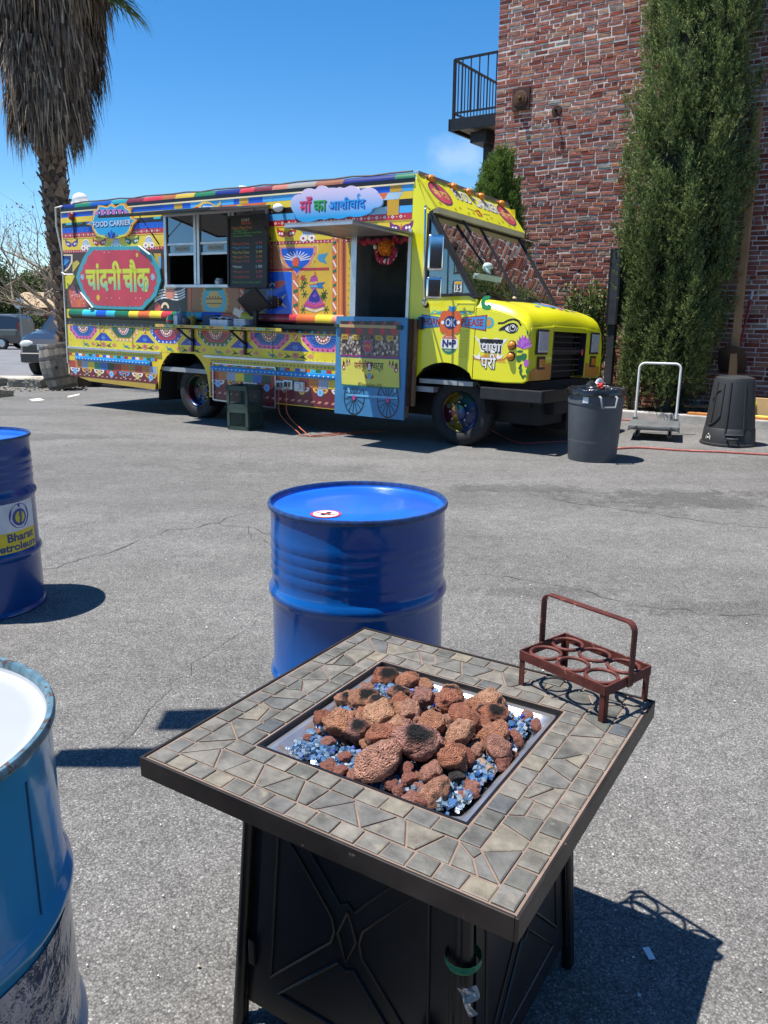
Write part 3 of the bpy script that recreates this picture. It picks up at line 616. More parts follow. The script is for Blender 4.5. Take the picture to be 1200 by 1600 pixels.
# dancer with a peacock
a.poly(chaikin([z2(*p) for p in ((335,755),(352,755),(392,835),(405,850),(345,868),(268,850),(285,835))],1),PC('b848a0'),2)
a.poly(chaikin([z2(*p) for p in ((335,752),(352,752),(380,815),(345,832),(300,815))],1),PC('2c2890'),3); a.line([z2(285,835),z2(345,852),z2(400,835)],.02,PC('d84860'),4); a.line([z2(290,862),z2(345,880),z2(395,862)],.03,PC('e8d0b0'),3)
a.poly([z2(*p) for p in ((345,770),(357,785),(345,805),(333,785))],PC('7a3cb0'),4)
a.poly(chaikin([z2(*p) for p in ((315,690),(330,670),(358,675),(362,715),(352,760),(330,755),(310,735))],1),PC('a8488c'),2); a.line([z2(312,718),z2(360,712)],.03,PC('d8b040'),3); a.line([z2(318,735),z2(360,735)],.02,TEA,3)
a.poly([z2(*p) for p in ((352,715),(405,708),(385,725),(395,745),(362,745))],PC('2a6ca8'),3); a.ell(*z2(345,662),.022,.03,PC('c87838'),2,10)
a.ring(*z2(345,868),.19,.215,PC('2a8ca0'),2,14,215,325,sy=.6)
for p in ((275,690),(270,740),(283,780),(275,870),(400,775),(395,800),(408,870),(285,715),(390,790)): 
    for t in range(0,360,60): a.line([z2(*p),(z2(*p)[0]+.05*math.cos(R(t)),z2(*p)[1]+.05*math.sin(R(t)))],.012,PC('3c5a20'),2)
a.ell(*z2(273,685),.035,.03,PC('b83c2c'),3,10)
a.build('dancer_and_crest_pictures',side)
# --- rolled rainbow rail
rail_c=[GRN,TEA,BLU,TEA,GRN,YEL,ORG,YEL,RED,GRN,TEA,BLU,ORG,YEL,MRN,RED,ORG,YEL,SAL,GRN,TEA,RED,YEL]
hp=[(0,1.31)]+[(-.055*math.sin(R(t)),1.378-.067*math.cos(R(t))) for t in range(15,166,15)]+[(0,1.446)]
mb=MB(); u=-6.93; i=0
while u<DR[0]-.12:
    u1=min(u+rk.uniform(.2,.42),DR[0]-.10); mb.grid(lambda q,k:(q,hp[k][0],hp[k][1]),[u,u1],list(range(5)),DRK); mb.grid(lambda q,k:(q,hp[k][0],hp[k][1]),[u,u1],list(range(4,len(hp))),rail_c[i%len(rail_c)]); u=u1; i+=1
mb.poly([(u,y,v) for y,v in hp],YEL); mb.poly([(-6.93,y,v) for y,v in reversed(hp)],GRN); mb.build('rainbow_rail',truck,smooth=50)
# --- lower bands
a=band('d',1.25,1.31,DRK); a.rect(U0,1.20,DR[0],1.25,PC('1c3a2c')); a.rect(U0,.87,DR[0],1.20,PC('e2d030')); a.rect(U0,1.198,DR[0],1.21,PC('e0c040'),1)  # the top dark band paints the shadow under the rainbow rail
a.rect(DR[0],.29,DR[1],.49,PC('c8a030'))
u=U0+.08; k=0
while u<DR[0]-.05: a.ell(u,1.226,.022,.013,[RED,SKY][k%2],1,8); u+=.10; k+=1
med=[(130.5,PNK,PC('2468c0')),(193.3,PC('e0a848'),GRN),(260.5,PC('2448b8'),RED),(337.4,GRN,PC('b8404c')),(420.8,PNK,PC('2468c0')),(505,PNK,PC('2468c0'))]
cs=[]
for x,c1,c2 in med:
    u=S(x,520)[0]; cs.append(u)
    hw=.36
    def oct_(k,top=1.196): return [(max(U0,min(DR[0]-.1,u+q[0]*k)),top-(1.196-q[1])*k) for q in ((-hw,1.196),(hw,1.196),(hw,1.125),(hw*.52,.985),(-hw*.52,.985),(-hw,1.125))]
    a.poly(oct_(1.0),PC('f0d870'),1); a.poly(oct_(.95),c1,2); a.poly(oct_(.72),c2,4)
    for t in range(8):
        f=t/7; ang=R(180+180*f)
    per=[(-hw*.85,1.17),(-hw*.85,1.125),(-hw*.66,1.07),(-hw*.46,1.018),(-hw*.22,1.012),(0,1.012),(hw*.22,1.012),(hw*.46,1.018),(hw*.66,1.07),(hw*.85,1.125),(hw*.85,1.17)]
    for q in per:
        if U0+.02<u+q[0]<DR[0]-.12: a.ell(u+q[0],q[1],.015,.015,WHT if c1 is not PNK else PC('8a1c3c'),3,8)
    for t in range(-160,-10,14):
        p0=(u+.10*math.cos(R(t)),1.19+.09*math.sin(R(t))); p1=(u+.22*math.cos(R(t)),1.19+.135*math.sin(R(t)))
        if p1[0]<DR[0]-.12: a.line([p0,p1],.012,NVY,5)
    a.ell(u,1.195,.125,.11,WHT,5,16,180,360); a.ell(u,1.195,.108,.095,PC('b4342c'),6,16,180,360); a.ell(u,1.195,.05,.04,PC('8a9c80'),7,10,180,360)
    for t in range(195,350,30): a.ell(u+.082*math.cos(R(t)),1.195+.07*math.sin(R(t)),.016,.016,WHT,7,8)
for k in range(len(cs)):
    m_=(cs[k]+cs[k+1])/2 if k<len(cs)-1 else None
    if m_ is None: break
    a.poly([(m_-.22,.985),(m_+.22,.985),(m_+.06,1.10),(m_-.06,1.10)],PC('1c3cb0'),1)
    for t in range(0,360,60): a.line([(m_,1.03),(m_+.05*math.cos(R(t)),1.03+.035*math.sin(R(t)))],.012,SKY,2)
    a.rect(m_-.035,1.11,m_+.035,1.20,PC('d8783c'),1); a.line([(m_-.03,1.12),(m_+.03,1.19)],.02,CRM,2)
    # flower under the triangle, peacock under the medallion
    a.ell(m_,.925,.06,.04,SAL,2,12); a.ell(m_,.932,.03,.022,PC('c06058'),3,10)
    for sg in (-1,1):
        a.poly([(m_+sg*.05,.905),(m_+sg*.20,.965),(m_+sg*.14,.925),(m_+sg*.20,.885)],PC('3a4a24'),1); a.poly([(m_+sg*.19,.925),(m_+sg*.26,.96),(m_+sg*.30,.935),(m_+sg*.28,.90)],SAL,2)
    b=cs[k]+.06; a.poly([(b-.08,.955),(b-.055,.96),(b-.05,.925),(b+.02,.935),(b+.09,.89),(b+.02,.89),(b-.05,.90)],PC('2a7a98'),1); a.poly([(b+.0,.93),(b+.10,.89),(b+.02,.885)],PC('7aa83c'),2)
a.build('medallion_frieze',side)
mb=MB(); mb.box((U0,-.02,.832),(-4.86,0,.868),alum); mb.box((-3.98,-.02,.832),(DR[0],0,.868),alum); mb.build('rub_rail',truck,bevel=.006)
a=Art(sf)
def seg(u0,u1):
    a.rect(u0,.77,u1,.831,PC('d8c838')); a.rect(u0,.73,u1,.77,ORG); a.rect(u0,.54,u1,.65,BRN); a.rect(u0,.40 if u0<-5 else .30,u1,.54,MRN)
    u=u0+.03
    while u<u1-.03: a.poly([(u,.785),(u+.022,.80),(u,.815),(u-.022,.80)],PC('30241c'),1); a.ell(u,.80,.007,.006,WHT,2,6); u+=.062
    u=u0; k=0; cc_=[RED,YEL,BLU,WHT,ORG,TEA,GRN,SKY]
    while u<u1: q=min(u1,u+.085); a.rect(u,.732,q,.768,cc_[k%8],1); u+=.085; k+=1
    u=u0; k=0; cc_=[PC('b04838'),PC('c87a40'),PC('9aa8c0'),YEL,PC('2a8a70'),PC('2468b8'),PC('1c4434'),PC('a83c34'),ORG,PC('b08048')]
    while u<u1: q=min(u1,u+.16); a.rect(u,.542,q,.648,cc_[k%10],1); u+=.16; k+=1
    u=u0+.15; k=0
    while u<u1-.13:
        c=[WHT,PC('e0b848'),WHT,PC('d85c40'),SKY][k%5]
        for sg in (-1,1): a.ell(u+sg*.062,.537,.062,.06,c,1,12,180,360).poly([(u+sg*.03,.515),(u+sg*.062,.53),(u+sg*.095,.515),(u+sg*.062,.50)],RED,2)
        a.ell(u,.485,.055,.05,[SKY,PC('5a2a2c'),PC('c8b040')][k%3],3,12); a.ring(u,.485,.03,.037,WHT,4,10); u+=.30; k+=1
    u=u0+.03
    while u<u1-.08:
        if u0>-5: a.poly([(u,.345),(u+.05,.345),(u+.08,.375),(u+.03,.375)],PC('d09080'),1)
        else: a.poly([(u,.425),(u+.04,.425),(u+.06,.445),(u+.02,.445)],PC('c8a090'),4)
        u+=.11
seg(U0,-4.96); seg(-3.87,DR[0]); a.build('skirt_stripes',side,(0,-4.4))
hb=[(0,.655),(-.028,.66),(-.034,.69),(-.028,.72),(0,.727)]
for u0,u1 in ((-6.85,-5.08),(-3.84,DR[0]-.08)):
    mb=MB(); mb.grid(lambda q,k:(q,hb[k][0],hb[k][1]),[u0,u1],list(range(5)),PC('1c84cc')); mb.poly([(u1,y,v) for y,v in hb],BLU); mb.poly([(u0,y,v) for y,v in reversed(hb)],BLU)
    u=u0+.04
    while u<u1-.02: mb.ball((u,-.0345,.69),(.011,.004,.011),WHT,8,4); u+=.075
    mb.build('dotted_blue_rail',truck)
mb=MB(); mb.prism([(-6.85,.0,.435),(-5.0,.0,.435),(-5.02,.0,.31),(-6.55,.0,.345),(-6.80,.0,.39)],(0,.03,0),PC('b89a40')); mb.build('rear_valance',truck)
# hatch door of the locker between the wheels
mb=MB(); z=[S(331,566),S(427,574),S(428,643),S(333,632)]
P4=[(-3.80,.76),(-2.66,.76),(-2.66,.235),(-3.80,.26)]
for p,q in zip(P4,P4[1:]+P4[:1]): mb.bar((p[0],-.012,p[1]),(q[0],-.012,q[1]),.016,.018,alum,up=(0,1,0))
mb.box((-3.80,-.003,.24),(-2.66,.02,.30),MRN); mb.build('locker_door_frame',truck)
for px,py in ((441,602),(453,601),(470,604)):
    u,v=S(px,py); mb=MB(); mb.box((u-.075,-.045,v-.06),(u+.075,-.004,v+.06),alum if px<460 else M('white_plastic',(.66,.66,.64),.5)); mb.box((u-.045,-.075,v-.03),(u+.03,-.045,v+.04),blkpl if px<460 else MATS['white_plastic']); mb.build('outlet_box',truck,bevel=.006)
# --- wheels
def wheel(uc,vc,yo,dish,cols,nm='wheel'):
    w=thing_part(nm,truck,(uc,yo,vc))
    mb=MB(); r=.392; mb.lathe([(.235,.02),(.25,.004),(.29,-.004),(.345,.004),(.375,.02),(r,.05),(r,.19),(.375,.22),(.30,.235),(.235,.225)],rubber,48,axis='y')
    for k in range(44):
        t=2*math.pi*k/44
        for yy in (.06,.125): mb.box((-.012,yy,r-.003),(.012,yy+.05,r+.007),rubber,Matrix.Rotation(t,3,'Y'),(0,yy,0))
    mb.build('tyre',w,smooth=40)
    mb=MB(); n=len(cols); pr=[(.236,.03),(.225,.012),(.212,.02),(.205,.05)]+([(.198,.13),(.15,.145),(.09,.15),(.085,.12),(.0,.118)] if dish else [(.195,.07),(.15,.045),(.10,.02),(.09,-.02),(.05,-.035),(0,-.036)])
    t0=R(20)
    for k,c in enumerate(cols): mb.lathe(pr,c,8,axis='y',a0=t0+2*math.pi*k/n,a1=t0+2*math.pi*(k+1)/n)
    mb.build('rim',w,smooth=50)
    mb=MB()
    for k in range(5):
        t=2*math.pi*k/5+.3; q=(.165*math.cos(t),.17*math.sin(t)); mb.lathe([(0,(.135 if dish else .046)-.006),(.026,(.135 if dish else .046)-.007)],blkpl,12,c=(q[0],0 if not dish else 0,q[1]),axis='y')
    mb.build('hand_holes',w)
    for k in range(8 if yo<1 else 0):
        t=2*math.pi*k/8; mb=MB(); mb.cyl((.115*math.cos(t),.14 if dish else .03,.115*math.sin(t)),(.115*math.cos(t),.11 if dish else -.0,.115*math.sin(t)),.012,alum_d,n=6); mb.build('lug_nut',w)
def thing_part(name,parent,loc):
    o=bpy.data.objects.new(name,None); col.objects.link(o); o.parent=parent; o.location=loc; o.empty_display_size=.1; return o
WC=[PC('6e5c14'),PC('14305e'),PC('44121f'),PC('143424'),PC('6a5812'),PC('16325f')]  # rim colours darkened to put the wheel arch shade into the paint
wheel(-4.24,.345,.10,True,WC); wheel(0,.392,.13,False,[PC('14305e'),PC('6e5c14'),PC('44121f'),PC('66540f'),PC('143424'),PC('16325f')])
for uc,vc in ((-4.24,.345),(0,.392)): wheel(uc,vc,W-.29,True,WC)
# wheel wells
for A,lo in ((ARC,.30),(ARF,.55)):
    mb=MB(); t=[R(180*k/20) for k in range(21)]
    ps=[(A[0]+A[2]*math.cos(x),A[1]+A[2]*math.sin(x)) for x in t]
    if A is ARC: ps=[(ps[0][0],.16)]+ps+[(ps[-1][0],.16)]
    mb.grid(lambda y,k:(ps[k][0],y,ps[k][1]),[.002,.62],list(range(len(ps))),under); mb.poly([(x,.62,z) for x,z in ps],under); mb.build('wheel_well',truck)
# --- serving windows
mb=MB(); fr=.035
mb.box((WN[0],-.02,WN[2]-.02),(WN[1],.05,WN[2]+.02),alum); mb.box((WN[0],-.012,WN[3]-.03),(WN[1],.05,WN[3]),alum)
for u in (WN[0],WN[1]-.05): mb.box((u,-.012,WN[2]+.02),(u+.05,.05,WN[3]-.03),alum)
cell_w=(WN[1]-WN[0])/3
for k in (1,2): u=WN[0]+cell_w*k; mb.box((u-.055,-.012,WN[2]+.02),(u-.008,.05,WN[3]-.03),alum); mb.box((u+.008,-.012,WN[2]+.02),(u+.055,.05,WN[3]-.03),alum); mb.box((u-.008,.01,WN[2]+.02),(u+.008,.04,WN[3]-.03),blkpl)
mb.build('window_frame',truck,bevel=.003)
for k in range(3):
    u0=WN[0]+cell_w*k+.058; u1=WN[0]+cell_w*(k+1)-.058; vb=2.28
    s=thing_part('sash_window',truck,(0,0,0))
    mb=MB(); mb.box((u0,.012,2.36),(u1,.018,WN[3]-.03),glass_w); mb.build('upper_pane',s)
    mb=MB(); mb.box((u0,.024,2.235),(u1,.030,2.35),glass_w); mb.build('raised_pane',s)
    mb=MB(); mb.box((u0,0,2.335),(u1,.03,2.365),alum); mb.box((u0,.012,2.20),(u1,.04,2.235),alum); mb.build('sash_rail',s,bevel=.003)
    if k<2: mb=MB(); mb.box((u0+.13,.019,2.255),(u1-.12,.022,2.325),M('sticker_grey',(.30,.34,.33),.6)); a=Art(lambda p,q,l:(p,.0185,q)); a.text('WELCOME',M('print_dark',(.05,.06,.06),.7),(u0+.15,2.275,u1-.14,2.305)); mb.build('window_sticker',s); a.build('sticker_lettering',s)
# awning over the serving window, hinged at the top and tipped slightly down
mb=MB(); aw=[(WN[0]-.05,0,2.765),(WN[1]+.03,0,2.765),(WN[1]+.03,-1.05,2.585),(WN[0]-.05,-1.05,2.585)]
mb.prism(aw,(0,0,.012),alum_d); mb.bar((WN[0]-.05,-1.045,2.585),(WN[1]+.03,-1.045,2.585),.012,.028,blkpl); 
for u in (WN[0]-.03,(WN[0]+WN[1])/2,WN[1]): mb.bar((u,-.01,2.757),(u,-1.03,2.577),.025,.015,alum_d)
awn=mb.build('serving_awning',truck)
for u in (WN[0]-.10,WN[1]+.05): mb=MB(); mb.tube([(u,-.01,2.36),(u+.02,-.36,2.697)],.006,blkpl,8); mb.tube([(u,-.01,2.36),(u+.008,-.15,2.50)],.010,blkpl,8); mb.build('awning_strut',truck)
# roof fish ornament above the window
a=Art(lambda u,v,l:(u,-.013-.001*l,v)); zf=z3
a.poly(chaikin([zf(*p) for p in ((365,235),(385,200),(440,170),(460,150),(530,150),(580,185),(600,190),(640,135),(635,180),(605,215),(575,232),(470,240))],1),PC('d0b040'),0); a.poly(chaikin([zf(*p) for p in ((450,180),(530,165),(575,195),(575,228),(455,235))],1),PC('2a74c0'),1); a.poly(chaikin([zf(*p) for p in ((365,238),(385,205),(430,195),(435,235))],1),PC('c83038'),1)
for k in range(4): a.ring(*zf(480+25*k,212),.02,.03,WHT,2,8)
a.build('painted_fish',truck)
# --- hanging chalk menu board
board=thing('menu_board','black chalkboard menu with coloured handwriting hung beside the serving window','menu board',matrix=TM)
zb=lambda x,y:S(240+x/6,290+y/6,.10); q=[zb(685,292),zb(1050,283),zb(1075,945),zb(722,950)]
u0=(q[0][0]+q[3][0])/2; u1=(q[1][0]+q[2][0])/2; v0=(q[2][1]+q[3][1])/2; v1=(q[0][1]+q[1][1])/2
mb=MB(); mb.box((u0,-.10,v0),(u1,-.08,v1),M('chalkboard',(.012,.014,.013),.45,var=(5,.4))); mb.build('slate',board)
mb=MB(); 
for a_,b_ in (((u0,v0),(u1,v0)),((u1,v0),(u1,v1)),((u1,v1),(u0,v1)),((u0,v1),(u0,v0))): mb.bar((a_[0],-.095,a_[1]),(b_[0],-.095,b_[1]),.03,.04,blkpl,up=(0,1,0))
mb.build('board_frame',board,bevel=.003)
mb=MB(); mb.tube([(u0+.1,-.09,v1),(u0+.3,-.07,v1+.05),(u1-.1,-.09,v1)],.003,blkpl,5); mb.box((u0+.1,-.09,v1-.01),(u0+.13,-.013,v1+.02),blkpl); mb.box((u1-.13,-.09,v1-.01),(u1-.10,-.013,v1+.02),blkpl); mb.build('hanging_wire',board)
CH=[M('chalk_%d'%i,c,.9) for i,c in enumerate(((.62,.6,.55),(.55,.13,.09),(.12,.42,.10),(.10,.33,.48),(.55,.45,.10),(.55,.22,.06)))]
a=Art(lambda p,q_,l:(p,-.1012-.0005*l,q_)); bw=u1-u0; bh=v1-v0
def chalk(t,c,x0,x1,y,h=.034): a.text(t,c,(u0+bw*x0,v0+bh*y,u0+bw*x1,v0+bh*y+h),bold=.012)
chalk('CHAT',CH[0],.34,.56,.93); chalk('MENU',CH[1],.34,.60,.885)
chalk('*Live Pani Puri',CH[5],.08,.62,.825); chalk('Classic Puri',CH[2],.14,.5,.79,.026); chalk('Sev, Dahi Masala, Imli Pani,',CH[2],.12,.88,.755,.022); chalk('Jalapeno, Mango',CH[2],.12,.62,.715,.022)
for t,c,y,pr in (('*Samosa Chaat',CH[1],.60,'11.99'),('*Papdi Chaat',CH[3],.54,'9.99'),('*Pani Puri Chaat',CH[4],.475,'9.99'),('*Masala Chai',CH[5],.41,'5.99'),('*Ginger Chai',CH[1],.345,'3.99'),('*Water',CH[0],.27,'1.00'),('*Mango Lassi',CH[1],.195,'5.99'),('*Thumbs Soda',CH[1],.125,'3.99')): chalk(t,c,.1,.55 if len(t)>7 else .36,y); chalk(pr,c,.72,.88,y)
chalk('Thank you, come again',CH[2],.08,.85,.045,.03); a.build('chalk_line',board,tuple([2]+[v0+bh*(y-.012) for y in (.885,.93,.825,.79,.755,.715,.60,.54,.475,.41,.345,.27,.195,.125)]))
# --- shelf under the window with its brackets
shz=1.235
mb=MB(); mb.box((-4.58,-.34,shz),(-2.28,-.004,shz+.02),blkpl); mb.build('serving_shelf',truck)
a=Art(lambda p,q,l:(p,-.342-.0008*l,q)); a.rect(-4.58,shz-.012,-2.28,shz+.028,PC('c8b030')); mb2=a.mb
u=-4.5; k=0
while u<-2.4: a.poly([(u,shz-.01),(u+.1,shz+.008),(u,shz+.026)],[SAL,TEA,GRN,PC('a84030')][k%4],1); u+=.14; k+=1
a.build('shelf_edge_print',truck)
for px in (302,384):
    u=S(px,520)[0]; mb=MB(); mb.box((u-.018,-.03,.90),(u+.018,-.006,shz),blkpl); mb.box((u-.018,-.30,shz-.03),(u+.018,-.03,shz),blkpl); mb.bar((u,-.28,shz-.03),(u,-.03,1.05),.03,.02,blkpl); mb.build('shelf_bracket',truck)
# --- door opening: jambs, flap roof, and what shows inside
mb=MB(); mb.box((DR[0]-.012,-.02,DR[2]),(DR[0]+.07,.3,DR[3]),alum); mb.box((DR[1]-.03,-.015,DR[2]),(DR[1]+.012,.05,DR[3]),alum); mb.build('door_jamb',truck,bevel=.004)
mb=MB(); mb.prism([(-1.56,-.005,2.345),(-.62,-.005,2.345),(-.66,-1.13,2.338),(-1.56,-1.13,2.338)],(0,0,.02),alum_d); mb.box((-1.56,-1.135,2.315),(-.66,-1.115,2.338),alum); mb.box((-1.56,-1.114,2.315),(-1.54,-.006,2.338),alum); mb.box((-.68,-1.114,2.315),(-.66,-.006,2.338),alum); mb.build('door_flap_roof',truck)
mb=MB(); mb.box((-1.40,1.35,.66),(-1.0,1.95,2.2),M('fridge_brown',(.34,.30,.25),.4,.2,var=(3,.2))); mb.box((-1.39,1.33,1.62),(-1.16,1.35,1.66),blkpl); mb.build('galley_fridge',truck,bevel=.01)
mb=MB(); mb.box((-.98,1.2,1.30),(-.2,1.9,1.34),steel); mb.box((-.98,1.25,.66),(-.2,1.9,1.29),M('counter_black',(.02,.02,.02),.5)); mb.box((-.95,2.02,1.34),(-.2,2.05,2.05),steel); mb.build('galley_counter',truck,bevel=.004)
mb=MB(); mb.box((-1.45,1.0,2.08),(-1.02,1.32,2.15),steel); mb.box((-1.38,1.05,2.151),(-1.18,1.25,2.36),M('carton',(.32,.31,.27),.8,var=(30,.5))); mb.build('galley_rack',truck)
mb=MB(); mb.box((-.62,.25,.66),(-.58,1.1,2.85),inner); mb.build('cab_bulkhead',truck)

# --- cab: lower side, fender and hood
HOOD=[(.20,1.655),(.34,1.645),(.50,1.615),(.64,1.575),(.74,1.53),(.80,1.48),(.838,1.41),(.85,1.36)]
def hood_v(u):
    for (a,va),(b,vb) in zip(HOOD,HOOD[1:]):
        if u<=b: return lerp(va,vb,(u-a)/(b-a))
    return HOOD[-1][1]
def hood_pt(u,y):
    """skin of the hood: crowned in the middle, falling off at both sides"""
    v=hood_v(u); e=min(y,W-y); fall=.10*max(0,1-e/.12)**2.2; crown=.035*math.sin(math.pi*min(1,max(0,(y-.45)/(W-.9))))*(1 if .45<y<W-.45 else 0)
    return (u,y,v-fall+crown*min(1,(u-.2)/.25))
def nose_u(v): return .85+.025*min(1,max(0,(1.36-v)/.3))
mb=MB()
yy=[0,.004,.012,.025,.045,.07,.1,.14,.25,.45,.48,.7,1.0,W/2,W-1.0,W-.7,W-.48,W-.45,W-.25,W-.14,W-.1,W-.07,W-.045,W-.025,W-.012,W-.004,W]
mb.grid(lambda u,y:hood_pt(u,y),[p[0] for p in HOOD],yy,LIM); mb.build('hood',truck,smooth=50)
def side_poly(y,d,nm):
    mb=MB(); us=[.215+(.85-.215)*k/14 for k in range(15)]
    top=[(u,y,hood_pt(u,0)[2]) for u in us]
    mb.prism([(.215,y,.78),(.60,y,.765),(.82,y,.775),(.865,y,.80),(.868,y,1.0),(.86,y,1.2)]+list(reversed(top)),(0,d,0),LIM); return mb.build(nm,truck,bevel=.012)
side_poly(0,.05,'fender'); side_poly(W-.05,.05,'fender')
mb=MB(); arcF=[(ARF[0]+ARF[2]*math.cos(R(t)),ARF[1]+ARF[2]*math.sin(R(t))) for t in range(42,128,6)]
pts=[(-.44,0,1.66),(.10,0,1.68),(.21,0,1.645),(.207,0,.785)]+[(x,0,z) for x,z in arcF if -.437<x<.2]+[(-.44,0,arch_v(-.44,ARF,.8))]
mb.prism(list(reversed(pts)),(0,.04,0),LIM); mb.build('cab_side_panel',truck)
mb=MB(); mb.prism([(-.5,W,.8),(.207,W,.8),(.21,W,1.64),(-.5,W,1.66)],(0,-.04,0),LIM); mb.build('far_cab_panel',truck)
mb=MB()
for k in range(9):
    v=1.29-.035*k; mb.box((.03,-.010,v),(.125,-.001,v+.016),LIM)
mb.build('side_louvres',truck,bevel=.004)
mb=MB(); mb.box((.0,-.008,1.52),(.19,-.001,1.575),LIM); mb.box((-.03,-.006,1.595),(.2,-.001,1.61),LIM); mb.build('cowl_pressings',truck,bevel=.004)
# nose panel with lamps and grille opening
gy0,gy1,gv0,gv1=.66,1.74,.86,1.335
nose=M('nose_yellow',hx('#e8d41c',.95),.3,coat=.4,var=(2,.06)) if 0 else LIM
mb=MB()
mb.prism([(.868,.03,.80),(.868,gy0,.80),(.868,gy0,gv1),(.862,gy0,1.39),(.855,.06,1.36),(.862,.03,1.2)],(-.05,0,0),LIM)
mb.prism([(.868,gy1,.80),(.868,W-.03,.80),(.862,W-.03,1.2),(.855,W-.06,1.36),(.862,gy1,1.39),(.868,gy1,gv1)],(-.05,0,0),LIM)
mb.prism([(.869,gy0,gv1),(.869,gy1,gv1),(.856,gy1,1.40),(.856,gy0,1.40)],(-.05,0,0),LIM); mb.build('nose_panel',truck,bevel=.012)
a=Art(lambda y,v,l:(.8705+.0008*l,y,v)); a.poly([(.05,.805),(gy0-.02,.805),(gy0-.02,.99),(.3,.97),(.05,.90)],PC('d88c34')); a.poly([(gy1+.02,.805),(W-.06,.805),(W-.06,.92),(gy1+.02,.98)],PC('d88c34')); a.build('nose_orange_fade',truck,(1,1.2))
mb=MB(); mb.box((.70,gy0,.80),(.72,gy1,gv1),under)
for k in range(7): v=gv0+.02+.066*k; mb.box((.79,gy0+.002,v),(.815,gy1-.002,v+.014),blkpl)
for y in (gy0,gy1-.03): mb.box((.75,y,gv0-.04),(.865,y+.03,gv1),blkpl)
mb.box((.8,gy0,1.10),(.84,gy1,1.135),blkpl); mb.build('grille',truck)
def lamp(nm,y0,y1,v0,v1,mat):
    o=thing_part(nm,truck,(0,0,0)); mb=MB(); mb.box((.868,y0-.025,v0-.025),(.88,y1+.025,v1+.025),blkpl); mb.build('bezel',o,bevel=.008)
    mb=MB(); mb.box((.875,y0,v0),(.892,y1,v1),mat); mb.build('lens',o,bevel=.008)
lens=M('headlight_lens',(.62,.64,.66),.16,.3,coat=.6,var=(25,.15)); amber=M('amber_lens',hx('#d8801c'),.25,coat=.5,var=(40,.15))
for s in (0,1):
    f=lambda y0,y1:(y0,y1) if s==0 else (W-y1,W-y0)
    lamp('headlight',*f(.20,.47),1.105,1.325,lens); lamp('indicator_lamp',*f(.26,.42),.945,1.035,amber)
for y,c in ((gy0+.04,WHT),(gy1-.06,PC('c83a3a'))): mb=MB(); mb.ball((.845,y,1.105),(.012,.035,.045),c,12,8); mb.build('grille_reflector',truck,smooth=60)
for px,py in ((800,539.5),(798.5,557)):
    u,v=S(px,py); o=thing_part('side_marker_lamp',truck,(u,0,v)); mb=MB(); mb.lathe([(0,-.012),(.048,-.011),(.052,0)],blkpl,24,axis='y'); mb.build('lamp_base',o,smooth=40); mb=MB(); mb.lathe([(0,-.045),(.02,-.043),(.034,-.034),(.041,-.012)],amber,20,axis='y'); mb.build('lens',o,smooth=60)
# bumper and gear behind it
mb=MB(); mb.box((.33,-.02,.575),(1.06,.03,.71),M('bumper_black',(.010,.010,.011),.6,0,var=(9,.3))); mb.box((1.01,.031,.575),(1.06,W+.02,.71),MATS['bumper_black']); mb.build('bumper',truck,bevel=.012)
mb=MB(); mb.box((.5,.5,.42),(1.0,W-.5,.56),under); mb.box((.3,.3,.5),(.8,W-.3,.78),under); mb.tube([(.2,.3,.35),(.1,W-.3,.35)],.05,under); mb.box((.55,1.05,.20),(.95,1.75,.45),under); mb.build('front_axle_and_radiator',truck)
# windshield frame, posts, panes, visor
wt=(-.425,2.575); wb=(.205,1.655)
def wf(t,y,off=0):
    n=Vector((wt[1]-wb[1],0,-(wt[0]-wb[0]))).normalized(); return Vector((lerp(wb[0],wt[0],t),y,lerp(wb[1],wt[1],t)))+n*off
mb=MB()
for y0,y1 in ((.0,.06),(W-.06,W)): mb.prism([wf(0,y0,.02),wf(0,y1,.02),wf(1,y1,.02),wf(1,y0,.02)],wf(0,0,-.03)-wf(0,0,.02),blkpl)
mb.prism([wf(0,.0601,.018),wf(0,W-.0601,.018),wf(.045,W-.0601,.018),wf(.045,.0601,.018)],wf(0,0,-.03)-wf(0,0,.018),blkpl); mb.prism([wf(.96,.0601,.018),wf(.96,W-.0601,.018),wf(1,W-.0601,.018),wf(1,.0601,.018)],wf(0,0,-.03)-wf(0,0,.018),blkpl)
mb.prism([wf(.045,W/2-.022,.016),wf(.045,W/2+.022,.016),wf(.96,W/2+.022,.016),wf(.96,W/2-.022,.016)],wf(0,0,-.02)-wf(0,0,.016),blkpl); mb.build('windshield_frame',truck,bevel=.004)
for y0,y1 in ((.06,W/2-.022),(W/2+.022,W-.06)): mb=MB(); mb.prism([wf(.045,y0,.004),wf(.045,y1,.004),wf(.96,y1,.004),wf(.96,y0,.004)],wf(0,0,0)-wf(0,0,.005),glass_s); mb.build('windshield_pane',truck)
mb=MB(); mb.prism([(-.43,.012,1.70),(.125,.012,1.71),(.16,.012,1.70),(-.405,.012,2.53),(-.43,.012,2.53)],(0,.006,0),glass_s); mb.build('side_window_pane',truck)
mb=MB()
for a_,b_ in (((-.44,1.68),(.12,1.695)),((.12,1.695),(.19,1.66)),((-.44,1.68),(-.44,2.56))): mb.bar((a_[0],.004,a_[1]),(b_[0],.004,b_[1]),.03,.03,blkpl,up=(0,1,0))
mb.build('side_window_rubber',truck); mb=MB(); mb.bar((.16,.01,1.69),(-.425,.01,2.545),.03,.045,blkpl,up=(0,1,0)); mb.build('door_window_post',truck)
mb=MB(); mb.prism([(-.44,W,1.66),(-.44,W,2.58),(-.5,W,2.93),(-.66,W,2.93),(-.66,W,1.66)],(0,-.04,0),LIM); mb.build('far_pillar',truck)
vt=(-.615,2.985); vb_=(-.335,2.625)
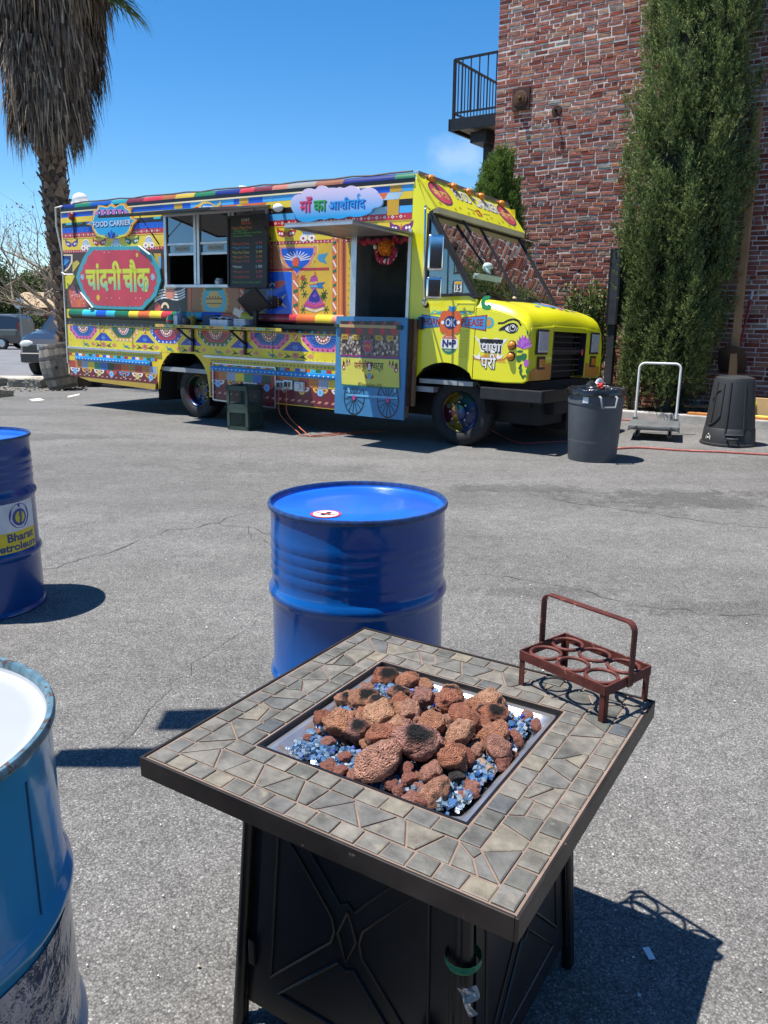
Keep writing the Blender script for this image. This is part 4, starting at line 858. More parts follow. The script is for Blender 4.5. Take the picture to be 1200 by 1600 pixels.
def vf(y,t,l=0):
    n=Vector((vt[1]-vb_[1],0,-(vt[0]-vb_[0]))).normalized(); p=Vector((lerp(vb_[0],vt[0],t),y,lerp(vb_[1],vt[1],t)))+n*(.0015+.001*l); return tuple(p)
mb=MB(); mb.prism([vf(.0,0,-1.5),vf(W,0,-1.5),vf(W,1,-1.5),vf(.0,1,-1.5)],(-.03,0,-.005),LIM); mb.prism([(vb_[0],0,vb_[1]-.002),(-.44,0,2.58),(-.62,0,2.93),(vt[0],0,vt[1]-.005)],(0,.012,0),LIM); mb.prism([(vb_[0],W,vb_[1]-.002),(-.44,W,2.58),(-.62,W,2.93),(vt[0],W,vt[1]-.005)],(0,-.012,0),LIM); mb.box((-.40,.012,2.565),(-.335,W-.012,2.622),CRM); visor=mb.build('visor',truck)
mb=MB(); mb.box((-.66,.0,2.975),(-.60,W,3.017),alum); mb.build('visor_trim',truck,bevel=.008)
a=Art(vf)
for yc in (.30,W-.30):
    a.ell(yc,.52,.235,.36,NVY,0,24); a.ell(yc,.52,.215,.32,PC('c8465a'),1,24); a.text('माँ का',PC('e8c86a'),(yc-.16,.38,yc+.16,.70),bold=.03,lay=2)
a.text('FOOD',NVY,(.70,.50,1.10,.86),bold=.035,lay=1); a.text('FOOD',WHT,(.69,.52,1.09,.88),bold=.02,lay=2); a.text('CARRIER',NVY,(1.17,.46,1.85,.82),bold=.035,lay=1); a.text('CARRIER',WHT,(1.16,.48,1.84,.84),bold=.02,lay=2)
for k in range(26):
    y=.12+.082*k; t=.90+.02*math.sin(k*2.1) if k%2 else .14+.06*math.sin(k*1.3)
    if .06<abs(y-.30) or 1: a.ring(y,t,.012,.02,PC('2a2a30'),3,8,sy=2.0)
for k in range(9): a.ell(1.12+.06*math.sin(k*2.2),.24+.09*math.cos(k*1.7),.022,.045,PC('c8382c'),1,8)
for sg in (-1,1): a.line([(1.14+sg*.1,.26),(1.14+sg*.3,.3)],.02,GRN,0)
a.build('visor_print',visor,(1,.56,1.14,W-.56))
for y in (.25,.78,W/2-.02,1.50,W-.27): mb=MB(); p=vf(y,.93); mb.ball((p[0]+.015,p[1],p[2]+.01),(.045,.062,.045),amber,14,10); mb.build('clearance_lamp',truck,smooth=60)
# wipers
for y0,y1,t0,t1 in ((.62,.78,1.02,.32),(.75,.35,.01,.09),(1.75,1.45,.01,.085)):
    mb=MB(); mb.bar(wf(t0,y0,.05),wf(t1,y1,.025),.022,.016,blkpl); mb.tube([wf(lerp(t0,t1,.3),lerp(y0,y1,.3),.06),wf(t0,y0,.05)],.014,blkpl,6); mb.build('wiper',truck)
# mirrors on a chromed rod
u,v=S(677,470,.30); mb=MB(); pts=[(-.42,-.02,2.60),(-.36,-.22,2.60),(-.34,-.25,2.55),(-.31,-.25,1.65),(-.33,-.22,1.60),(-.42,-.01,1.58)]; mb.tube(pts,.011,chrome,8); mb.ball((-.42,-.01,1.58),.035,blkpl); mb.ball((-.33,-.2,1.60),(.03,.03,.045),chrome); mb.build('mirror_rod',truck,smooth=50)
def mirror(px,py,hw,hh):
    u,v=S(px,py,.25); o=thing_part('mirror',truck,(u,-.25,v)); mb=MB(); mb.box((-.03,-hw,-hh),(.03,hw,hh),chrome,Matrix.Rotation(R(-60),3,'Z')); mb.build('mirror_shell',o,bevel=.028,smooth=50,seg=4)
mirror(681,395,.085,.185); mirror(678,450,.085,.115)
mb=MB(); mb.tube([(-.40,W+.02,2.56),(-.34,W+.30,2.55),(-.31,W+.33,2.5),(-.28,W+.33,1.9)],.010,chrome,8); mb.build('far_mirror_rod',truck,smooth=50)
# dash and seat seen through the glass
mb=MB(); mb.box((-.12,.05,1.50),(.19,W-.05,1.60),blkpl); mb.box((-.5,.05,1.2),(-.12,W-.05,1.35),blkpl); mb.box((-.5,.05,.7),(.2,W-.05,.75),inner); mb.box((-1.0,1.5,.8),(-.9,2.0,2.1),blkpl); mb.build('dashboard',truck)
# --- lettering on the cab side
a=Art(sf); zc=ZP(630,460,6.667)
a.poly([zc(*p) for p in ((190,205),(400,240),(400,335),(195,358))],PC('2a5aa0'),0); a.poly([zc(*p) for p in ((205,218),(392,246),(392,328),(208,345))],PC('3a9ad8'),1)
a.poly([zc(*p) for p in ((590,242),(878,212),(865,384),(590,335))],PC('a83a34'),0); a.poly([zc(*p) for p in ((596,250),(862,228),(852,368),(596,328))],PC('3a9ad8'),1)
for p in ((180,280),(895,295)): a.ring(*zc(*p),.03,.06,TEA,0,12); a.ell(*zc(*p),.03,.045,PC('e09a3c'),1,10)
b0=zc(222,318); b1=zc(388,245); a.text('HORN',PC('8a1c24'),(b0[0]-.01,b0[1]-.005,b1[0],b1[1]),bold=.03,lay=2)
b0=zc(602,328); b1=zc(838,255); a.text('PLEASE',PC('a8202c'),(b0[0],b0[1],b1[0],b1[1]),bold=.03,lay=2)
for t in range(0,360,45): c=zc(492,290); a.ell(c[0]+.11*math.cos(R(t)),c[1]+.10*math.sin(R(t)),.055,.055,PC('d8602c'),2+(t%90>0),12)
a.poly(chaikin([zc(*p) for p in ((430,255),(490,215),(555,250),(565,330),(495,368),(430,335))],1),PC('1c2060'),4); b0=zc(440,335); b1=zc(552,252); a.text('OK',PC('b8c4dc'),(b0[0],b0[1],b1[0],b1[1]),bold=.03,lay=5)
a.poly([zc(*p) for p in ((475,120),(520,130),(560,115),(540,165),(510,190),(480,165))],PC('3a8ac0'),4)
for sg,x in ((1,330),(-1,670)): a.poly([zc(*p) for p in ((x-sg*50,205),(x-sg*5,160),(x+sg*30,180),(x+sg*75,170),(x+sg*70,210),(x+sg*30,200))],TEA,1); a.poly([zc(*p) for p in ((x-sg*20,200),(x,172),(x+sg*25,192))],LIM,2)
for p in ((413,293),(577,293)): a.ell(*zc(*p),.022,.022,WHT,5,10)
a.build('horn_ok_please_sign',truck)
a=Art(sf); c=zc(480,513); a.ell(c[0],c[1],.112,.118,WHT,0,28); a.ell(c[0],c[1],.108,.115,PC('d86a48'),1,14,28,152); a.ell(c[0],c[1],.108,.115,PC('1c7a4c'),1,14,208,332); a.text('N•P',NVY,(c[0]-.088,c[1]-.04,c[0]+.088,c[1]+.045),bold=.05,lay=2); a.text('NAAN PARLOR',WHT,(c[0]-.05,c[1]+.066,c[0]+.05,c[1]+.082),lay=2); a.text('PALAYA',WHT,(c[0]-.05,c[1]-.086,c[0]+.05,c[1]-.066),lay=2); a.build('round_badge',truck)
# eye and papa ki pari on the fender
a=Art(sf); zh=ZP(730,450,5.4545)
a.poly(chaikin([zh(*p) for p in ((265,350),(320,320),(360,298),(410,295),(440,330),(430,370),(380,392),(340,380),(310,355))],1),DRK,0); a.poly(chaikin([zh(*p) for p in ((318,350),(350,322),(395,312),(435,338),(420,370),(380,382),(345,370))],1),WHT,1)
c=zh(388,340); a.ell(*c,.048,.05,DRK,2,18); a.ring(*c,.028,.036,WHT,3,14); a.ell(c[0]+.005,c[1]+.012,.014,.012,WHT,3,8)
a.line([zh(*p) for p in ((262,300),(310,298),(350,275),(395,265),(435,280),(460,320))],.02,DRK,0); a.line([zh(310,355),zh(268,358)],.012,DRK,1)
a.poly([zh(*p) for p in ((60,405),(105,440),(150,420),(200,440),(250,425),(300,440),(350,430),(300,490),(295,560),(120,545),(100,470))],PC('f4f0e8'),0); 
b0=zh(102,550); b1=zh(308,440); a.text('पापा',PC('1c1c22'),(b0[0],b0[1],b1[0],b1[1]),bold=.065,lay=1); a.text('पापा',WHT,(b0[0]+.02,b0[1]+.02,b1[0]-.02,b1[1]-.05),bold=.012,lay=2)
a.poly([zh(*p) for p in ((50,590),(110,575),(260,560),(300,590),(330,640),(230,625),(130,640))],PC('e8a83c'),0)
for sg,x in ((1,120),(-1,245)): a.poly([zh(*p) for p in ((x,610),(x-sg*15,545),(x-sg*30,580),(x-sg*70,565),(x-sg*45,600))],WHT,1)
a.line([zh(*p) for p in ((120,612),(60,600),(45,585))],.012,PC('c87a2c'),1); a.line([zh(*p) for p in ((250,615),(310,610),(340,585))],.012,PC('c87a2c'),1)
b0=zh(112,685); b1=zh(250,560); a.text('परी',DRK,(b0[0]-.008,b0[1]-.008,b1[0]+.008,b1[1]+.004),bold=.055,lay=2); a.text('परी',WHT,(b0[0],b0[1],b1[0],b1[1]),bold=.015,lay=3)
b0=zh(140,588); b1=zh(190,552); a.text('की',PC('b87a2c'),(b0[0],b0[1],b1[0],b1[1]),lay=1); a.build('eye_and_lettering',truck)
# lotus with leaves by the corner, hood flourish
a=Art(sf)
for t in range(-70,71,20):
    c=zh(478,520); a.poly([(c[0]-.02*math.cos(R(t)),c[1]),(c[0]+.05*math.sin(R(t))-.03,c[1]+.07*math.cos(R(t))),(c[0]+.11*math.sin(R(t)),c[1]+.155*math.cos(R(t))),(c[0]+.05*math.sin(R(t))+.03,c[1]+.07*math.cos(R(t)))],[PC('a04ab8'),PC('b868cc')][(t//20)%2],0+(t//20)%4)
for p in ((450,590),(490,575)):
    c=zh(*p); a.poly(chaikin([zh(p[0]-30,p[1]-15),zh(p[0]+20,p[1]-20),zh(p[0]+15,p[1]+30),zh(p[0]-15,p[1]+50),zh(p[0]-32,p[1]+20)],1),PC('1c6a3c'),0 if p[0]<460 else 1)
for p,q in (((450,540),(35,14)),((515,710),(20,30)),((460,700),(14,30)),((490,750),(22,12)),((515,380),(10,24))): a.poly(chaikin([zh(p[0]-q[0],p[1]),zh(p[0],p[1]-q[1]),zh(p[0]+q[0],p[1]),zh(p[0],p[1]+q[1])],1),PC('1c6a3c'),1)
a.poly(chaikin([zh(475,640),zh(515,600),zh(530,650),zh(500,680)],1),PC('a858b8'),2); a.line([zh(*p) for p in ((440,690),(460,650),(450,720),(480,775))],.02,PC('1c5a34'),0)
a.build('lotus_print',truck)
a=Art(sf); p=zh(170,125); a.ring(*p,.025,.075,PC('2a9a5c'),0,16,60,330); a.build('green_flourish',truck)
def hf(u,y,l=0): p=hood_pt(u,y); return (p[0]+.0015+.0008*l,p[1],p[2]+.003+.001*l)
def hood_patch(a,u0,u1,y0,y1,c,l,n=6):
    for i in range(n):
        for j in range(n):
            ua,ub=lerp(u0,u1,i/n),lerp(u0,u1,(i+1)/n); ya,yb=lerp(y0,y1,j/n),lerp(y0,y1,(j+1)/n); a.poly([(ua,ya),(ub,ya),(ub,yb),(ua,yb)],c,l)
a=Art(hf); hood_patch(a,.30,.62,.95,1.85,PC('4aa0d4'),0); hood_patch(a,.40,.55,1.08,1.72,PC('d87a8c'),2); 
for k in range(7): hood_patch(a,.42,.53,1.12+.085*k,1.16+.085*k,WHT,4,2)
for u_,y_,c in ((.66,1.3,PC('d86a9c')),(.64,1.1,GRN),(.66,1.5,GRN),(.60,.75,PC('3a8ad0')),(.55,2.0,PC('3a8ad0')),(.30,.6,ORG),(.34,.5,GRN),(.28,.42,ORG),(.30,2.05,ORG)): hood_patch(a,u_-.02,u_+.03,y_-.05,y_+.05,c,1,2)
a.build('hood_print',truck)
mb=MB(); u,v=S(716,448); mb.box((u-.05,-.001,v-.055),(u+.045,.010,v+.055),M('sticker_white',(.72,.72,.66),.6)); s=mb.build('inspection_sticker',truck); a=Art(lambda p,q,l:(p,-.0025,q)); a.text('15',M('print_black',(.02,.02,.02),.6),(u-.035,v-.045,u+.03,v+.02),bold=.04); a.build('sticker_number',s); mb=MB(); mb.box((u-.045,-.003,v+.028),(u+.04,-.0015,v+.052),PC('e0b020')); mb.build('sticker_strip',s)
# --- signs fixed to the side
def grad_mat(name,z0,c0,z1,c1,rough=.35):
    m=bpy.data.materials.new(name); m.use_nodes=True; n=m.node_tree.nodes; l=m.node_tree.links; b=n['Principled BSDF']; b.inputs['Roughness'].default_value=rough; b.inputs['Coat Weight'].default_value=.2
    tc=n.new('ShaderNodeTexCoord'); sp=n.new('ShaderNodeSeparateXYZ'); l.new(tc.outputs['Object'],sp.inputs[0]); mr=n.new('ShaderNodeMapRange'); mr.inputs[1].default_value=z0; mr.inputs[2].default_value=z1; l.new(sp.outputs[2],mr.inputs[0])
    mx=n.new('ShaderNodeMix'); mx.data_type='RGBA'; mx.inputs[6].default_value=(*c0,1); mx.inputs[7].default_value=(*c1,1); l.new(mr.outputs[0],mx.inputs[0]); l.new(mx.outputs[2],b.inputs['Base Color']); return m
zr=ZP(85,300,6.667,.035)
outl=[zr(*p) for p in ((222,885),(255,790),(300,680),(370,570),(640,566),(885,562),(1005,650),(1095,800),(1112,920),(1060,1085),(965,1180),(925,1228),(680,1225),(430,1215),(375,1190),(285,1050))]
red=thing_part('sign_board',truck,(0,0,0)); mb=MB(); mb.prism([(u,-.035,v) for u,v in outl],(0,.03,0),PC('3f98a4')); mb.build('sign_frame',red,bevel=.006)
cx=sum(p[0] for p in outl)/len(outl); cz=sum(p[1] for p in outl)/len(outl)
inn=[]
for i in range(len(outl)):
    p,q=outl[i],outl[(i+1)%len(outl)]
    k=max(2,int(math.hypot(q[0]-p[0],q[1]-p[1])/.06))
    for j in range(k): x=lerp(p[0],q[0],j/k); z=lerp(p[1],q[1],j/k); f=.905+(.02 if j%2 else -.012); inn.append((cx+(x-cx)*f,cz+(z-cz)*(f-.02)))
rf=lambda u,v,l:(u,-.0365-.001*l,v)
a=Art(rf); a.poly(inn,PC('c03848'),0); a.build('red_field',red)
yg=grad_mat('sign_letter_green',1.74,hx('#4fb0b0'),1.93,hx('#c6cc2c')); a=Art(rf)
for t,x0,x1,yt in (('चांदनी',338,692,722),('चौक',722,987,703)):
    b0=zr(x0,1035); b1=zr(x1,yt); a.text(t,PC('c8d436'),(b0[0]-.008,b0[1]-.008,b1[0]+.008,b1[1]+.008),bold=.036,lay=1); a.text(t,yg,(b0[0],b0[1],b1[0],b1[1]),bold=.014,lay=2)
a.build('sign_lettering',red)
a=Art(rf)
for x in (293,1028):
    for t in range(0,180,45): c=zr(x,885); a.line([(c[0]-.05*math.cos(R(t)),c[1]-.05*math.sin(R(t))),(c[0]+.05*math.cos(R(t)),c[1]+.05*math.sin(R(t)))],.016,PC('9cc4d0'),1+t//45)
for p,r in (((862,657),.027),((457,1100),.038)): a.ell(*zr(*p),r,r*1.15,PC('e0bc2c'),1,14)
for x in (545,595,680,850,900,520,570): a.ell(*zr(x,1105 if x not in(520,570) else 628),.008,.008,WHT,2,6)
a.build('sign_ornaments',red)
M('white_cable',(.7,.69,.64),.6)
for pp in (((88,840),(120,860),(210,860)),((285,1050),(410,1205),(375,1220)),((885,562),(1005,655))): mb=MB(); mb.tube([(x,-.052,z) for x,z in (zr(*p) for p in pp)],.012,MATS['white_cable'],6); mb.build('light_string',red,smooth=60)
zg=ZP(85,300,6.667,.03)
pl=[zg(*p) for p in ((330,338),(380,310),(398,250),(408,185),(445,172),(455,135),(500,140),(545,152),(588,120),(632,152),(690,118),(735,118),(755,160),(795,180),(808,240),(822,282),(862,292),(818,345),(800,400),(772,440),(735,470),(660,470),(590,488),(520,470),(455,470),(425,440),(400,395),(388,350))]
pq=thing_part('plaque',truck,(0,0,0)); mb=MB(); mb.prism([(u,-.03,v) for u,v in pl],(0,.026,0),PC('e0a040')); mb.build('plaque_edge',pq)
cx=sum(p[0] for p in pl)/len(pl); cz=sum(p[1] for p in pl)/len(pl); gf=lambda u,v,l:(u,-.0315-.001*l,v)
a=Art(gf); a.poly([(cx+(u-cx)*.93,cz+(v-cz)*.92) for u,v in pl],PC('e8d888'),0); a.poly([(cx+(u-cx)*.89,cz+(v-cz)*.87) for u,v in pl],PC('2a9ccc'),1)
a.poly([zg(*p) for p in ((415,238),(440,200),(480,185),(700,180),(750,195),(785,232))],PC('c878b8'),2)
for k in range(5): c=zg(470+60*k,215); a.ell(*c,.035,.04,NVY,3,10); a.ell(*c,.012,.018,WHT,4,8)
b0=zg(408,368); b1=zg(800,285); a.text('FOOD CARRIER',NVY,(b0[0]+.01,b0[1]-.012,b1[0]+.012,b1[1]-.01),bold=.035,lay=3); a.text('FOOD CARRIER',PC('c8d4e4'),(b0[0],b0[1],b1[0],b1[1]),bold=.02,lay=4)
for k,(dx,h,c) in enumerate(((0,95,BLU),(-28,70,NVY),(28,70,NVY),(-60,40,PC('1c6a8c')),(60,40,PC('1c6a8c')))): a.poly([zg(595+dx*.3-10,480),zg(597+dx-14,480-h*.5),zg(597+dx,482-h),zg(597+dx+14,480-h*.5),zg(595+dx*.3+10,480)],c,6-k)
for sg in (-1,1): a.poly([zg(595+sg*40,478),zg(595+sg*130,440),zg(595+sg*160,455),zg(595+sg*80,478)],PC('c8cc3c'),2)
a.build('plaque_print',pq)
zk=ZP(400,260,4.444,.04)
cl=chaikin([zk(*p) for p in ((238,262),(250,215),(285,193),(318,193),(328,163),(370,148),(412,163),(428,138),(465,130),(500,150),(535,147),(565,150),(580,141),(608,152),(628,143),(660,130),(700,143),(722,172),(748,153),(790,143),(830,163),(852,200),(876,225),(882,255),(860,282),(812,288),(800,318),(750,342),(690,352),(640,345),(600,362),(560,365),(520,355),(480,372),(440,364),(400,380),(350,388),(308,382),(278,360),(268,330),(250,305))],1)
cs_=thing_part('cloud_sign',truck,(0,0,0)); zs=[p[1] for p in cl]; gm=grad_mat('cloud_fade',lerp(min(zs),max(zs),.12),hx('#2a9ad4'),lerp(min(zs),max(zs),.85),hx('#d4c4dc')); mb=MB(); mb.prism([(u,-.04,v) for u,v in cl],(0,.03,0),gm); mb.build('cloud_panel',cs_)
a=Art(lambda u,v,l:(u,-.0415-.001*l,v))
for t,x0,x1,y0,y1,c,sh in (('माँ',303,388,318,206,PC('d83c6c'),PC('8a1c4c')),('का',398,488,312,232,PC('3ca04c'),PC('1c5a34')),('आशीवाद',502,760,305,202,PC('2a9ae0'),PC('1c3ca0'))):
    b0=zk(x0,y0); b1=zk(x1,y1)
    a.text(t,sh,(b0[0]+.014,b0[1]-.014,b1[0]+.014,b1[1]-.014),bold=.014,lay=1); a.text(t,c,(b0[0],b0[1],b1[0],b1[1]),bold=.012,lay=2)
a.line([zk(*p) for p in ((716,222),(704,208),(712,192),(724,198))],.018,PC('2a9ae0'),2)
a.build('cloud_lettering',cs_)
# white flood lamp beside the menu board, clear weather strip over the door
u,v=S(436,325,.08); mb=MB(); mb.ball((u,-.10,v),(.075,.05,.05),M('lamp_white',(.72,.72,.70),.4),16,10); mb.box((u-.02,-.06,v-.02),(u+.02,-.003,v+.02),blkpl); mb.build('flood_lamp',truck,smooth=60)
# strings of cable and lamps along roof edge
cab_b=M('cable_black',(.02,.02,.02),.6); mb=MB(); pts=[(-6.9+.28*k,.10,3.022+.018*abs(math.sin(k*1.9))) for k in range(23)]; mb.tube(pts,.011,cab_b,6); mb.build('roof_cable',truck,smooth=60)
mb=MB(); mb.tube([(U0+.05,-.01,2.98),(U0-.10,-.03,2.96),(U0-.12,-.02,2.7),(U0-.02,-.015,2.3),(U0-.015,-.015,1.9),(U0-.02,-.012,1.4),(U0-.02,-.012,.9),(U0-.02,-.01,.6)],.013,MATS['white_cable'],6); mb.build('hanging_cable',truck,smooth=60)
mb=MB(); mb.tube([(-6.75,-.02,2.78),(-6.73,-.02,2.5)],.012,blkpl,6); mb.ball((-6.77,-.03,2.82),(.07,.03,.06),PC('7a1c24'),12,8); mb.build('rear_marker_lamp',truck,smooth=60)
# roof gear
def RP(px,py,y): 
    d=Vector(ray(px,py)); TMi=TM.inverted(); a=TMi@Vector((0,0,CAM_H)); b=TMi@(Vector((0,0,CAM_H))+d); t=(y-a.y)/(b.y-a.y); return a+(b-a)*t
q=RP(408,283,1.2); mb=MB(); mb.prism([(q.x-.24,1.0,3.01),(q.x-.26,1.0,3.27),(q.x+.05,1.0,3.22),(q.x+.32,1.0,3.08),(q.x+.32,1.0,3.01)],(0,.5,0),M('vent_white',(.72,.72,.72),.4)); mb.build('roof_vent',truck,bevel=.02)
q=RP(125,303,.3); mb=MB(); mb.ball((q.x,.3,3.13),(.13,.11,.09),MATS['vent_white'],14,10); mb.box((q.x-.16,.24,3.01),(q.x+.10,.36,3.09),MATS['vent_white']); mb.build('roof_camera',truck,smooth=50)
# --- the painted cart panel in front of the door
zq=.17; cart=thing_part('cart_panel',truck,(0,0,0)); c4=[S(521,494,zq),S(632,496,zq),S(635,656,zq),S(527,647,zq)]
cu0,cu1=(c4[0][0]+c4[3][0])/2,(c4[1][0]+c4[2][0])/2; cv1=(c4[0][1]+c4[1][1])/2; cv0=(c4[2][1]+c4[3][1])/2; cw,chh=cu1-cu0,cv1-cv0
cblue=M('cart_blue',hx('#3a7ca8'),.5,coat=.1,var=(3,.12),speck=(14,.73,hx('#b9c4c8'))); mb=MB(); mb.box((cu0,-zq,cv0),(cu1,-.145,cv1),cblue); mb.box((cu0,-.1451,cv0+.02),(cu1-.01,-.05,cv1-.02),M('ply_edge',hx('#8a6a4c'),.8,var=(20,.3))); mb.box((cu1-.009,-.14,cv0+.16),(cu1+.02,-.05,cv1-.01),M('dark_wood',hx('#4a2e22'),.7,var=(9,.3))); mb.box((cu1-.15,-.055,cv0+.16),(cu1+.05,-.006,cv1-.01),MATS['ply_edge']); mb.build('panel_board',cart)
zt_=lambda x,y:((x-50)/(975-50)*cw+cu0+(y-40)*0, cv1-(y-40)/(1290-40)*chh)
def CP(x,y):   # picture position on the crop [515,490,s8.2759] -> panel metres
    return S(515+x/8.2759,490+y/8.2759,zq)
cf=lambda u,v,l:(u,-zq-.0015-.0009*l,v); a=Art(cf)
g0=CP(135,90); g1=CP(895,560); a.rect(g0[0],g1[1],g1[0],g0[1],PC('6a5a54'),0)
for k in range(260):
    x=random.uniform(150,885); y=random.uniform(300,545)
    c=CP(x,y-(x-500)*0); r=random.uniform(.012,.02); a.ell(c[0],c[1],r,r*1.3,[PC('b0a094'),PC('8a7a74'),PC('5a4a48'),PC('c8b8a8'),PC('463a3c')][k%5],2+k%9,7)
for k in range(5):
    x=205+147*k; a.poly([CP(x-65,105),CP(x+65,105),CP(x+70,270),CP(x-5,275)],PC('b8283c'),2); a.poly([CP(x-65,130),CP(x-5,180),CP(x+5,275),CP(x-60,270)],PC('5a4a48'),3); a.poly([CP(x-65,100),CP(x+60,100),CP(x+20,150),CP(x-40,150)],PC('2a1c20'),4)
    a.poly([CP(x-42,268+k*4),CP(x+42,272+k*4),CP(x+42,335+k*4),CP(x-42,330+k*4)],PC('c8a42c') if k!=2 else PC('6a5a3c'),12); a.line([CP(x-28,292+k*4),CP(x+28,294+k*4)],.008,BRN,13); a.line([CP(x-28,312+k*4),CP(x+28,314+k*4)],.008,BRN,13)
a.ell(*CP(500,425),.075,.085,PC('8a6a94'),12,18); a.ell(*CP(500,425),.058,.065,PC('b8344c'),13,18); c=CP(500,425); a.text('पानी पुरी',PC('e0a84c'),(c[0]-.045,c[1]-.02,c[0]+.045,c[1]+.025),bold=.02,lay=14)
b0=CP(145,548); b1=CP(900,575); a.poly([CP(150,525),CP(900,560),CP(900,582),CP(150,548)],PC('8a2c6c'),12)
b0=CP(165,925); b1=CP(900,590); a.poly([CP(155,565),CP(905,595),CP(910,965),CP(165,915)],PC('d2cc58'),12); a.poly([CP(160,910),CP(915,958),CP(910,975),CP(160,925)],PC('2a7a5c'),13)
b0=CP(325,715); b1=CP(490,630); a.text('पानीपुरी',PC('8a2434'),(b0[0],b0[1]-.02,b1[0],b1[1]+.02),bold=.012,lay=14); b0=CP(560,745); b1=CP(705,655); a.text('चाट्स',PC('1c3a34'),(b0[0],b0[1]-.01,b1[0],b1[1]+.01),bold=.012,lay=14)
c=CP(525,690); a.poly(chaikin([(c[0]-.05,c[1]+.02),(c[0]-.03,c[1]+.07),(c[0],c[1]+.045),(c[0]+.03,c[1]+.07),(c[0]+.05,c[1]+.02),(c[0],c[1]-.07)],1),PC('7a1c34'),15); a.text('&',WHT,(c[0]-.025,c[1]-.035,c[0]+.025,c[1]+.04),bold=.03,lay=16)
c=CP(520,810); 
for sg in (-1,1): a.poly([(c[0]+sg*.02,c[1]-.03),(c[0]+sg*.05,c[1]+.025),(c[0]+sg*.065,c[1]+.0),(c[0]+sg*.045,c[1]-.03)],PC('a82c3c'),14)
a.ell(c[0],c[1],.022,.04,PC('6aa8c8'),15,12)
b0=CP(375,925); b1=CP(685,905); a.text('4850 Thornton Ave, Fremont, CA 94536',PC('3a3c2c'),(b0[0],b0[1]-.012,b1[0],b1[1]-.004),lay=14)
for x,y,s in ((190,690,1),(232,645,.7),(265,635,.5),(785,665,.6),(825,680,.75),(868,725,1.1)):
    c=CP(x,y); t=CP(x,y-75*s-20); a.line([c,t],.004,DRK,14); a.ell(c[0],c[1],.024*s,.032*s,PC('a82c4c'),15,12); a.ell(c[0]+.004,c[1]-.006,.012*s,.014*s,WHT,16,8); a.rect(c[0]-.012*s,c[1]+.025*s,c[0]+.012*s,c[1]+.065*s,DRK,15)
a.build('cart_print',cart)
a=Art(cf); wl_=PC('1c3038')
for x,y in ((318,1085),(755,1120)):
    c=CP(x,y); rx,ry=.155,.212
    for k in range(36):
        p,q=R(k*10),R(k*10+10)
        pp=[(c[0]+r*rx*math.cos(t),c[1]+r*ry*math.sin(t)) for r,t in ((.91,p),(1,p),(1,q),(.91,q))]
        if max(z for _,z in pp)<CP(x,945)[1]: a.poly(pp,wl_,0)
    for k in range(14):
        t=R(k*360/14+7); e=(c[0]+rx*.92*math.cos(t),c[1]+ry*.92*math.sin(t)); lim=CP(x,945)[1]
        if e[1]>lim: f=(lim-c[1])/(e[1]-c[1]); e=(lerp(c[0],e[0],f),lerp(c[1],e[1],f))
        a.line([c,e],.009,wl_,1+k%3)
    a.ell(c[0],c[1],.022,.032,PC('c83c8c'),6,12)
a.poly([CP(225,1035),CP(880,1080),CP(880,1108),CP(225,1062)],PC('6ab4dc'),4.5)
for x in (245,840): a.poly([CP(x-15,945),CP(x+10,945),CP(x+25,1020),CP(x+5,1020)],PC('8ac4dc'),4.5)
a.build('painted_wheels',cart)
mb=MB(); p=CP(120,155); q=CP(910,178); mb.bar((p[0],-zq-.012,p[1]),(q[0],-zq-.012,q[1]),.02,.035,M('tape_tan',hx('#b49a6c'),.5)); mb.build('latch_bar',cart)
for x,y in ((108,155),(912,180)): p=CP(x,y); mb=MB(); mb.box((p[0]-.035,-zq-.03,p[1]-.022),(p[0]+.035,-zq-.001,p[1]+.022),M('latch_green',(.02,.06,.05),.5)); mb.build('latch',cart,bevel=.006)
mb=MB(); p=CP(1095,120); mb.box((p[0]-.02,-.05,p[1]-.07),(p[0]+.02,-.004,p[1]+.07),blkpl); mb.build('hinge',cart)

# ---------------------------------------------------------------- small things on and in the truck
def inT(o): o.matrix_world=TM@o.matrix_basis; return o
SZ=shz+.0205
def on_shelf(name,label,cat,px,y=-.17):
    u=S(px,505,-y)[0]; return thing(name,label,cat,matrix=TM@Matrix.Translation((u,y,SZ)))
o=on_shelf('card_terminal','black point of sale screen tilted on its stand at the end of the serving shelf','terminal',398)
mb=MB(); mb.box((-.12,-.10,0),(.12,.10,.03),blkpl); mb.bar((0,.02,.03),(.02,.0,.22),.06,.05,blkpl,up=(0,1,0)); mb.build('stand',o,bevel=.008); mb=MB(); mb.box((-.17,-.05,-.14),(.17,-.0,.14),blkpl,Matrix.Rotation(R(-25),3,'Y')@Matrix.Rotation(R(35),3,'X')); q=mb.build('screen',o,bevel=.012); q.location=(.02,-.02,.32)
mb=MB(); mb.box((-.12,-.002,-.04),(.02,.002,.05),M('receipt_paper',(.6,.55,.45),.8),Matrix.Rotation(R(20),3,'Y')); q=mb.build('receipt',o); q.location=(-.12,-.14,.18)
o=on_shelf('takeout_stack','white stack of folded takeout trays on the serving shelf beside the terminal','trays',381); 
for k in range(5): mb=MB(); z=.022*k; mb.box((-.10+.006*(k%2),-.09,z),(.10+.005*(k%3),.09,z+.02),M('tray_white',(.66,.67,.70),.7,var=(12,.15))); mb.build('tray',o,bevel=.004)
o=on_shelf('napkin_pack','crumpled white napkin pack lying on the serving shelf','napkins',350); mb=MB()
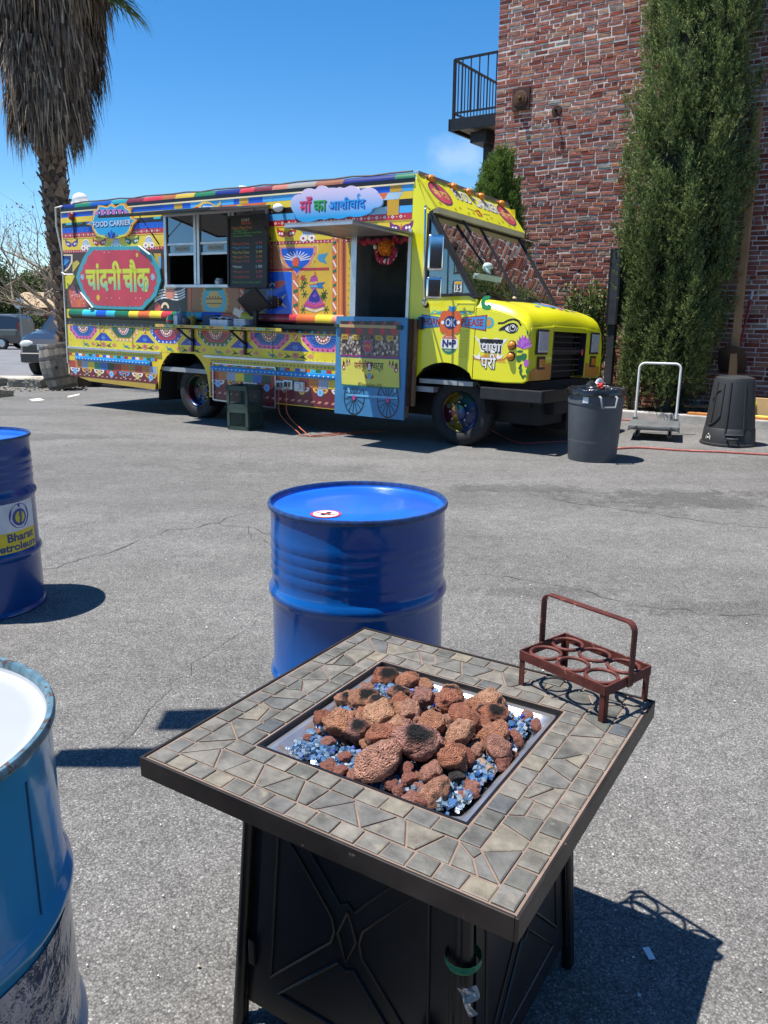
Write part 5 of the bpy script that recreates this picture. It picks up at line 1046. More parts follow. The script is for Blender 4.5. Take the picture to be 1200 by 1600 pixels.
mb.grid(lambda a,b:(a,b,.12+.025*noise.noise(Vector((a*22,b*22,3)))-.5*max(0,abs(a)-.13)-.3*max(0,abs(b)-.09)),[-.17+.02*i for i in range(18)],[-.12+.02*i for i in range(13)],MATS['tray_white']); mb.box((-.16,-.10,0),(.16,.10,.09),MATS['tray_white']); mb.build('wrapper',o,bevel=.0)
o=on_shelf('blue_carton','dark blue carton on the serving shelf behind the napkins','carton',333,-.1); mb=MB(); mb.box((-.14,-.06,0),(.10,.06,.15),M('carton_blue',(.02,.05,.12),.6,var=(8,.2))); mb.box((-.142,-.062,.13),(.102,.062,.152),M('carton_blue_lid',(.025,.06,.14),.6)); mb.build('carton_body',o,bevel=.004)
for i,(px,c,h,lab) in enumerate(((281,PC('8a94b0'),.17,'pale lilac sauce jar with a white card standing on the serving shelf'),(300,PC('b89434'),.13,'mustard yellow sauce tub with looped handle standing on the serving shelf'),(292,PC('3a3c44'),.10,'small dark tin on the serving shelf between the sauce jars'))):
    o=on_shelf('sauce_jar',lab,'jar',px,-.15-.06*(i==2)); mb=MB(); mb.lathe([(0,0),(.06,0),(.064,.01),(.064,h*.8),(.05,h*.92),(.05,h),(0,h)],c,18); mb.build('jar_body',o,smooth=40)
    if i==0: mb=MB(); mb.box((-.05,-.072,.0),(.03,-.066,.13),WHT); mb.build('card',o)
    if i<2: mb=MB(); mb.tube([(.05*math.cos(R(t)),0,h-.01+.07*math.sin(R(t))) for t in range(0,181,15)],.008,c,6); mb.build('handle',o,smooth=60)
# potted figurine at the left end of the shelf
o=on_shelf('painted_jar','red and green painted jar at the rear end of the serving shelf','jar',268,-.2); mb=MB(); mb.lathe([(0,0),(.05,0),(.07,.04),(.065,.09),(.04,.12),(.045,.14),(0,.14)],PC('5aa880'),18); mb.lathe([(.071,.035),(.074,.05),(.071,.065)],PC('c8403c'),18); mb.build('jar_body',o,smooth=50)
# flowers over the door
fl=M('marigold',hx('#e8861c'),.8,bump=(60,1,.02)); fr_=M('garland_red',hx('#a81c3c'),.8,island=.4); fw=M('garland_white',(.7,.68,.62),.8)
g=thing('flower_garland','red and white flower garland with an orange marigold ball hung in the truck doorway','garland',matrix=TM)
mb=MB(); c0=(-.98,-.02,2.20)
for k in range(240):
    v=Vector((random.gauss(0,1),random.gauss(0,1),random.gauss(0,1))).normalized(); p=Vector(c0)+Vector((v.x*.09,v.y*.09,v.z*.075)); t=v.orthogonal().normalized()*.02; t2=v.cross(t).normalized()*.02; mb.add([p-t,p+t2*.9+v*.012,p+t,p-t2*.9+v*.012],[(0,1,2,3)],fl)
mb.ball(c0,(.085,.085,.07),fl,14,10); mb.build('marigold_ball',g)
mb=MB()
for k in range(60):
    a=R(180+180*k/59); p=Vector((c0[0]+.13*math.cos(a),c0[1]-.01+random.gauss(0,.012),c0[2]-.01+.14*math.sin(a)+random.gauss(0,.012))); mb.ball(p,.024+.006*random.random(),fw if k%5==0 else fr_,6,4)
mb.build('flower_ring',g,smooth=60)
mb=MB(); 
for k in range(46):
    u=-1.42+.76*k/45; mb.ball((u,.06,2.34-.05*abs(math.sin(k*.42))-.03*random.random()),(.03,.02,.03),fr_ if k%4 else M('garland_brown',hx('#8a4a34'),.8),6,4)
mb.build('red_swag',g,smooth=60)
mb=MB(); mb.tube([(c0[0],c0[1],c0[2]+.07),(c0[0],c0[1],2.34)],.004,cab_b,5); mb.build('string',g)
# things on the dashboard
pg=glass_mat('clear_plastic',(.62,.80,.74),.9,1.35,.1)
dz=1.601
b=thing('storage_bin','clear greenish plastic storage bin on the dashboard','bin',matrix=TM@Matrix.Translation((-.06,.60,dz)))
mb=MB(); bp=lambda s,z:[(-s*.7,-s*1.3,z),(s*.5,-s*1.3,z),(s*.5,s*1.3,z),(-s*.7,s*1.3,z)]
lo=bp(.19,0); hi=bp(.235,.33); mb.add(lo+hi,[(0,3,2,1)]+[(i,(i+1)%4,4+(i+1)%4,4+i) for i in range(4)],M('frosted_plastic',(.55,.72,.66),.35,trans=.25,var=(6,.1))); mb.bar(hi[0],hi[1],.02,.02,MATS['frosted_plastic']); mb.bar(hi[1],hi[2],.02,.02,MATS['frosted_plastic']); mb.build('bin_wall',b)
mb=MB(); mb.ball((-.02,.12,.30),(.09,.10,.16),MATS['frosted_plastic'],12,10); mb.ball((.0,.16,.45),(.06,.08,.05),MATS['frosted_plastic'],10,8); mb.build('plastic_bag',b,smooth=60)
mb=MB()
for k in range(46): mb.ball((.06+random.gauss(0,.05)-.05*(k//20),1.08+random.gauss(0,.075),dz+.03+.055*(k//12)+random.random()*.02),.032,M('puri_shell',hx('#b9a678'),.7,var=(20,.2)),8,6)
o=mb.build('puri_heap',smooth=60); tag(inT(o),'heap of round puri shells behind the windshield','food',kind='stuff')
for i,(y,sx,sy,h,lab) in enumerate(((1.45,.16,.22,.10,'folded pale green towel on the dashboard beside the puri heap'),(1.62,.14,.10,.22,'rolled pale cloth standing upright behind the windshield'))):
    mb=MB(); mb.grid(lambda a,b_:(a,b_,h*(1-(a/sx)**4)*(1-(b_/sy)**4)+.02*noise.noise(Vector((a*18,b_*18,i)))),[-sx+sx*.2*k for k in range(11)],[-sy+sy*.2*k for k in range(11)],M('towel_green',(.5,.6,.56),.9,bump=(80,.4,.004))); o=mb.build('towel'); o.location=(0.0,y,dz+.01); inT(o); tag(o,lab,'towel')
# milk crates stacked under the truck
crg=M('crate_green',(.035,.06,.045),.6,var=(8,.2))
def crate(z,label):
    base=at_z(358,676); d=thing('milk_crate',label,'crate',(at_z(384,670).x,at_z(384,670).y,z),R(-33.5)+R(7),'milk crates stacked beside the truck')
    s=.165; h=.285; mb=MB(); mb.box((-s,-s,0),(s,s,.012),crg); mb.build('crate_floor',d)
    for rot in range(4):
        M_=Matrix.Rotation(rot*math.pi/2,4,'Z'); mb=MB()
        mb.box((-s,-s,.0121),(s,-s+.014,.05),crg); mb.box((-s,-s,h-.06),(s,-s+.014,h),crg); mb.box((-s,-s-.004,.05),(-s+.04,-s+.014,h-.06),crg); mb.box((s-.04,-s-.004,.05),(s,-s+.014,h-.06),crg)
        for k in range(-6,8):
            for sg in (1,-1):
                x0=.04*k; p=Vector((x0,-s+.007,.05)); q=Vector((x0+sg*.175,-s+.007,h-.06)); cl=s-.04
                if p.x*sg>cl: continue
                t0=max(0,(-cl*sg-p.x*sg)/(.175)); t1=min(1,(cl-p.x*sg)/.175)
                if t1-t0<.05 or t0>1: continue
                mb.bar(p.lerp(q,t0),p.lerp(q,t1),.007,.009,crg,up=(0,1,0))
        q=mb.build('crate_side',d); q.rotation_euler=(0,0,rot*math.pi/2)
    return d
crate(0,'dark green plastic milk crate standing on the asphalt, lower of its stack'); crate(.287,'dark green plastic milk crate under the serving side, topmost of its stack')
# extension cords
cord_o=M('cord_orange',hx('#b8603c'),.6); 
def cord(name,label,pts,r=.006,mat=cord_o,cat='cord'):
    n=len(pts); P=[Vector(p) for p in pts]; out=[]
    for i in range(n-1):
        p0=P[max(0,i-1)]; p1=P[i]; p2=P[i+1]; p3=P[min(n-1,i+2)]
        for k in range(6): t=k/6; out.append(.5*((2*p1)+(p2-p0)*t+(2*p0-5*p1+4*p2-p3)*t*t+(3*p1-p0-3*p2+p3)*t**3))
    out.append(P[-1]); mb=MB(); mb.tube(out,r,mat,6); o=mb.build(name,None,smooth=60); tag(o,label,cat); return o
TP=lambda u,y,v:TM@Vector((u,y,v))
for px,lab,e in ((441,'orange extension cord plugged into the rearmost outlet box of the truck',(478,682)),(453,'orange extension cord plugged into the middle outlet box of the truck',(490,683))):
    u,v=S(px,605); g=at_z(*e); cord('extension_cord',lab,[TP(u,-.06,v),TP(u+.02,-.09,v-.15),TP(u+.06,-.10,v-.35),g+Vector((-.12,.10,.05)),g+Vector((0,0,.008)),g+Vector((.4,.25,.008)),g+Vector((.9,.5,.008))])
cord('extension_cord','faint red cord lying under the cab behind the front wheel',[at_z(740,655)+Vector((0,0,.01)),at_z(800,690)+Vector((0,0,.01)),at_z(850,692)+Vector((0,0,.01)),at_z(895,690)+Vector((0,0,.01))],.008,M('cord_red',hx('#a84a44'),.6))
hose=M('hose_pink',hx('#b8685c'),.6,var=(15,.2))
cord('garden_hose','long pink hose running along the asphalt from the grey bin past the dolly',[at_z(955,703)+Vector((0,0,.012)),at_z(1000,701)+Vector((0,0,.012)),at_z(1060,705)+Vector((0,0,.012)),at_z(1130,708)+Vector((0,0,.012)),at_z(1200,712)+Vector((0,0,.012)),at_z(1300,716)+Vector((0,0,.012))],.012,hose,'hose')
cord('garden_hose','pale pink hose lying at the foot of the kerb behind the dolly',[at_z(950,656)+Vector((0,0,.012)),at_z(1000,658)+Vector((0,0,.012)),at_z(1040,659)+Vector((0,0,.014)),at_z(1075,655)+Vector((0,0,.05)),at_z(1105,650)+Vector((0,0,.14))],.012,hose,'hose')

# ---------------------------------------------------------------- steel drums
def drum_paint(name,c,rough=.22,speckc=None): return M(name,c,rough,coat=.3,spec=.35,var=(5,.16),speck=(24,.69,speckc or (.16,.13,.11)),bump=(4.5,.22,.02))
chime_m=M('chime_worn',hx('#2c4a7c'),.4,.3,var=(40,.4),speck=(60,.58,hx('#4a3a34')))
chime_l=M('chime_pale',hx('#5a7a88'),.45,.3,var=(40,.4),speck=(50,.55,hx('#5a4438')))
def drum(loc,rz,label,body_m,lid_m,hoops=(.30,.59),swedge=True,bungs=True,chm=None):
    d=thing('steel_drum',label,'drum',loc,rz,'steel drums used as tables'); r=.284
    prof=[(r+.004,0),(r+.008,.006),(r+.006,.02),(r,.028)]
    def hoop(z): return [(r,z-.028),(r+.004,z-.02),(r+.011,z-.008),(r+.012,z),(r+.011,z+.008),(r+.004,z+.02),(r,z+.028)]
    sw=[]
    for z in ([.665,.70,.735,.77] if swedge else []): sw+=[(r,z-.014),(r+.0035,z),(r,z+.014)]
    prof+=hoop(hoops[0])+hoop(hoops[1])+sw+[(r,.85),(r+.003,.862)]
    mb=MB(); mb.lathe(prof,body_m,72); mb.build('shell',d,smooth=35)
    mb=MB(); mb.lathe([(r+.003,.862),(r+.008,.866),(r+.009,.874),(r+.006,.880),(r-.001,.880),(r-.004,.874),(r-.004,.862)],chm or chime_m,72); mb.build('chime',d,smooth=60)
    mb=MB(); mb.lathe([(r-.004,.866),(r-.006,.861),(r-.012,.858),(r-.03,.858),(r-.034,.860),(.12,.861),(0,.862)],lid_m,72); mb.build('lid',d,smooth=40)
    mb=MB(); mb.lathe([(0,0.0001),(r,0.0001)],chime_m,40); mb.build('base',d)
    for (x,y,s) in (((.17,.09,.03),(-.19,-.06,.018)) if bungs else ()): mb=MB(); mb.lathe([(s*.4,.8615),(s,.8615),(s,.869),(s*.75,.871),(s*.7,.8665),(0,.8665)],lid_m,20,c=(x,y,0)); mb.build('bung',d,smooth=40)
    return d
blue=drum_paint('drum_blue',hx('#084c90'),.2); lidb=M('drum_lid_blue',hx('#1a5cc0'),.28,coat=.3,var=(4,.22),speck=(9,.66,hx('#4a86d0')),bump=(4,.2,.02))
d2=drum((-.085,2.5,0),R(20),'glossy blue steel drum with a round warning sticker on its lid behind the fire table',blue,lidb,bungs=False)
# sticker: red ring, match struck out
p=at_z(509,804,.8605); ls=d2.matrix_world if 0 else None
lp=Matrix.Rotation(-R(20),3,'Z')@(p-Vector((-.085,2.5,0)))
a=Art(lambda x,y,l:(lp.x+(x*math.cos(R(-20))-y*math.sin(R(-20))),lp.y+(x*math.sin(R(-20))+y*math.cos(R(-20))),.8628+.0004*l))
a.ell(0,0,.048,.048,PC('c8323a'),0,28); a.ell(0,0,.040,.040,WHT,1,28); a.line([(-.012,-.02),(.014,.022)],.016,DRK,2); a.line([(-.02,.008),(.016,-.014)],.010,DRK,3); a.line([(-.03,.012),(.03,-.012)],.007,PC('c8323a'),4); a.build('warning_sticker',d2)
d1=drum((-2.05,3.82,0),R(75),'dark blue steel drum with a white and yellow oil company label',drum_paint('drum_navy',hx('#0c4080'),.24),lidb,swedge=True)
# its label, bent round the shell between the hoops
def cyl_fn(ang0,z0,rr=.2855): return lambda s,z,l=0:((rr+.0006*l)*math.cos(ang0+s/rr),(rr+.0006*l)*math.sin(ang0+s/rr),z0+z)
ca=R(-38)-R(75); fn=cyl_fn(ca,.32)
lw,lh=.40,.25; lb=thing_part('label_plate',d1,(0,0,0)); lab_w=M('label_white',(.62,.64,.66),.5,var=(14,.12),speck=(30,.72,(.3,.3,.3))); lab_y=M('label_yellow',hx('#d8c22c'),.5,var=(14,.1),speck=(30,.74,(.3,.25,.1)))
mb=MB(); ss=[-lw/2+lw*k/24 for k in range(25)]; mb.grid(lambda s,z:fn(s,z,1),ss,[.105,lh],lab_w); mb.grid(lambda s,z:fn(s,z,1.01),ss,[0,.105],lab_y); mb.build('label_sheet',lb)
a=Art(lambda s,z,l:fn(s,z,2+l)); cy=.178; lbx=.092
def disc(r,c,l,dx=0,dz=0,n=28):
    a.ell(lbx+dx,cy+dz,r,r,c,l,n)
bl=PC('1c4ca0'); disc(.062,bl,0); disc(.049,WHT,1,-.002,-.006); disc(.043,bl,2,-.002,-.006)
a.poly([(lbx+.030*math.cos(R(t)),cy-.006+.030*math.sin(R(t))) for t in range(95,275,15)]+[(lbx-.004,cy-.02),(lbx+.006,cy+.002)],PC('d8c83c'),3); a.poly([(lbx+.030*math.cos(R(t)),cy-.006+.030*math.sin(R(t))) for t in range(-80,85,15)]+[(lbx+.012,cy+.012),(lbx+.010,cy-.010)],PC('d8c83c'),3)
a.line([(lbx+.010,cy+.022),(lbx-.004,cy+.006),(lbx+.008,cy-.012),(lbx-.004,cy-.034)],.008,bl,4)
a.build('label_emblem',lb); a=Art(lambda s,z,l:fn(s,z,2+l)); a.text('Bharat',PC('14407c'),(.012,.056,.178,.098),bold=.03); a.text('Petroleum',PC('14407c'),(-.06,.010,.196,.050),bold=.03); a.build('label_lettering',lb)
lt=drum_paint('drum_light_blue',hx('#3a8cb6'),.14); d3=drum((-.775,.995,0),R(0),'light blue steel drum with a white painted lid beside the fire table',lt,M('drum_lid_white',(.36,.375,.39),.5,var=(5,.08),speck=(18,.70,(.45,.42,.38))),swedge=False,bungs=False,chm=chime_l)
mb=MB(); mb.tube([(.2885*math.cos(R(-6))-.0035,.2885*math.sin(R(-6)),.03+.8*k/20) for k in range(21)],.0015,PC('1a4a70'),5); mb.build('seam',d3)
refl3=M('reflection_sheet',(.34,.37,.46),.16,.75,var=(7,.35),bump=(11,.9,.03)); mb=MB(); z0_,z1_=.335,.556  # sheet coloured to imitate the crinkled reflection on the glossy drum shell
mb.grid(lambda k,j:tuple((.2862+.0012*noise.noise(Vector((k*.35,j*.6,0))))*q for q in (math.cos(R(lerp(-34+9*noise.noise(Vector((j*.5,3,0))),75,k/40))),math.sin(R(lerp(-34+9*noise.noise(Vector((j*.5,3,0))),75,k/40)))))+(lerp(z0_,z1_,j/12),),list(range(41)),list(range(13)),refl3); mb.build('reflection_sheet',d3,smooth=70)

# ---------------------------------------------------------------- fire table
TB=thing('fire_table','square fire pit table with slate mosaic top and black metal cabinet','fire table',(.07,1.447,0),R(-32))
TBM=Matrix.Translation((.07,1.447,0))@Matrix.Rotation(R(-32),4,'Z'); TBi=TBM.inverted()
blm=M('table_black',(.012,.012,.013),.38,.2,var=(8,.4),bump=(60,.12,.002),speck=(35,.735,(.12,.11,.10)))
edge=M('table_edge',hx('#3a3532'),.45,.6,var=(12,.4),speck=(40,.64,hx('#8a8078')))
hh=.382; TZ=.65; op=.228
grout=M('grout',hx('#7c6a5e'),.9,var=(20,.22),bump=(90,.5,.003))
top=thing_part('tabletop',TB,(0,0,0)); mb=MB()
for x0,y0,x1,y1 in ((-hh,-hh,hh,-op),(-hh,op,hh,hh),(-hh,-op,-op,op),(op,-op,hh,op)): mb.box((x0+.006*(x0==-hh),y0+.006*(y0==-hh),TZ-.03),(x1-.006*(x1==hh),y1-.006*(y1==hh),TZ-.003),grout)
mb.build('grout_bed',top)
mb=MB()
for s in range(4):
    rot=Matrix.Rotation(s*math.pi/2,3,'Z'); mb.box((-hh,-hh,TZ-.040),(hh-.0061,-hh+.006,TZ+.0005),edge,rot,(0,0,0))
mb.build('rim_angle',top,bevel=.0015)
mb=MB()
for s in range(4):
    rot=Matrix.Rotation(s*math.pi/2,3,'Z'); mb.box((-op,-op,TZ-.032),(op-.005,-op+.005,TZ-.0015),blm,rot,(0,0,0))
mb.build('opening_rim',top)
TST=[(0,hx('#52524c')),(.25,hx('#62605a')),(.5,hx('#706b62')),(.7,hx('#5c5b58')),(.85,hx('#7c7464')),(1,hx('#4a4d4f'))]
tile_m=ramp_mat('slate_tile',TST,'object',.62,var=(26,.36),bump=(60,.9,.004),extra=(20,.62,hx('#7c766a')))
def clip(poly,a,b,c):   # keep a*x+b*y<=c
    out=[]
    for i in range(len(poly)):
        p,q=poly[i],poly[(i+1)%len(poly)]; dp=a*p[0]+b*p[1]-c; dq=a*q[0]+b*q[1]-c
        if dp<=0: out.append(p)
        if dp*dq<0: t=dp/(dp-dq); out.append((p[0]+(q[0]-p[0])*t,p[1]+(q[1]-p[1])*t))
    return out
def inset(poly,d):
    ar=sum(p[0]*q[1]-q[0]*p[1] for p,q in zip(poly,poly[1:]+poly[:1]))
    if ar<0: poly=poly[::-1]
    out=poly
    for p,q in zip(poly,poly[1:]+poly[:1]):
        L=math.hypot(q[0]-p[0],q[1]-p[1])
        if L<1e-5: continue
        nx,ny=(q[1]-p[1])/L,-(q[0]-p[0])/L; out=clip(out,nx,ny,nx*p[0]+ny*p[1]-d)
        if len(out)<3: return []
    return out
rt=random.Random(5)
def tile(poly,g=.0021):
    p=inset(poly,g)
    if len(p)<3: return
    ar=abs(sum(a[0]*b[1]-b[0]*a[1] for a,b in zip(p,p[1:]+p[:1])))/2
    if ar<6e-5: return
    cx=sum(q[0] for q in p)/len(p); cy=sum(q[1] for q in p)/len(p); h=rt.uniform(-.0006,.0012); tx,ty=rt.gauss(0,.012),rt.gauss(0,.012)
    n=len(p); ins=inset(p,.0018)
    vs=[(q[0]-cx,q[1]-cy,-.006) for q in p]+[(q[0]-cx,q[1]-cy,-.0012+h) for q in p]
    fs=[(i,(i+1)%n,n+(i+1)%n,n+i) for i in range(n)]
    k=len(ins)
    if k==n: vs+=[((q[0]-cx),(q[1]-cy),h+tx*(q[0]-cx)+ty*(q[1]-cy)) for q in ins]; fs+=[(n+i,n+(i+1)%n,2*n+(i+1)%n,2*n+i) for i in range(n)]+[tuple(2*n+i for i in range(n))]
    else: fs+=[tuple(n+i for i in range(n))]
    me=bpy.data.meshes.new('tile'); me.from_pydata(vs,[],fs); me.materials.append(tile_m); o=obj('tile',me,top); o.location=(cx,cy,TZ)
def rotp(p,s): c,s_=[(1,0),(0,1),(-1,0),(0,-1)][s]; return (p[0]*c-p[1]*s_,p[0]*s_+p[1]*c)
e0=hh-.010; e1=e0-.040; i0=op+.004; i1=i0+.040
for s in range(4):
    n=15; x=-e0; stepw=(2*e0-.040)/n
    for k in range(n): tile([rotp(p,s) for p in ((x+k*stepw,-e0),(x+(k+1)*stepw,-e0),(x+(k+1)*stepw+rt.uniform(-.002,.002),-e1),(x+k*stepw,-e1))])
    n=10; x=-i1; stepw=(2*i1-.040)/n
    for k in range(n): tile([rotp(p,s) for p in ((x+k*stepw,-i1),(x+(k+1)*stepw,-i1),(x+(k+1)*stepw,-i0),(x+k*stepw+rt.uniform(-.002,.002),-i0))])
    trap=[(-e1,-e1),(e1,-e1),(i1,-i1),(-i1,-i1)]; seeds=[]
    nS=12
    for k in range(nS):
        t=(k+.5)/nS; x=lerp(-e1+.02,e1-.02,t); seeds.append((x+rt.uniform(-.010,.010),-lerp(e1,i1,.26+(.48 if k%2 else 0)+rt.uniform(-.14,.14))))
    for k in range(3): seeds.append((rt.uniform(-i1,i1),-lerp(e1,i1,rt.uniform(.1,.9))))
    for i,a_ in enumerate(seeds):
        pol=trap
        for j,b_ in enumerate(seeds):
            if i!=j:
                nx,ny=b_[0]-a_[0],b_[1]-a_[1]; pol=clip(pol,nx,ny,(b_[0]**2+b_[1]**2-a_[0]**2-a_[1]**2)/2)
                if len(pol)<3: break
        if len(pol)>=3: tile([rotp(p,s) for p in pol])
# pan
panm=M('pan_steel',(.66,.64,.63),.34,.9,var=(9,.22),bump=(12,.12,.004),speck=(14,.66,(.30,.22,.20)))
mb=MB(); rings=[(op-.0045,TZ-.013),(op-.017,TZ-.013),(op-.020,TZ-.014),(op-.040,TZ-.040),(op-.050,TZ-.044)]
def sq(s,z,n=6,r=.02):
    r=min(r,s*.5); out=[]
    for cx,cy,a0 in ((s-r,s-r,0),(-s+r,s-r,90),(-s+r,-s+r,180),(s-r,-s+r,270)):
        for k in range(n+1): t=R(a0+90*k/n); out.append((cx+r*math.cos(t),cy+r*math.sin(t),z))
    return out
L_=[sq(s,z,6,.004 if i<2 else .03) for i,(s,z) in enumerate(rings)]; n=len(L_[0]); vs=[p for l in L_ for p in l]; fs=[]
for i in range(len(L_)-1):
    for k in range(n): fs.append((i*n+k,i*n+(k+1)%n,(i+1)*n+(k+1)%n,(i+1)*n+k))
fs.append(tuple((len(L_)-1)*n+k for k in range(n))); mb.add(vs,fs,panm); pan=mb.build('burner_pan',TB,smooth=40)
for x,y in ((-1,-1),(1,-1),(1,1),(-1,1)): mb=MB(); mb.lathe([(.005,TZ-.0125),(.004,TZ-.009),(0,TZ-.0085)],chrome,12,c=(x*(op-.011),y*(op-.011),0)); mb.build('pan_screw',pan)
# cabinet: panels with pressed ridges, corner posts flaring to the feet
ct,cb=.232,.266; zt_,zb_=TZ-.040,.055
def cp(s,x,t,off=0): w=lerp(cb,ct,t); p=(x*w,-w-off,lerp(zb_,zt_,t)); q=rotp(p[:2],s); return (q[0],q[1],p[2])
mb=MB(); s_=ct-.004; mb.add([(-cb+.012,-cb+.012,zb_),(cb-.012,-cb+.012,zb_),(cb-.012,cb-.012,zb_),(-cb+.012,cb-.012,zb_),(-s_,-s_,zt_-.001),(s_,-s_,zt_-.001),(s_,s_,zt_-.001),(-s_,s_,zt_-.001)],[(0,3,2,1),(4,5,6,7),(0,1,5,4),(1,2,6,5),(2,3,7,6),(3,0,4,7)],blm); mb.build('cabinet_core',TB)
for s in range(4):
    pn=thing_part('door' if s==0 else 'side_panel',TB,(0,0,0)); mb=MB(); P4=[cp(s,x,t,.0) for x,t in ((-.86,.03),(.86,.03),(.86,.97),(-.86,.97))]; inn_=[cp(s,x,t,-.010) for x,t in ((-.86,.03),(.86,.03),(.86,.97),(-.86,.97))]
    mb.add(P4+inn_,[(0,1,2,3),(7,6,5,4)]+[(i,4+i,4+(i+1)%4,(i+1)%4) for i in range(4)],blm); mb.build('panel_sheet',pn)
    mb=MB(); r=.0035
    def ridge(pts): mb.tube([cp(s,x,t,.0005) for x,t in pts],r,blm,6)
    g=.045; X,Y0,Y1=.70,.13,.87; cxr=.075
    # four triangular pressings round a diamond boss
    ridge([(-X+.09,Y1),(X-.09,Y1),(.07,.5+.11),(.0,.5+.13),(-.07,.5+.11),(-X+.09,Y1)]); ridge([(-X+.09,Y0),(X-.09,Y0),(.07,.5-.11),(0,.5-.13),(-.07,.5-.11),(-X+.09,Y0)])
    for sg in (-1,1): ridge([(sg*X,Y0+.05),(sg*X,Y1-.05),(sg*.14,.5+.05),(sg*.11,.5),(sg*.14,.5-.05),(sg*X,Y0+.05)])
    ridge([(0,.5+.095),(.085,.5),(0,.5-.095),(-.085,.5),(0,.5+.095)]); mb.build('pressed_ridges',pn,smooth=60)
    if s==0:
        mb=MB(); q=cp(0,.70,.30,.012); mb.ball((q[0],q[1]-.006,q[2]),(.021,.014,.027),blm,16,10); mb.cyl((q[0],q[1]+.014,q[2]),(q[0],q[1]-.004,q[2]),.009,blm,n=10); mb.build('knob',pn,smooth=60)
        for t in (.25,.93): q=cp(0,-.87,t,.003); mb=MB(); mb.box((q[0]-.012,q[1]-.004,q[2]-.03),(q[0]+.004,q[1]+.002,q[2]+.03),blm); mb.build('hinge',pn,bevel=.002)
for s in range(4):
    lg=thing_part('leg',TB,(0,0,0)); mb=MB()
    for dx in (.955,1.0):
        a_=cp(s,dx,0.0,.004); b_=cp(s,dx,1.0,.004); a_=(a_[0],a_[1],.0); mb.tube([a_,b_],.013,blm,10)
    w0=cp(s,.90,.02,.0); w1=cp(s,.90,.98,.0); mb.bar(w0,w1,.012,.014,blm,up=(math.sin(s*math.pi/2),-math.cos(s*math.pi/2),0)); mb.build('corner_post',lg,smooth=50)
# plastic tie on the front post
q0=cp(0,.975,.62,.008); mb=MB(); mb.lathe([(.029,-.009),(.032,-.003),(.029,.003),(.032,.009)],M('tie_green',hx('#1f7a52'),.5),16,c=(q0[0]-.004,q0[1]+.012,q0[2])); o=mb.build('plastic_tie'); o.matrix_world=TBM; tag(o,'green plastic strip tied round the front corner post of the fire table','strip')
mb=MB(); mb.grid(lambda a_,b_:(q0[0]+.012+.030*a_+.008*math.sin(b_*7),q0[1]-.026-.008*math.cos(a_*5+b_*3)-.006*b_,q0[2]-.008-.050*b_*(0.5+.5*a_)-.010*math.sin(a_*4)),[k/6 for k in range(7)],[k/8 for k in range(9)],M('film_clear',(.42,.42,.40),.35,trans=.5)); mb.build('torn_film',o)
# glass chips in the pan
gst=[(0,hx('#3a6cb0')),(.3,hx('#7ea4c4')),(.6,hx('#aebfca')),(.85,hx('#5c8cbc')),(.95,hx('#d4dce0')),(1,hx('#2038c8'))]
gl=ramp_mat('glass_chips',gst,'island',.05,var=(30,.2),bump=(60,.1,.002),trans=.5,spec=.8)
mb=MB(); rg=random.Random(9); fl_=TZ-.052
for k in range(4600):
    x,y=rg.uniform(-.188,.188),rg.uniform(-.188,.188); e=max(abs(x),abs(y)); z=fl_+.008+rg.uniform(0,.018)+(.016 if e>.12 else .0); s=rg.uniform(.0028,.0058); rot=Matrix.Rotation(rg.uniform(0,6.28),3,'Z')@Matrix.Rotation(rg.uniform(-.7,.7),3,'X')@Matrix.Rotation(rg.uniform(-.7,.7),3,'Y')
    mb.box((x-s,y-s*rg.uniform(.4,1),z-s*rg.uniform(.3,.8)),(x+s*rg.uniform(.5,1.2),y+s*rg.uniform(.6,1.1),z+s*rg.uniform(.4,.8)),gl,rot)
o=mb.build('fire_glass'); o.matrix_world=TBM; tag(o,'blue and clear glass chips filling the steel fire pan','glass',kind='stuff')
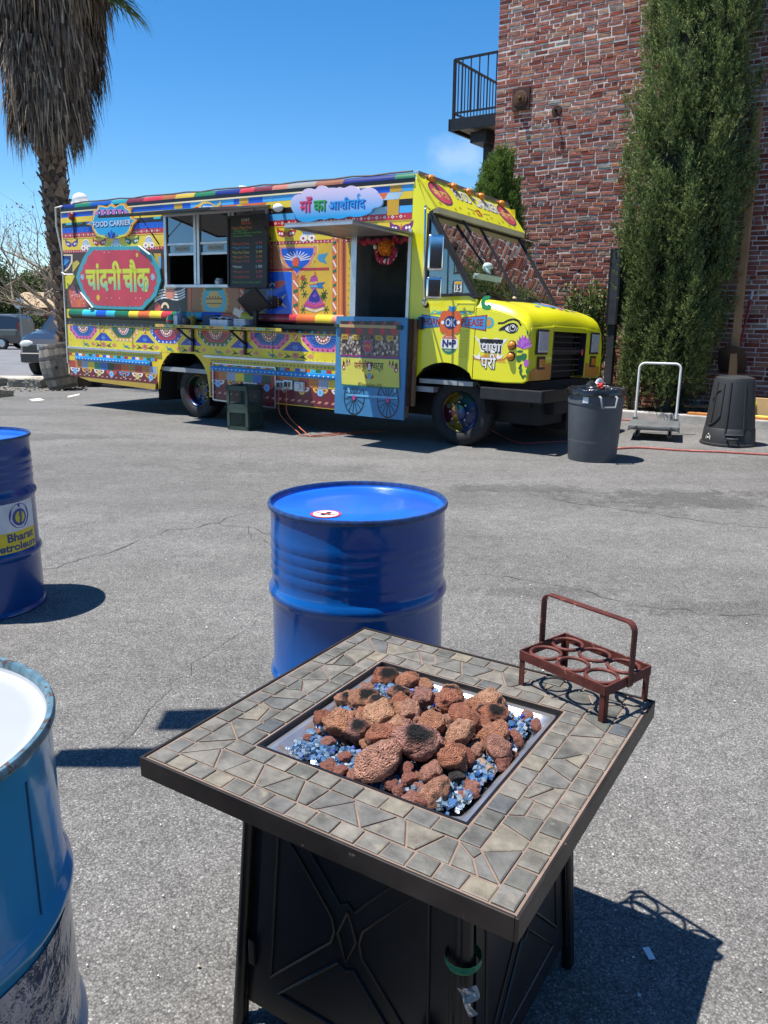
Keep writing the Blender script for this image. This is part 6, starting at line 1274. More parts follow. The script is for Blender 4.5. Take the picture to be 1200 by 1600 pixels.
# lava rocks: each one a thing
LST=[(0,hx('#9a604c')),(.3,hx('#b4745a')),(.55,hx('#c08a6a')),(.8,hx('#ae7c70')),(1,hx('#cf9c7a'))]
lava=ramp_mat('lava_rock',LST,'object',.95,var=(3.5,.40),bump=(14,.8,.055),extra=(2.2,.70,hx('#7a5248')),voron=(7.0,1.3))
lavap=ramp_mat('lava_pink',[(0,hx('#a86a5c')),(.5,hx('#b88070')),(1,hx('#94584c'))],'object',.95,var=(4,.35),bump=(12,.8,.06),voron=(6,1.0))
ash=ramp_mat('lava_grey',[(0,hx('#4a4648')),(1,hx('#5a5455'))],'object',.95,var=(4,.3),bump=(12,1,.10),voron=(6,1.4))
def soot_mat():
    """lava rock scorched black on a patch of its upper side"""
    m=lava.copy(); m.name='lava_sooty'; n=m.node_tree.nodes; l=m.node_tree.links; b=n['Principled BSDF']; src=b.inputs['Base Color'].links[0].from_socket
    tc=n.new('ShaderNodeTexCoord'); t=n.new('ShaderNodeTexNoise'); t.inputs['Scale'].default_value=1.6; t.inputs['Detail'].default_value=5; l.new(tc.outputs['Object'],t.inputs['Vector']); 
    d=n.new('ShaderNodeVectorMath'); d.operation='DISTANCE'; d.inputs[1].default_value=(.25,-.35,.7); l.new(tc.outputs['Object'],d.inputs[0]); ad=n.new('ShaderNodeMath'); ad.operation='ADD'; l.new(d.outputs['Value'],ad.inputs[0]); mt=n.new('ShaderNodeMath'); mt.operation='MULTIPLY_ADD'; mt.inputs[1].default_value=.9; mt.inputs[2].default_value=-.45; l.new(t.outputs[0],mt.inputs[0]); l.new(mt.outputs[0],ad.inputs[1])
    mr=n.new('ShaderNodeMapRange'); mr.inputs[1].default_value=.42; mr.inputs[2].default_value=.85; mr.inputs[3].default_value=1; mr.inputs[4].default_value=0; l.new(ad.outputs[0],mr.inputs[0]); mx=n.new('ShaderNodeMix'); mx.data_type='RGBA'; l.new(mr.outputs[0],mx.inputs[0]); l.new(src,mx.inputs[6]); mx.inputs[7].default_value=(.012,.011,.011,1); l.new(mx.outputs[2],b.inputs['Base Color']); return m
soot=soot_mat()
rocks_m=[]
for k in range(9):
    bm=bmesh.new(); bmesh.ops.create_icosphere(bm,subdivisions=4,radius=1); sd=Vector((k*7.3,k*3.1,k*1.7)); ax=Vector((1,random.uniform(.7,.95),random.uniform(.6,.85)))
    # a few flat facets, then lumps and pits
    cuts=[(Vector((random.gauss(0,1),random.gauss(0,1),random.gauss(0,1))).normalized(),random.uniform(.68,.86)) for _ in range(7)]
    for v in bm.verts:
        p=v.co.copy(); 
        for nrm,dd in cuts:
            h=p.dot(nrm)-dd
            if h>0: p-=nrm*h*.85
        f=1+.18*noise.noise(p*1.6+sd)+.09*noise.noise(p*4+sd)+.05*noise.noise(p*9+sd)
        pit=noise.noise(p*7.5+sd*2); f-=.22*max(0,pit-.22)
        v.co=Vector((p.x*ax.x,p.y*ax.y,p.z*ax.z))*f
    me=bpy.data.meshes.new('lava_rock'); bm.to_mesh(me); bm.free(); me.shade_smooth(); rocks_m.append(me)
def rock(px,py,rpx,kind='l',lift=0):
    r=rpx*1.85/F_PX
    z=TZ-.034+r*.60
    for _ in range(3):
        p=TBi@at_z(px,py,z); d=math.hypot(p.x,p.y); z=TZ-.034+r*.60+(.060*math.exp(-(d/.15)**2) if r>.016 else .010)+lift
    p=TBi@at_z(px,py,z)
    lim=.205-r*.6; p.x=max(-lim,min(lim,p.x)); p.y=max(-lim,min(lim,p.y))
    me=rocks_m[random.randrange(9)]; key=(me.name,kind)
    if key not in rk_cache: m2=me.copy(); m2.materials.clear(); m2.materials.append({'l':lava,'s':soot,'p':lavap,'g':ash}[kind]); rk_cache[key]=m2
    o=obj('lava_rock' if kind!='p' else 'lava_pebble',rk_cache[key]); w=TBM@Vector((p.x,p.y,z)); o.location=w; o.scale=(r,r*random.uniform(.85,1.05),r*random.uniform(.85,1.05))
    o.rotation_euler=(random.uniform(-.5,.5),random.uniform(-.5,.5),random.uniform(0,6.28)) if kind!='s' else (random.uniform(-.15,.15),random.uniform(-.15,.15),R(-32)+random.uniform(-.5,.5))
    tag(o,*{'l':('rough red brown lava rock heaped on the glass in the fire pan','rock','red brown lava rocks'),'s':('red brown lava rock with a black scorched top in the fire pan','rock','scorched lava rocks'),'p':('small pink lava pebble among the glass at the edge of the fire pan','pebble','pink lava pebbles'),'g':('small grey lava rock on the blue glass, the only grey one','rock')}[kind])
rk_cache={}
for zx,zy,rr,kd in ((155,285,60,'l'),(150,352,80,'s'),(225,430,72,'s'),(305,340,88,'l'),(432,365,62,'l'),(360,455,72,'l'),(500,485,92,'l'),(585,380,72,'s'),(640,490,60,'l'),(765,455,95,'l'),(755,548,80,'s'),(115,545,98,'l'),(290,525,78,'l'),(40,465,78,'s'),(590,575,92,'l'),(400,600,78,'l'),(330,705,122,'s'),(140,680,88,'l'),(550,655,85,'l'),(740,662,85,'l'),(768,742,75,'l'),(100,822,122,'l'),(512,800,88,'l'),(405,868,66,'l'),(432,972,80,'l'),(30,400,36,'l'),(210,640,50,'l'),(240,600,50,'l'),(690,600,45,'l'),
    (265,850,42,'p'),(272,912,45,'p'),(180,932,40,'p'),(225,972,36,'p'),(345,1015,44,'p'),(290,1010,40,'p'),(330,900,36,'p'),(325,950,36,'p'),(620,960,40,'p'),(640,985,30,'p'),(600,935,34,'p'),(570,1000,30,'p'),(812,825,40,'p'),(850,780,30,'p'),(790,845,30,'p'),(868,690,40,'p'),(850,660,30,'p'),(880,705,26,'p'),(975,615,34,'p'),(930,560,36,'p'),(930,595,28,'p'),(985,590,26,'p'),(845,570,28,'p'),(30,905,40,'p'),(75,905,26,'p'),(210,800,40,'p'),(540,900,42,'g')): rock(560+zx/3.53,960+zy/3.53,rr/3.53,kd)
for zx,zy,rr,kd in ((950,395,62,'s'),(830,485,55,'l'),(930,510,78,'l'),(1020,540,56,'s'),(1048,340,34,'l'),(825,552,26,'p'),(785,577,28,'p'),(880,600,32,'p'),(950,590,24,'p'),(950,670,36,'p'),(868,722,38,'p'),(930,735,34,'p'),(992,755,26,'p'),(1045,772,34,'p'),(1170,792,34,'p'),(1020,400,60,'l')): rock(220+zx/3,960+zy/3,rr/3,kd)
rq=random.Random(31)
for k in range(84):
    a=rq.uniform(0,6.28); d=.150*math.sqrt(rq.random()); w=TBM@Vector((d*math.cos(a)+.01,d*math.sin(a)+.02,TZ))
    v=w-Vector((0,0,CAM_H)); dp=v.dot(Vector(_f)); rock(600+F_PX*v.dot(Vector(_r))/dp,800-F_PX*v.dot(Vector(_u))/dp,rq.uniform(13,23),'l' if rq.random()<.8 else 's',lift=-.012 if k%2 else -.034)
# broken burner pipe among the rocks
mb=MB(); p=TBi@at_z(735,1178,TZ-.02); mb.tube([(p.x-.05,p.y+.03,TZ-.022),(p.x+.06,p.y-.035,TZ-.022)],.012,M('burner_tan',hx('#8a7260'),.7,.2,var=(20,.3)),12)
for k in range(4): t=k/3; mb.lathe([(0,TZ-.0095),(.0035,TZ-.0095)],blkpl,8,c=(p.x-.035+.08*t,p.y+.021-.05*t,0))
o=mb.build('burner_pipe',TB)

# ---------------------------------------------------------------- bottle carrier on the corner of the table
rust=M('rusty_red',hx('#5c2f28'),.62,.35,var=(30,.35),bump=(70,.5,.002),speck=(45,.60,hx('#8a5a48')))
ang=math.atan2(-.073,.217); A0=Vector((.099,.292,TZ)); CM=TBM@Matrix.Translation(A0)@Matrix.Rotation(ang,4,'Z')
car=thing('bottle_carrier','rusty red iron six bottle carrier with a tall strap handle on the table corner','bottle carrier',matrix=CM)
cl,cwid,chg=.229,.160,.083
for (x,y) in ((0,0),(cl,0),(cl,cwid),(0,cwid)):
    mb=MB(); sx=.014 if x==0 else -.014; sy=.014 if y==0 else -.014; zlo=.0005
    mb.box((min(x,x+sx),min(y,y+sy*.2),zlo),(max(x,x+sx),max(y,y+sy*.2),chg-.012),rust); mb.box((min(x,x+sx*.2),min(y,y+sy),zlo),(max(x,x+sx*.2),max(y,y+sy),chg-.012),rust); mb.build('leg',car,bevel=.0008)
mb=MB(); t_=.003
for a_,b_ in (((0,0),(cl,0)),((cl,0),(cl,cwid)),((cl,cwid),(0,cwid)),((0,cwid),(0,0))): mb.bar((a_[0],a_[1],chg-.010),(b_[0],b_[1],chg-.010),.004,.022,rust)
mb.build('frame',car,bevel=.0008)
rr_=.0335
for i in range(3):
    for j in range(2):
        c=(.040+.0745*i,.041+.078*j,chg-.004); mb=MB(); mb.tube([(c[0]+rr_*math.cos(R(t)),c[1]+rr_*math.sin(R(t)),c[2]) for t in range(0,360,12)],.0042,rust,8,closed=True); mb.build('ring',car,smooth=60)
mb=MB(); hpts=[]; yb=cwid*.5; H_=chg+.118
path=[(-.004,yb,chg-.022),(-.004,yb,H_-.02)]+[(-.004+.018*(1-math.cos(R(t))),yb,H_-.02+.02*math.sin(R(t))) for t in range(15,91,15)]+[(cl+.004-.018*(1-math.cos(R(t))),yb,H_-.02+.02*math.sin(R(t))) for t in range(90,14,-15)]+[(cl+.004,yb,H_-.02),(cl+.004,yb,chg-.022)]
vs=[];fs=[]
for i,p in enumerate(path):
    a_=Vector(path[max(0,i-1)]); b_=Vector(path[min(len(path)-1,i+1)]); d=(b_-a_).normalized(); nrm=Vector((-d.z,0,d.x))
    for sy,sn in ((-.0085,-.0017),(.0085,-.0017),(.0085,.0017),(-.0085,.0017)): q=Vector(p)+Vector((0,sy,0))+nrm*sn; vs.append(q)
for i in range(len(path)-1):
    for k in range(4): fs.append((i*4+k,i*4+(k+1)%4,i*4+4+(k+1)%4,i*4+4+k))
fs+=[(3,2,1,0),tuple(len(vs)-4+k for k in range(4))]; mb.add(vs,fs,rust); mb.build('handle',car)

# ---------------------------------------------------------------- bins, dolly and clutter by the kerb
gpl=M('bin_grey',hx('#4c5156'),.55,var=(6,.14),bump=(30,.15,.003),speck=(20,.72,hx('#6c7074')))
bc=at_z(926,722); bc=Vector((2.10,8.12,0)) if 0 else (at_z(885,716)+at_z(964,718))/2; bc.z=0
b=thing('rubbish_bin','round grey plastic rubbish bin with a black liner standing upright on the asphalt','bin',bc,R(8))
r0,r1,hb_=.250,.288,.745
mb=MB(); mb.lathe([(0,.003),(r0-.02,.003),(r0-.004,.0),(r0,.012),(lerp(r0,r1,.78),hb_*.80),(lerp(r0,r1,.78)+.006,hb_*.805),(r1-.006,hb_-.05),(r1+.004,hb_-.045),(r1+.010,hb_-.02),(r1+.008,hb_),(r1-.006,hb_),(r1-.012,hb_-.03),(r0+.01,.2)],gpl,48); mb.build('shell',b,smooth=35)
for sg in (-1,1):
    mb=MB(); y=sg*(r1+.012); pts=[(-.085,y*.97,hb_-.06),(-.085,y+sg*.035,hb_-.07),(-.07,y+sg*.035,hb_-.165),(.07,y+sg*.035,hb_-.165),(.085,y+sg*.035,hb_-.07),(.085,y*.97,hb_-.06)]; mb.tube(pts,.012,M('bin_handle',hx('#7c8084'),.5),8); h=mb.build('handle',b,smooth=50)
film=M('liner_black',(.012,.012,.013),.22,coat=.5,bump=(26,.5,.02)); mb=MB()
def liner(k,t):
    a=2*math.pi*k/60; w=.008*math.sin(a*9)+.006*math.sin(a*17+1)
    if t==0: return ((r1+.013)*math.cos(a),(r1+.013)*math.sin(a),hb_-.055+w)
    if t==1: return ((r1+.014)*math.cos(a),(r1+.014)*math.sin(a),hb_-.004)
    if t==2: return ((r1+.004)*math.cos(a),(r1+.004)*math.sin(a),hb_+.008+w*.4)
    if t==3: return ((r1-.02+w)*math.cos(a),(r1-.02+w)*math.sin(a),hb_-.02)
    if t==4: return ((r1-.05+2*w)*math.cos(a),(r1-.05+2*w)*math.sin(a),hb_-.16)
    return ((.12)*math.cos(a),(.12)*math.sin(a),hb_-.20+3*w)
mb.grid(lambda k,t:liner(k,t),list(range(61)),[0,1,2,3,4,5],film); mb.build('liner',b,smooth=80)
mb=MB(); q=Matrix.Rotation(-R(8),3,'Z')@Vector((-.33,-.94,0)); a0=math.atan2(q.y,q.x); mb.grid(lambda s,z:((r1+.001)*math.cos(a0-.28+s/r1),(r1+.001)*math.sin(a0-.28+s/r1),z),[-.03,-.01,.01,.03],[.615,.675],M('bin_sticker',(.7,.72,.74),.5,var=(60,.3))); mb.build('sticker',b)
mb=MB()
for k in range(8): mb.ball((.12+random.gauss(0,.018),.2+random.gauss(0,.02),hb_-.0+random.uniform(-.02,.035)),(.018,.014,.013),M('red_flower',hx('#c8301c'),.7),6,4)
mb.build('rubbish',b,smooth=60)
# upturned black bin
bkp=M('bin_black',(.021,.022,.023),.6,var=(6,.25),bump=(24,.15,.003),speck=(28,.66,(.075,.075,.075)))
c=(at_z(1098,693)+at_z(1176,694))/2; c.z=0
b=thing('upturned_bin','black wheeled plastic bin turned upside down beside the kerb','bin',c,R(20))
H2=.80; ra,rb_=.305,.225
mb=MB(); mb.lathe([(ra-.02,.004),(ra+.012,0),(ra+.016,.012),(ra+.012,.03),(ra-.004,.035),(lerp(ra,rb_,.25),H2*.25),(lerp(ra,rb_,.26)-.006,H2*.26),(lerp(ra,rb_,.95),H2*.93),(rb_-.012,H2*.985),(rb_-.04,H2),(rb_-.06,H2-.012),(0,H2-.012)],bkp,48); mb.build('shell',b,smooth=35)
dirv=-c.normalized(); af=math.atan2(dirv.y,dirv.x)-R(20)
def bs(ang,z,o=0): r=lerp(ra,rb_,z/H2)+o-.006; return (r*math.cos(ang),r*math.sin(ang),z)
# moulded panel with a raised arch, and two deep vertical folds
mb=MB()
for da,z0 in ((-.14,.16),(-.86,.24)): mb.tube([bs(af+da,z,.004) for z in [lerp(z0,.74,k/10) for k in range(11)]],.012,bkp,8)
mb.tube([bs(af-.14+.7*k/10,.14+.0*k,.006) for k in range(11)],.011,bkp,8); mb.tube([bs(af+.56,z,.004) for z in [lerp(.14,.74,k/10) for k in range(11)]],.011,bkp,8)
mb.tube([bs(af-.95+.5*k/12,.24+.12*(k/12)**2,.005) for k in range(13)],.010,bkp,8); mb.tube([bs(af-.45+.0*k,.36+.36*k/12,.005) for k in range(13)],.010,bkp,8); mb.tube([bs(af-1.0+.4*k/10,.55+.12*(1-(k/10))**2*-1+.1,.005) for k in range(11)],.009,bkp,8); mb.build('moulded_ribs',b,smooth=60)
mb=MB(); mb.tube([bs(af-.05,.10,.012),bs(af-.03,.10,.05),bs(af+.30,.10,.05),bs(af+.32,.10,.012)],.014,bkp,8); mb.build('lift_bar',b,smooth=50)
fnb=lambda s,z,l=0: bs(af-.86+s/.29,z,.004+.001*l); a=Art(lambda s,z,l:fnb(s,z,l)); mb=a.mb; mb.grid(lambda s,z:fnb(s,z,0),[-.05,-.025,0,.025,.05],[.05,.16],PC('b84a54')); a.poly([(-.035,.07),(.035,.07),(.035,.11),(0,.145),(-.035,.11)],WHT,2); a.poly([(-.024,.08),(.024,.08),(.024,.105),(0,.13),(-.024,.105)],DRK,3); a.rect(-.012,.085,.012,.105,WHT,4); a.build('house_sticker',b)
# platform dolly
pd=thing('platform_dolly','grey plastic platform dolly with a tall white tube handle','dolly',(at_z(1026,686)+Vector((.0,.13,0))),R(-20))
dk=M('dolly_deck',hx('#5a5c5c'),.7,var=(7,.25),bump=(30,.3,.004),speck=(12,.62,hx('#7c7c78'))); L2,W2=.30,.34; zD=.13
mb=MB(); mb.box((-L2,-W2,zD),(L2,W2,zD+.055),dk); mb.build('deck',pd,bevel=.02)
mb=MB(); 
for sg in (-1,1): mb.bar((sg*L2,-W2-.005,zD+.0),(sg*.19,-W2-.01,zD+.05),.05,.02,dk)
mb.build('deck_bumpers',pd)
for sx in (-1,1):
    for sy in (-1,1):
        w=thing_part('caster',pd,(sx*.19,sy*.27,.0)); mb=MB(); mb.lathe([(.0,-.018),(.03,-.018),(.058,-.014),(.0605,0),(.058,.014),(.03,.018),(0,.018)],rubber,24,c=(0,0,.0605),axis='x'); mb.build('wheel',w,smooth=40)
        mb=MB(); 
        for q in (-.024,.024): mb.box((q-.003,-.025,.05),(q+.003,.025,zD),alum_d)
        mb.build('fork',w)
wh=M('tube_white',(.70,.70,.68),.4,var=(9,.08)); mb=MB(); hw=.25; yb=W2-.02; tz=.90; ph=[(-hw,yb,zD+.03),(-hw,yb+.02,tz-.07)]+[(-hw+.07*(1-math.cos(R(t))),yb+.022,tz-.07+.07*math.sin(R(t))) for t in range(15,91,15)]+[(hw-.07*(1-math.cos(R(t))),yb+.022,tz-.07+.07*math.sin(R(t))) for t in range(90,14,-15)]+[(hw,yb+.02,tz-.07),(hw,yb,zD+.03)]
mb.tube(ph,.015,wh,12); mb.build('push_handle',pd,smooth=50)
mb=MB(); mb.box((-hw-.03,yb-.03,zD+.02),(-hw+.03,yb+.03,zD+.085),dk); mb.box((hw-.03,yb-.03,zD+.02),(hw+.03,yb+.03,zD+.085),dk); mb.build('handle_sockets',pd,bevel=.006)
# leaning timber
woodm=M('fresh_timber',hx('#a87e54'),.75,var=(3,.16),bump=(25,.2,.003))
t0=BW(1143,607,-.62); t1=BW(1186,170,-.06); t0.z=.075
mb=MB(); mb.bar(t0,t1,.14,.09,woodm,up=(1,0,0)); o=mb.build('timber_beam'); tag(inB(o),'long brown timber beam leaning on the brick wall','timber')
# shovel, upside down
s0=BW(1136,600,-.62); s0.z=.085; s1=BW(1173,468,-.20); sh=thing('snow_shovel','black scoop shovel with a red handle leaning beside the timber beam','shovel',matrix=BM)
mb=MB(); mb.tube([s0,s1],.017,M('handle_red',hx('#8a1c20'),.5),8); mb.build('shaft',sh,smooth=50); mb=MB(); mb.tube([s1,s1+(s1-s0).normalized()*.12],.02,M('handle_grey',(.45,.45,.45),.5),8); mb.build('grip',sh,smooth=50)
bc_=BW(1143,562,-.52); mb=MB(); mb.grid(lambda a,b_:(bc_.x+a*(.20-.03*b_*b_),bc_.y+.06*a*a-.12*b_,bc_.z+.20*b_-.03*a*a*(1+b_)),[-1+.2*k for k in range(11)],[-1+.2*k for k in range(11)],M('shovel_black',(.022,.022,.024),.5,var=(12,.3))); mb.build('blade',sh,smooth=60)
# planks and yellow hose on the bed behind the black bin
def plank(px0,py0,w,h,l,lab,mat,yl=-.85,rz=0,z=.10,tilt=0):
    q=BW(px0,py0,yl); mb=MB(); mb.box((-w/2,-l/2,0),(w/2,l/2,h),mat); o=mb.build('wood_offcut',None,bevel=.003); o.location=(q.x,yl,z); o.rotation_euler=(tilt,0,rz); inB(o); tag(o,lab,'wood')
plank(1192,628,.20,.24,.05,'square pale wood block standing on the planting bed by the wall',M('pale_ply',hx('#c8a878'),.7,var=(6,.12)),z=.155); plank(1165,640,1.5,.035,.12,'flat orange plank lying on the kerb under the wood block',M('plank_orange',hx('#b8783c'),.7,var=(6,.2)),z=.127,yl=-1.1)
plank(1098,622,.5,.03,.04,'thin brown stick leaning in the shade of the cypress',M('stick_brown',hx('#7c5a3a'),.8,var=(12,.2)),yl=-.8,z=.2,rz=.2,tilt=.0)
q=BW(1180,625,-.9); yh=M('hose_yellow',hx('#c8d034'),.5); pts=[Vector((q.x-.15+.16*math.cos(t),-.88+.02*math.sin(3*t),.30+.16*math.sin(t))) for t in [k*.35-.6 for k in range(9)]]+[Vector((q.x-.05,-1.0,.155)),Vector((q.x+.3,-1.05,.16)),Vector((q.x+.8,-1.02,.16))]
mb=MB(); mb.tube(pts,.017,yh,8); o=mb.build('yellow_hose',None,smooth=60); tag(inB(o),'coil of yellow hose on the bed behind the upturned black bin','hose')
# black steel post at the truck's nose
q=BW(947,640,-.98); pb=BW(957,398,-.98); mb=MB(); pz=pb.z
mb.box((-.055,-.06,0),(.055,.06,pz),blk2); o=thing('steel_post','tall black steel post beside the truck hood with a boxed upper half','post',matrix=BM@Matrix.Translation((q.x,-.98,.06)))
mb.build('shaft',o,bevel=.004); mb=MB(); mb.box((-.075,-.095,1.30),(.085,.0801,pz+.02),blk2); mb.box((-.08,-.10,1.30),(-.055,-.0951,pz+.02),blk); mb.box((.06,-.10,1.30),(.09,-.0951,pz+.02),blk); mb.build('upper_box',o,bevel=.003)
# grey rags on the bumper
mb=MB(); mb.grid(lambda a,b_:(1.075+.03*b_,1.75+.16*a,.735+.07*(1-a*a)*(1-b_*b_)+.02*noise.noise(Vector((a*4,b_*4,1)))),[-1+.2*k for k in range(11)],[-1+.25*k for k in range(9)],M('rag_grey',(.42,.45,.5),.9,bump=(50,.4,.005))); o=mb.build('rag'); tag(inT(o),'pale grey rag lying on the black truck bumper','rag')
mb=MB(); mb.grid(lambda a,b_:(1.075+.03*b_,1.45+.14*a,.73+.05*(1-a*a)*(1-b_*b_)+.02*noise.noise(Vector((a*4,b_*4,5)))),[-1+.2*k for k in range(11)],[-1+.25*k for k in range(9)],M('rag_dark',(.02,.022,.03),.9)); o=mb.build('rag'); tag(inT(o),'dark cloth draped over the middle of the truck bumper','rag')

# ---------------------------------------------------------------- vegetation
def leaf_quads(P,D,U,l,w,curl=0):
    """diamond leaves at P pointing along D, flat side along U; arrays (n,3)"""
    n=len(P); l=np.asarray(l).reshape(-1,1); w=np.asarray(w).reshape(-1,1); out=np.empty((n,4,3)); out[:,0]=P; out[:,1]=P+D*l*.5+U*w*.5; out[:,2]=P+D*l; out[:,3]=P+D*l*.5-U*w*.5; return out.reshape(-1,3)
def norm(a): return a/np.maximum(1e-6,np.linalg.norm(a,axis=1,keepdims=True))
rng=np.random.default_rng(4)
def fol(name,stops,rough=.7,tr=.25):
    m=ramp_mat(name,stops,'island',rough,var=(2.5,.25),bump=(30,.1,.002),spec=.25); b=m.node_tree.nodes['Principled BSDF']; n=m.node_tree.nodes; l=m.node_tree.links
    t=n.new('ShaderNodeBsdfTranslucent'); src=b.inputs['Base Color'].links[0].from_socket; l.new(src,t.inputs[0]); mx=n.new('ShaderNodeMixShader'); mx.inputs[0].default_value=tr; o=[x for x in n if x.type=='OUTPUT_MATERIAL'][0]; l.new(b.outputs[0],mx.inputs[1]); l.new(t.outputs[0],mx.inputs[2]); l.new(mx.outputs[0],o.inputs[0]); return m
barkm=M('bark_grey',hx('#6a5a4c'),.9,var=(9,.3),bump=(25,.8,.02))
cyp=fol('cypress_leaf',[(0,(.045,.072,.024)),(.35,(.105,.155,.048)),(.7,(.18,.235,.075)),(.93,(.28,.33,.115)),(1,(.36,.37,.16))])
def spray_tree(name,n_plumes,n_spray,n_leaf,axis_fn,rad_fn,zr,mat,parent,pl=.55,pr=.13,sl=.13,ll=.045,lw=.02,seed=1,core=.55):
    """conifer crown: upright flame shaped plumes set over the crown's surface and through it, each a bundle of feathery sprays"""
    g=np.random.default_rng(seed); B=[];DP=[];OU=[]
    while len(B)<n_plumes:
        zz=g.uniform(*zr); t=g.uniform(0,2*np.pi); R0=rad_fn(zz,t); k=1+.24*noise.noise(Vector((math.cos(t)*2.2,math.sin(t)*2.2,zz*1.5+seed)))+.12*noise.noise(Vector((math.cos(t)*5,math.sin(t)*5,zz*3.1+seed)))
        if noise.noise(Vector((math.cos(t)*3.1,math.sin(t)*3.1,zz*1.9+seed*3)))<-.12 and g.random()<.85: continue
        f=1-core*g.random()**2.2; c=axis_fn(zz); rr=R0*k*f; B.append((c[0]+rr*math.cos(t),c[1]+rr*math.sin(t),zz)); OU.append((math.cos(t),math.sin(t),0)); DP.append((math.cos(t)*.22+g.normal(0,.12),math.sin(t)*.22+g.normal(0,.12),1.))
    B=np.array(B); OU=np.array(OU); DP=norm(np.array(DP)); S_=g.uniform(.6,1.35,n_plumes)
    base=np.repeat(B,n_spray,0); dp=np.repeat(DP,n_spray,0); ou=np.repeat(OU,n_spray,0); sc=np.repeat(S_,n_spray); N=len(base)
    f=g.random(N)**.8; a=g.uniform(0,2*np.pi,N); e1=norm(np.cross(dp,np.array([.3,.9,.1]))); e2=np.cross(dp,e1); rad=pr*sc*np.sqrt(g.random(N))*(1-f**1.6)*1.25+.008
    ro=e1*np.cos(a)[:,None]+e2*np.sin(a)[:,None]; pos=base+dp*(pl*sc*(f-.35))[:,None]+ro*rad[:,None]
    d=norm(dp*.8+ro*g.uniform(.15,.8,(N,1))*(1-.6*f[:,None])+g.normal(0,.2,(N,3))); side=norm(np.cross(d,ro+g.normal(0,.4,(N,3)))); nn_=np.cross(d,side); L=sl*g.uniform(.6,1.3,N)
    allP=[];allD=[];allU=[];al=[];aw=[]
    for k in range(n_leaf):
        q=(k+.5)/n_leaf; sg=1 if k%2 else -1; p=pos+d*(L*q)[:,None]; dd=norm(d*.85+side*sg*g.uniform(.35,.9,(N,1))*(1-.4*q)+nn_*g.normal(0,.35,(N,1))); uu=norm(np.cross(dd,nn_+g.normal(0,.5,(N,3))))
        allP.append(p);allD.append(dd);allU.append(uu); al.append(ll*g.uniform(.7,1.4,N)*(1.15-.5*q)*1.2); aw.append(lw*g.uniform(.7,1.3,N))
    return np_mesh(name,leaf_quads(np.concatenate(allP),np.concatenate(allD),np.concatenate(allU),np.concatenate(al),np.concatenate(aw)),None,mat,parent)
# tall cypress against the wall
cb=BW(1048,645,-.62); 
ct_=thing('cypress_tree','tall dense dark green cypress growing in the bed against the brick wall','tree',matrix=BM)
c_a=BW(1048,520,-.55); c_b=BW(1098,20,-.5)
def cax(z): return (c_a.x+(c_b.x-c_a.x)*(z-c_a.z)/(c_b.z-c_a.z),-.60+.02*z)
def crad(z,t):
    r=np.interp(z,[.1,.5,1.2,2.2,3.2,4.5,6,7.5,9],[.40,.57,.68,.74,.75,.69,.60,.5,.3]); 
    y=math.sin(t); return r*(.74 if y>0.1 else 1.0)
mb=MB(); mb.tube([(cax(z)[0],cax(z)[1],z) for z in [.05,.6,1.5,3,5,7,8.6]],[.10,.09,.085,.075,.06,.04,.01],barkm,10)
for k in range(26): z=.4+.3*k; a=k*2.4; r=crad(z,a)*.75; c=cax(z); mb.tube([(c[0],c[1],z-.25),(c[0]+r*.5*math.cos(a),c[1]+r*.5*math.sin(a),z-.05),(c[0]+r*math.cos(a),c[1]+r*math.sin(a),z+.35)],[.03,.02,.006],barkm,6)
mb.build('trunk',ct_,smooth=60)
spray_tree('crown',820,72,9,cax,crad,(.25,8.6),cyp,ct_,pl=.72,pr=.115,sl=.12,ll=.034,lw=.013,seed=2)
mb=MB(); mb.tube([(cax(z)[0],cax(z)[1],z) for z in (.3,.8,1.5,3,4.5,6,7.5,8.4)],[.12,.3,.42,.48,.46,.40,.30,.1],M('shaded_core',(.02,.022,.012),.95,var=(12,.5),bump=(20,1,.05)),14); mb.build('dark_core',ct_,smooth=60)  # solid core coloured dark as the crown's inner shade, hides the wall behind
# conifer behind the truck
q=BW(772,262,-1.1); c2=thing('small_conifer','small bright green cone shaped conifer showing above the yellow cab','tree',matrix=BM@Matrix.Translation((q.x+.02,-1.0,0)))
mb=MB(); mb.tube([(0,0,0),(0,0,1.5),(0,0,3.6)],[.07,.05,.01],barkm,8); mb.build('trunk',c2,smooth=60)
zt2=BW(772,238,-1.0).z
con=fol('conifer_leaf',[(0,(.05,.10,.02)),(.5,(.11,.18,.035)),(1,(.20,.28,.055))])
spray_tree('crown',300,46,8,lambda z:(0,0),lambda z,t:float(np.interp(z,[.4,1.2,2.0,2.8,zt2-.6,zt2-.2,zt2],[.34,.42,.43,.40,.22,.08,.02])),(.4,zt2-.15),con,c2,pl=.36,pr=.085,sl=.09,ll=.032,lw=.015,seed=5)
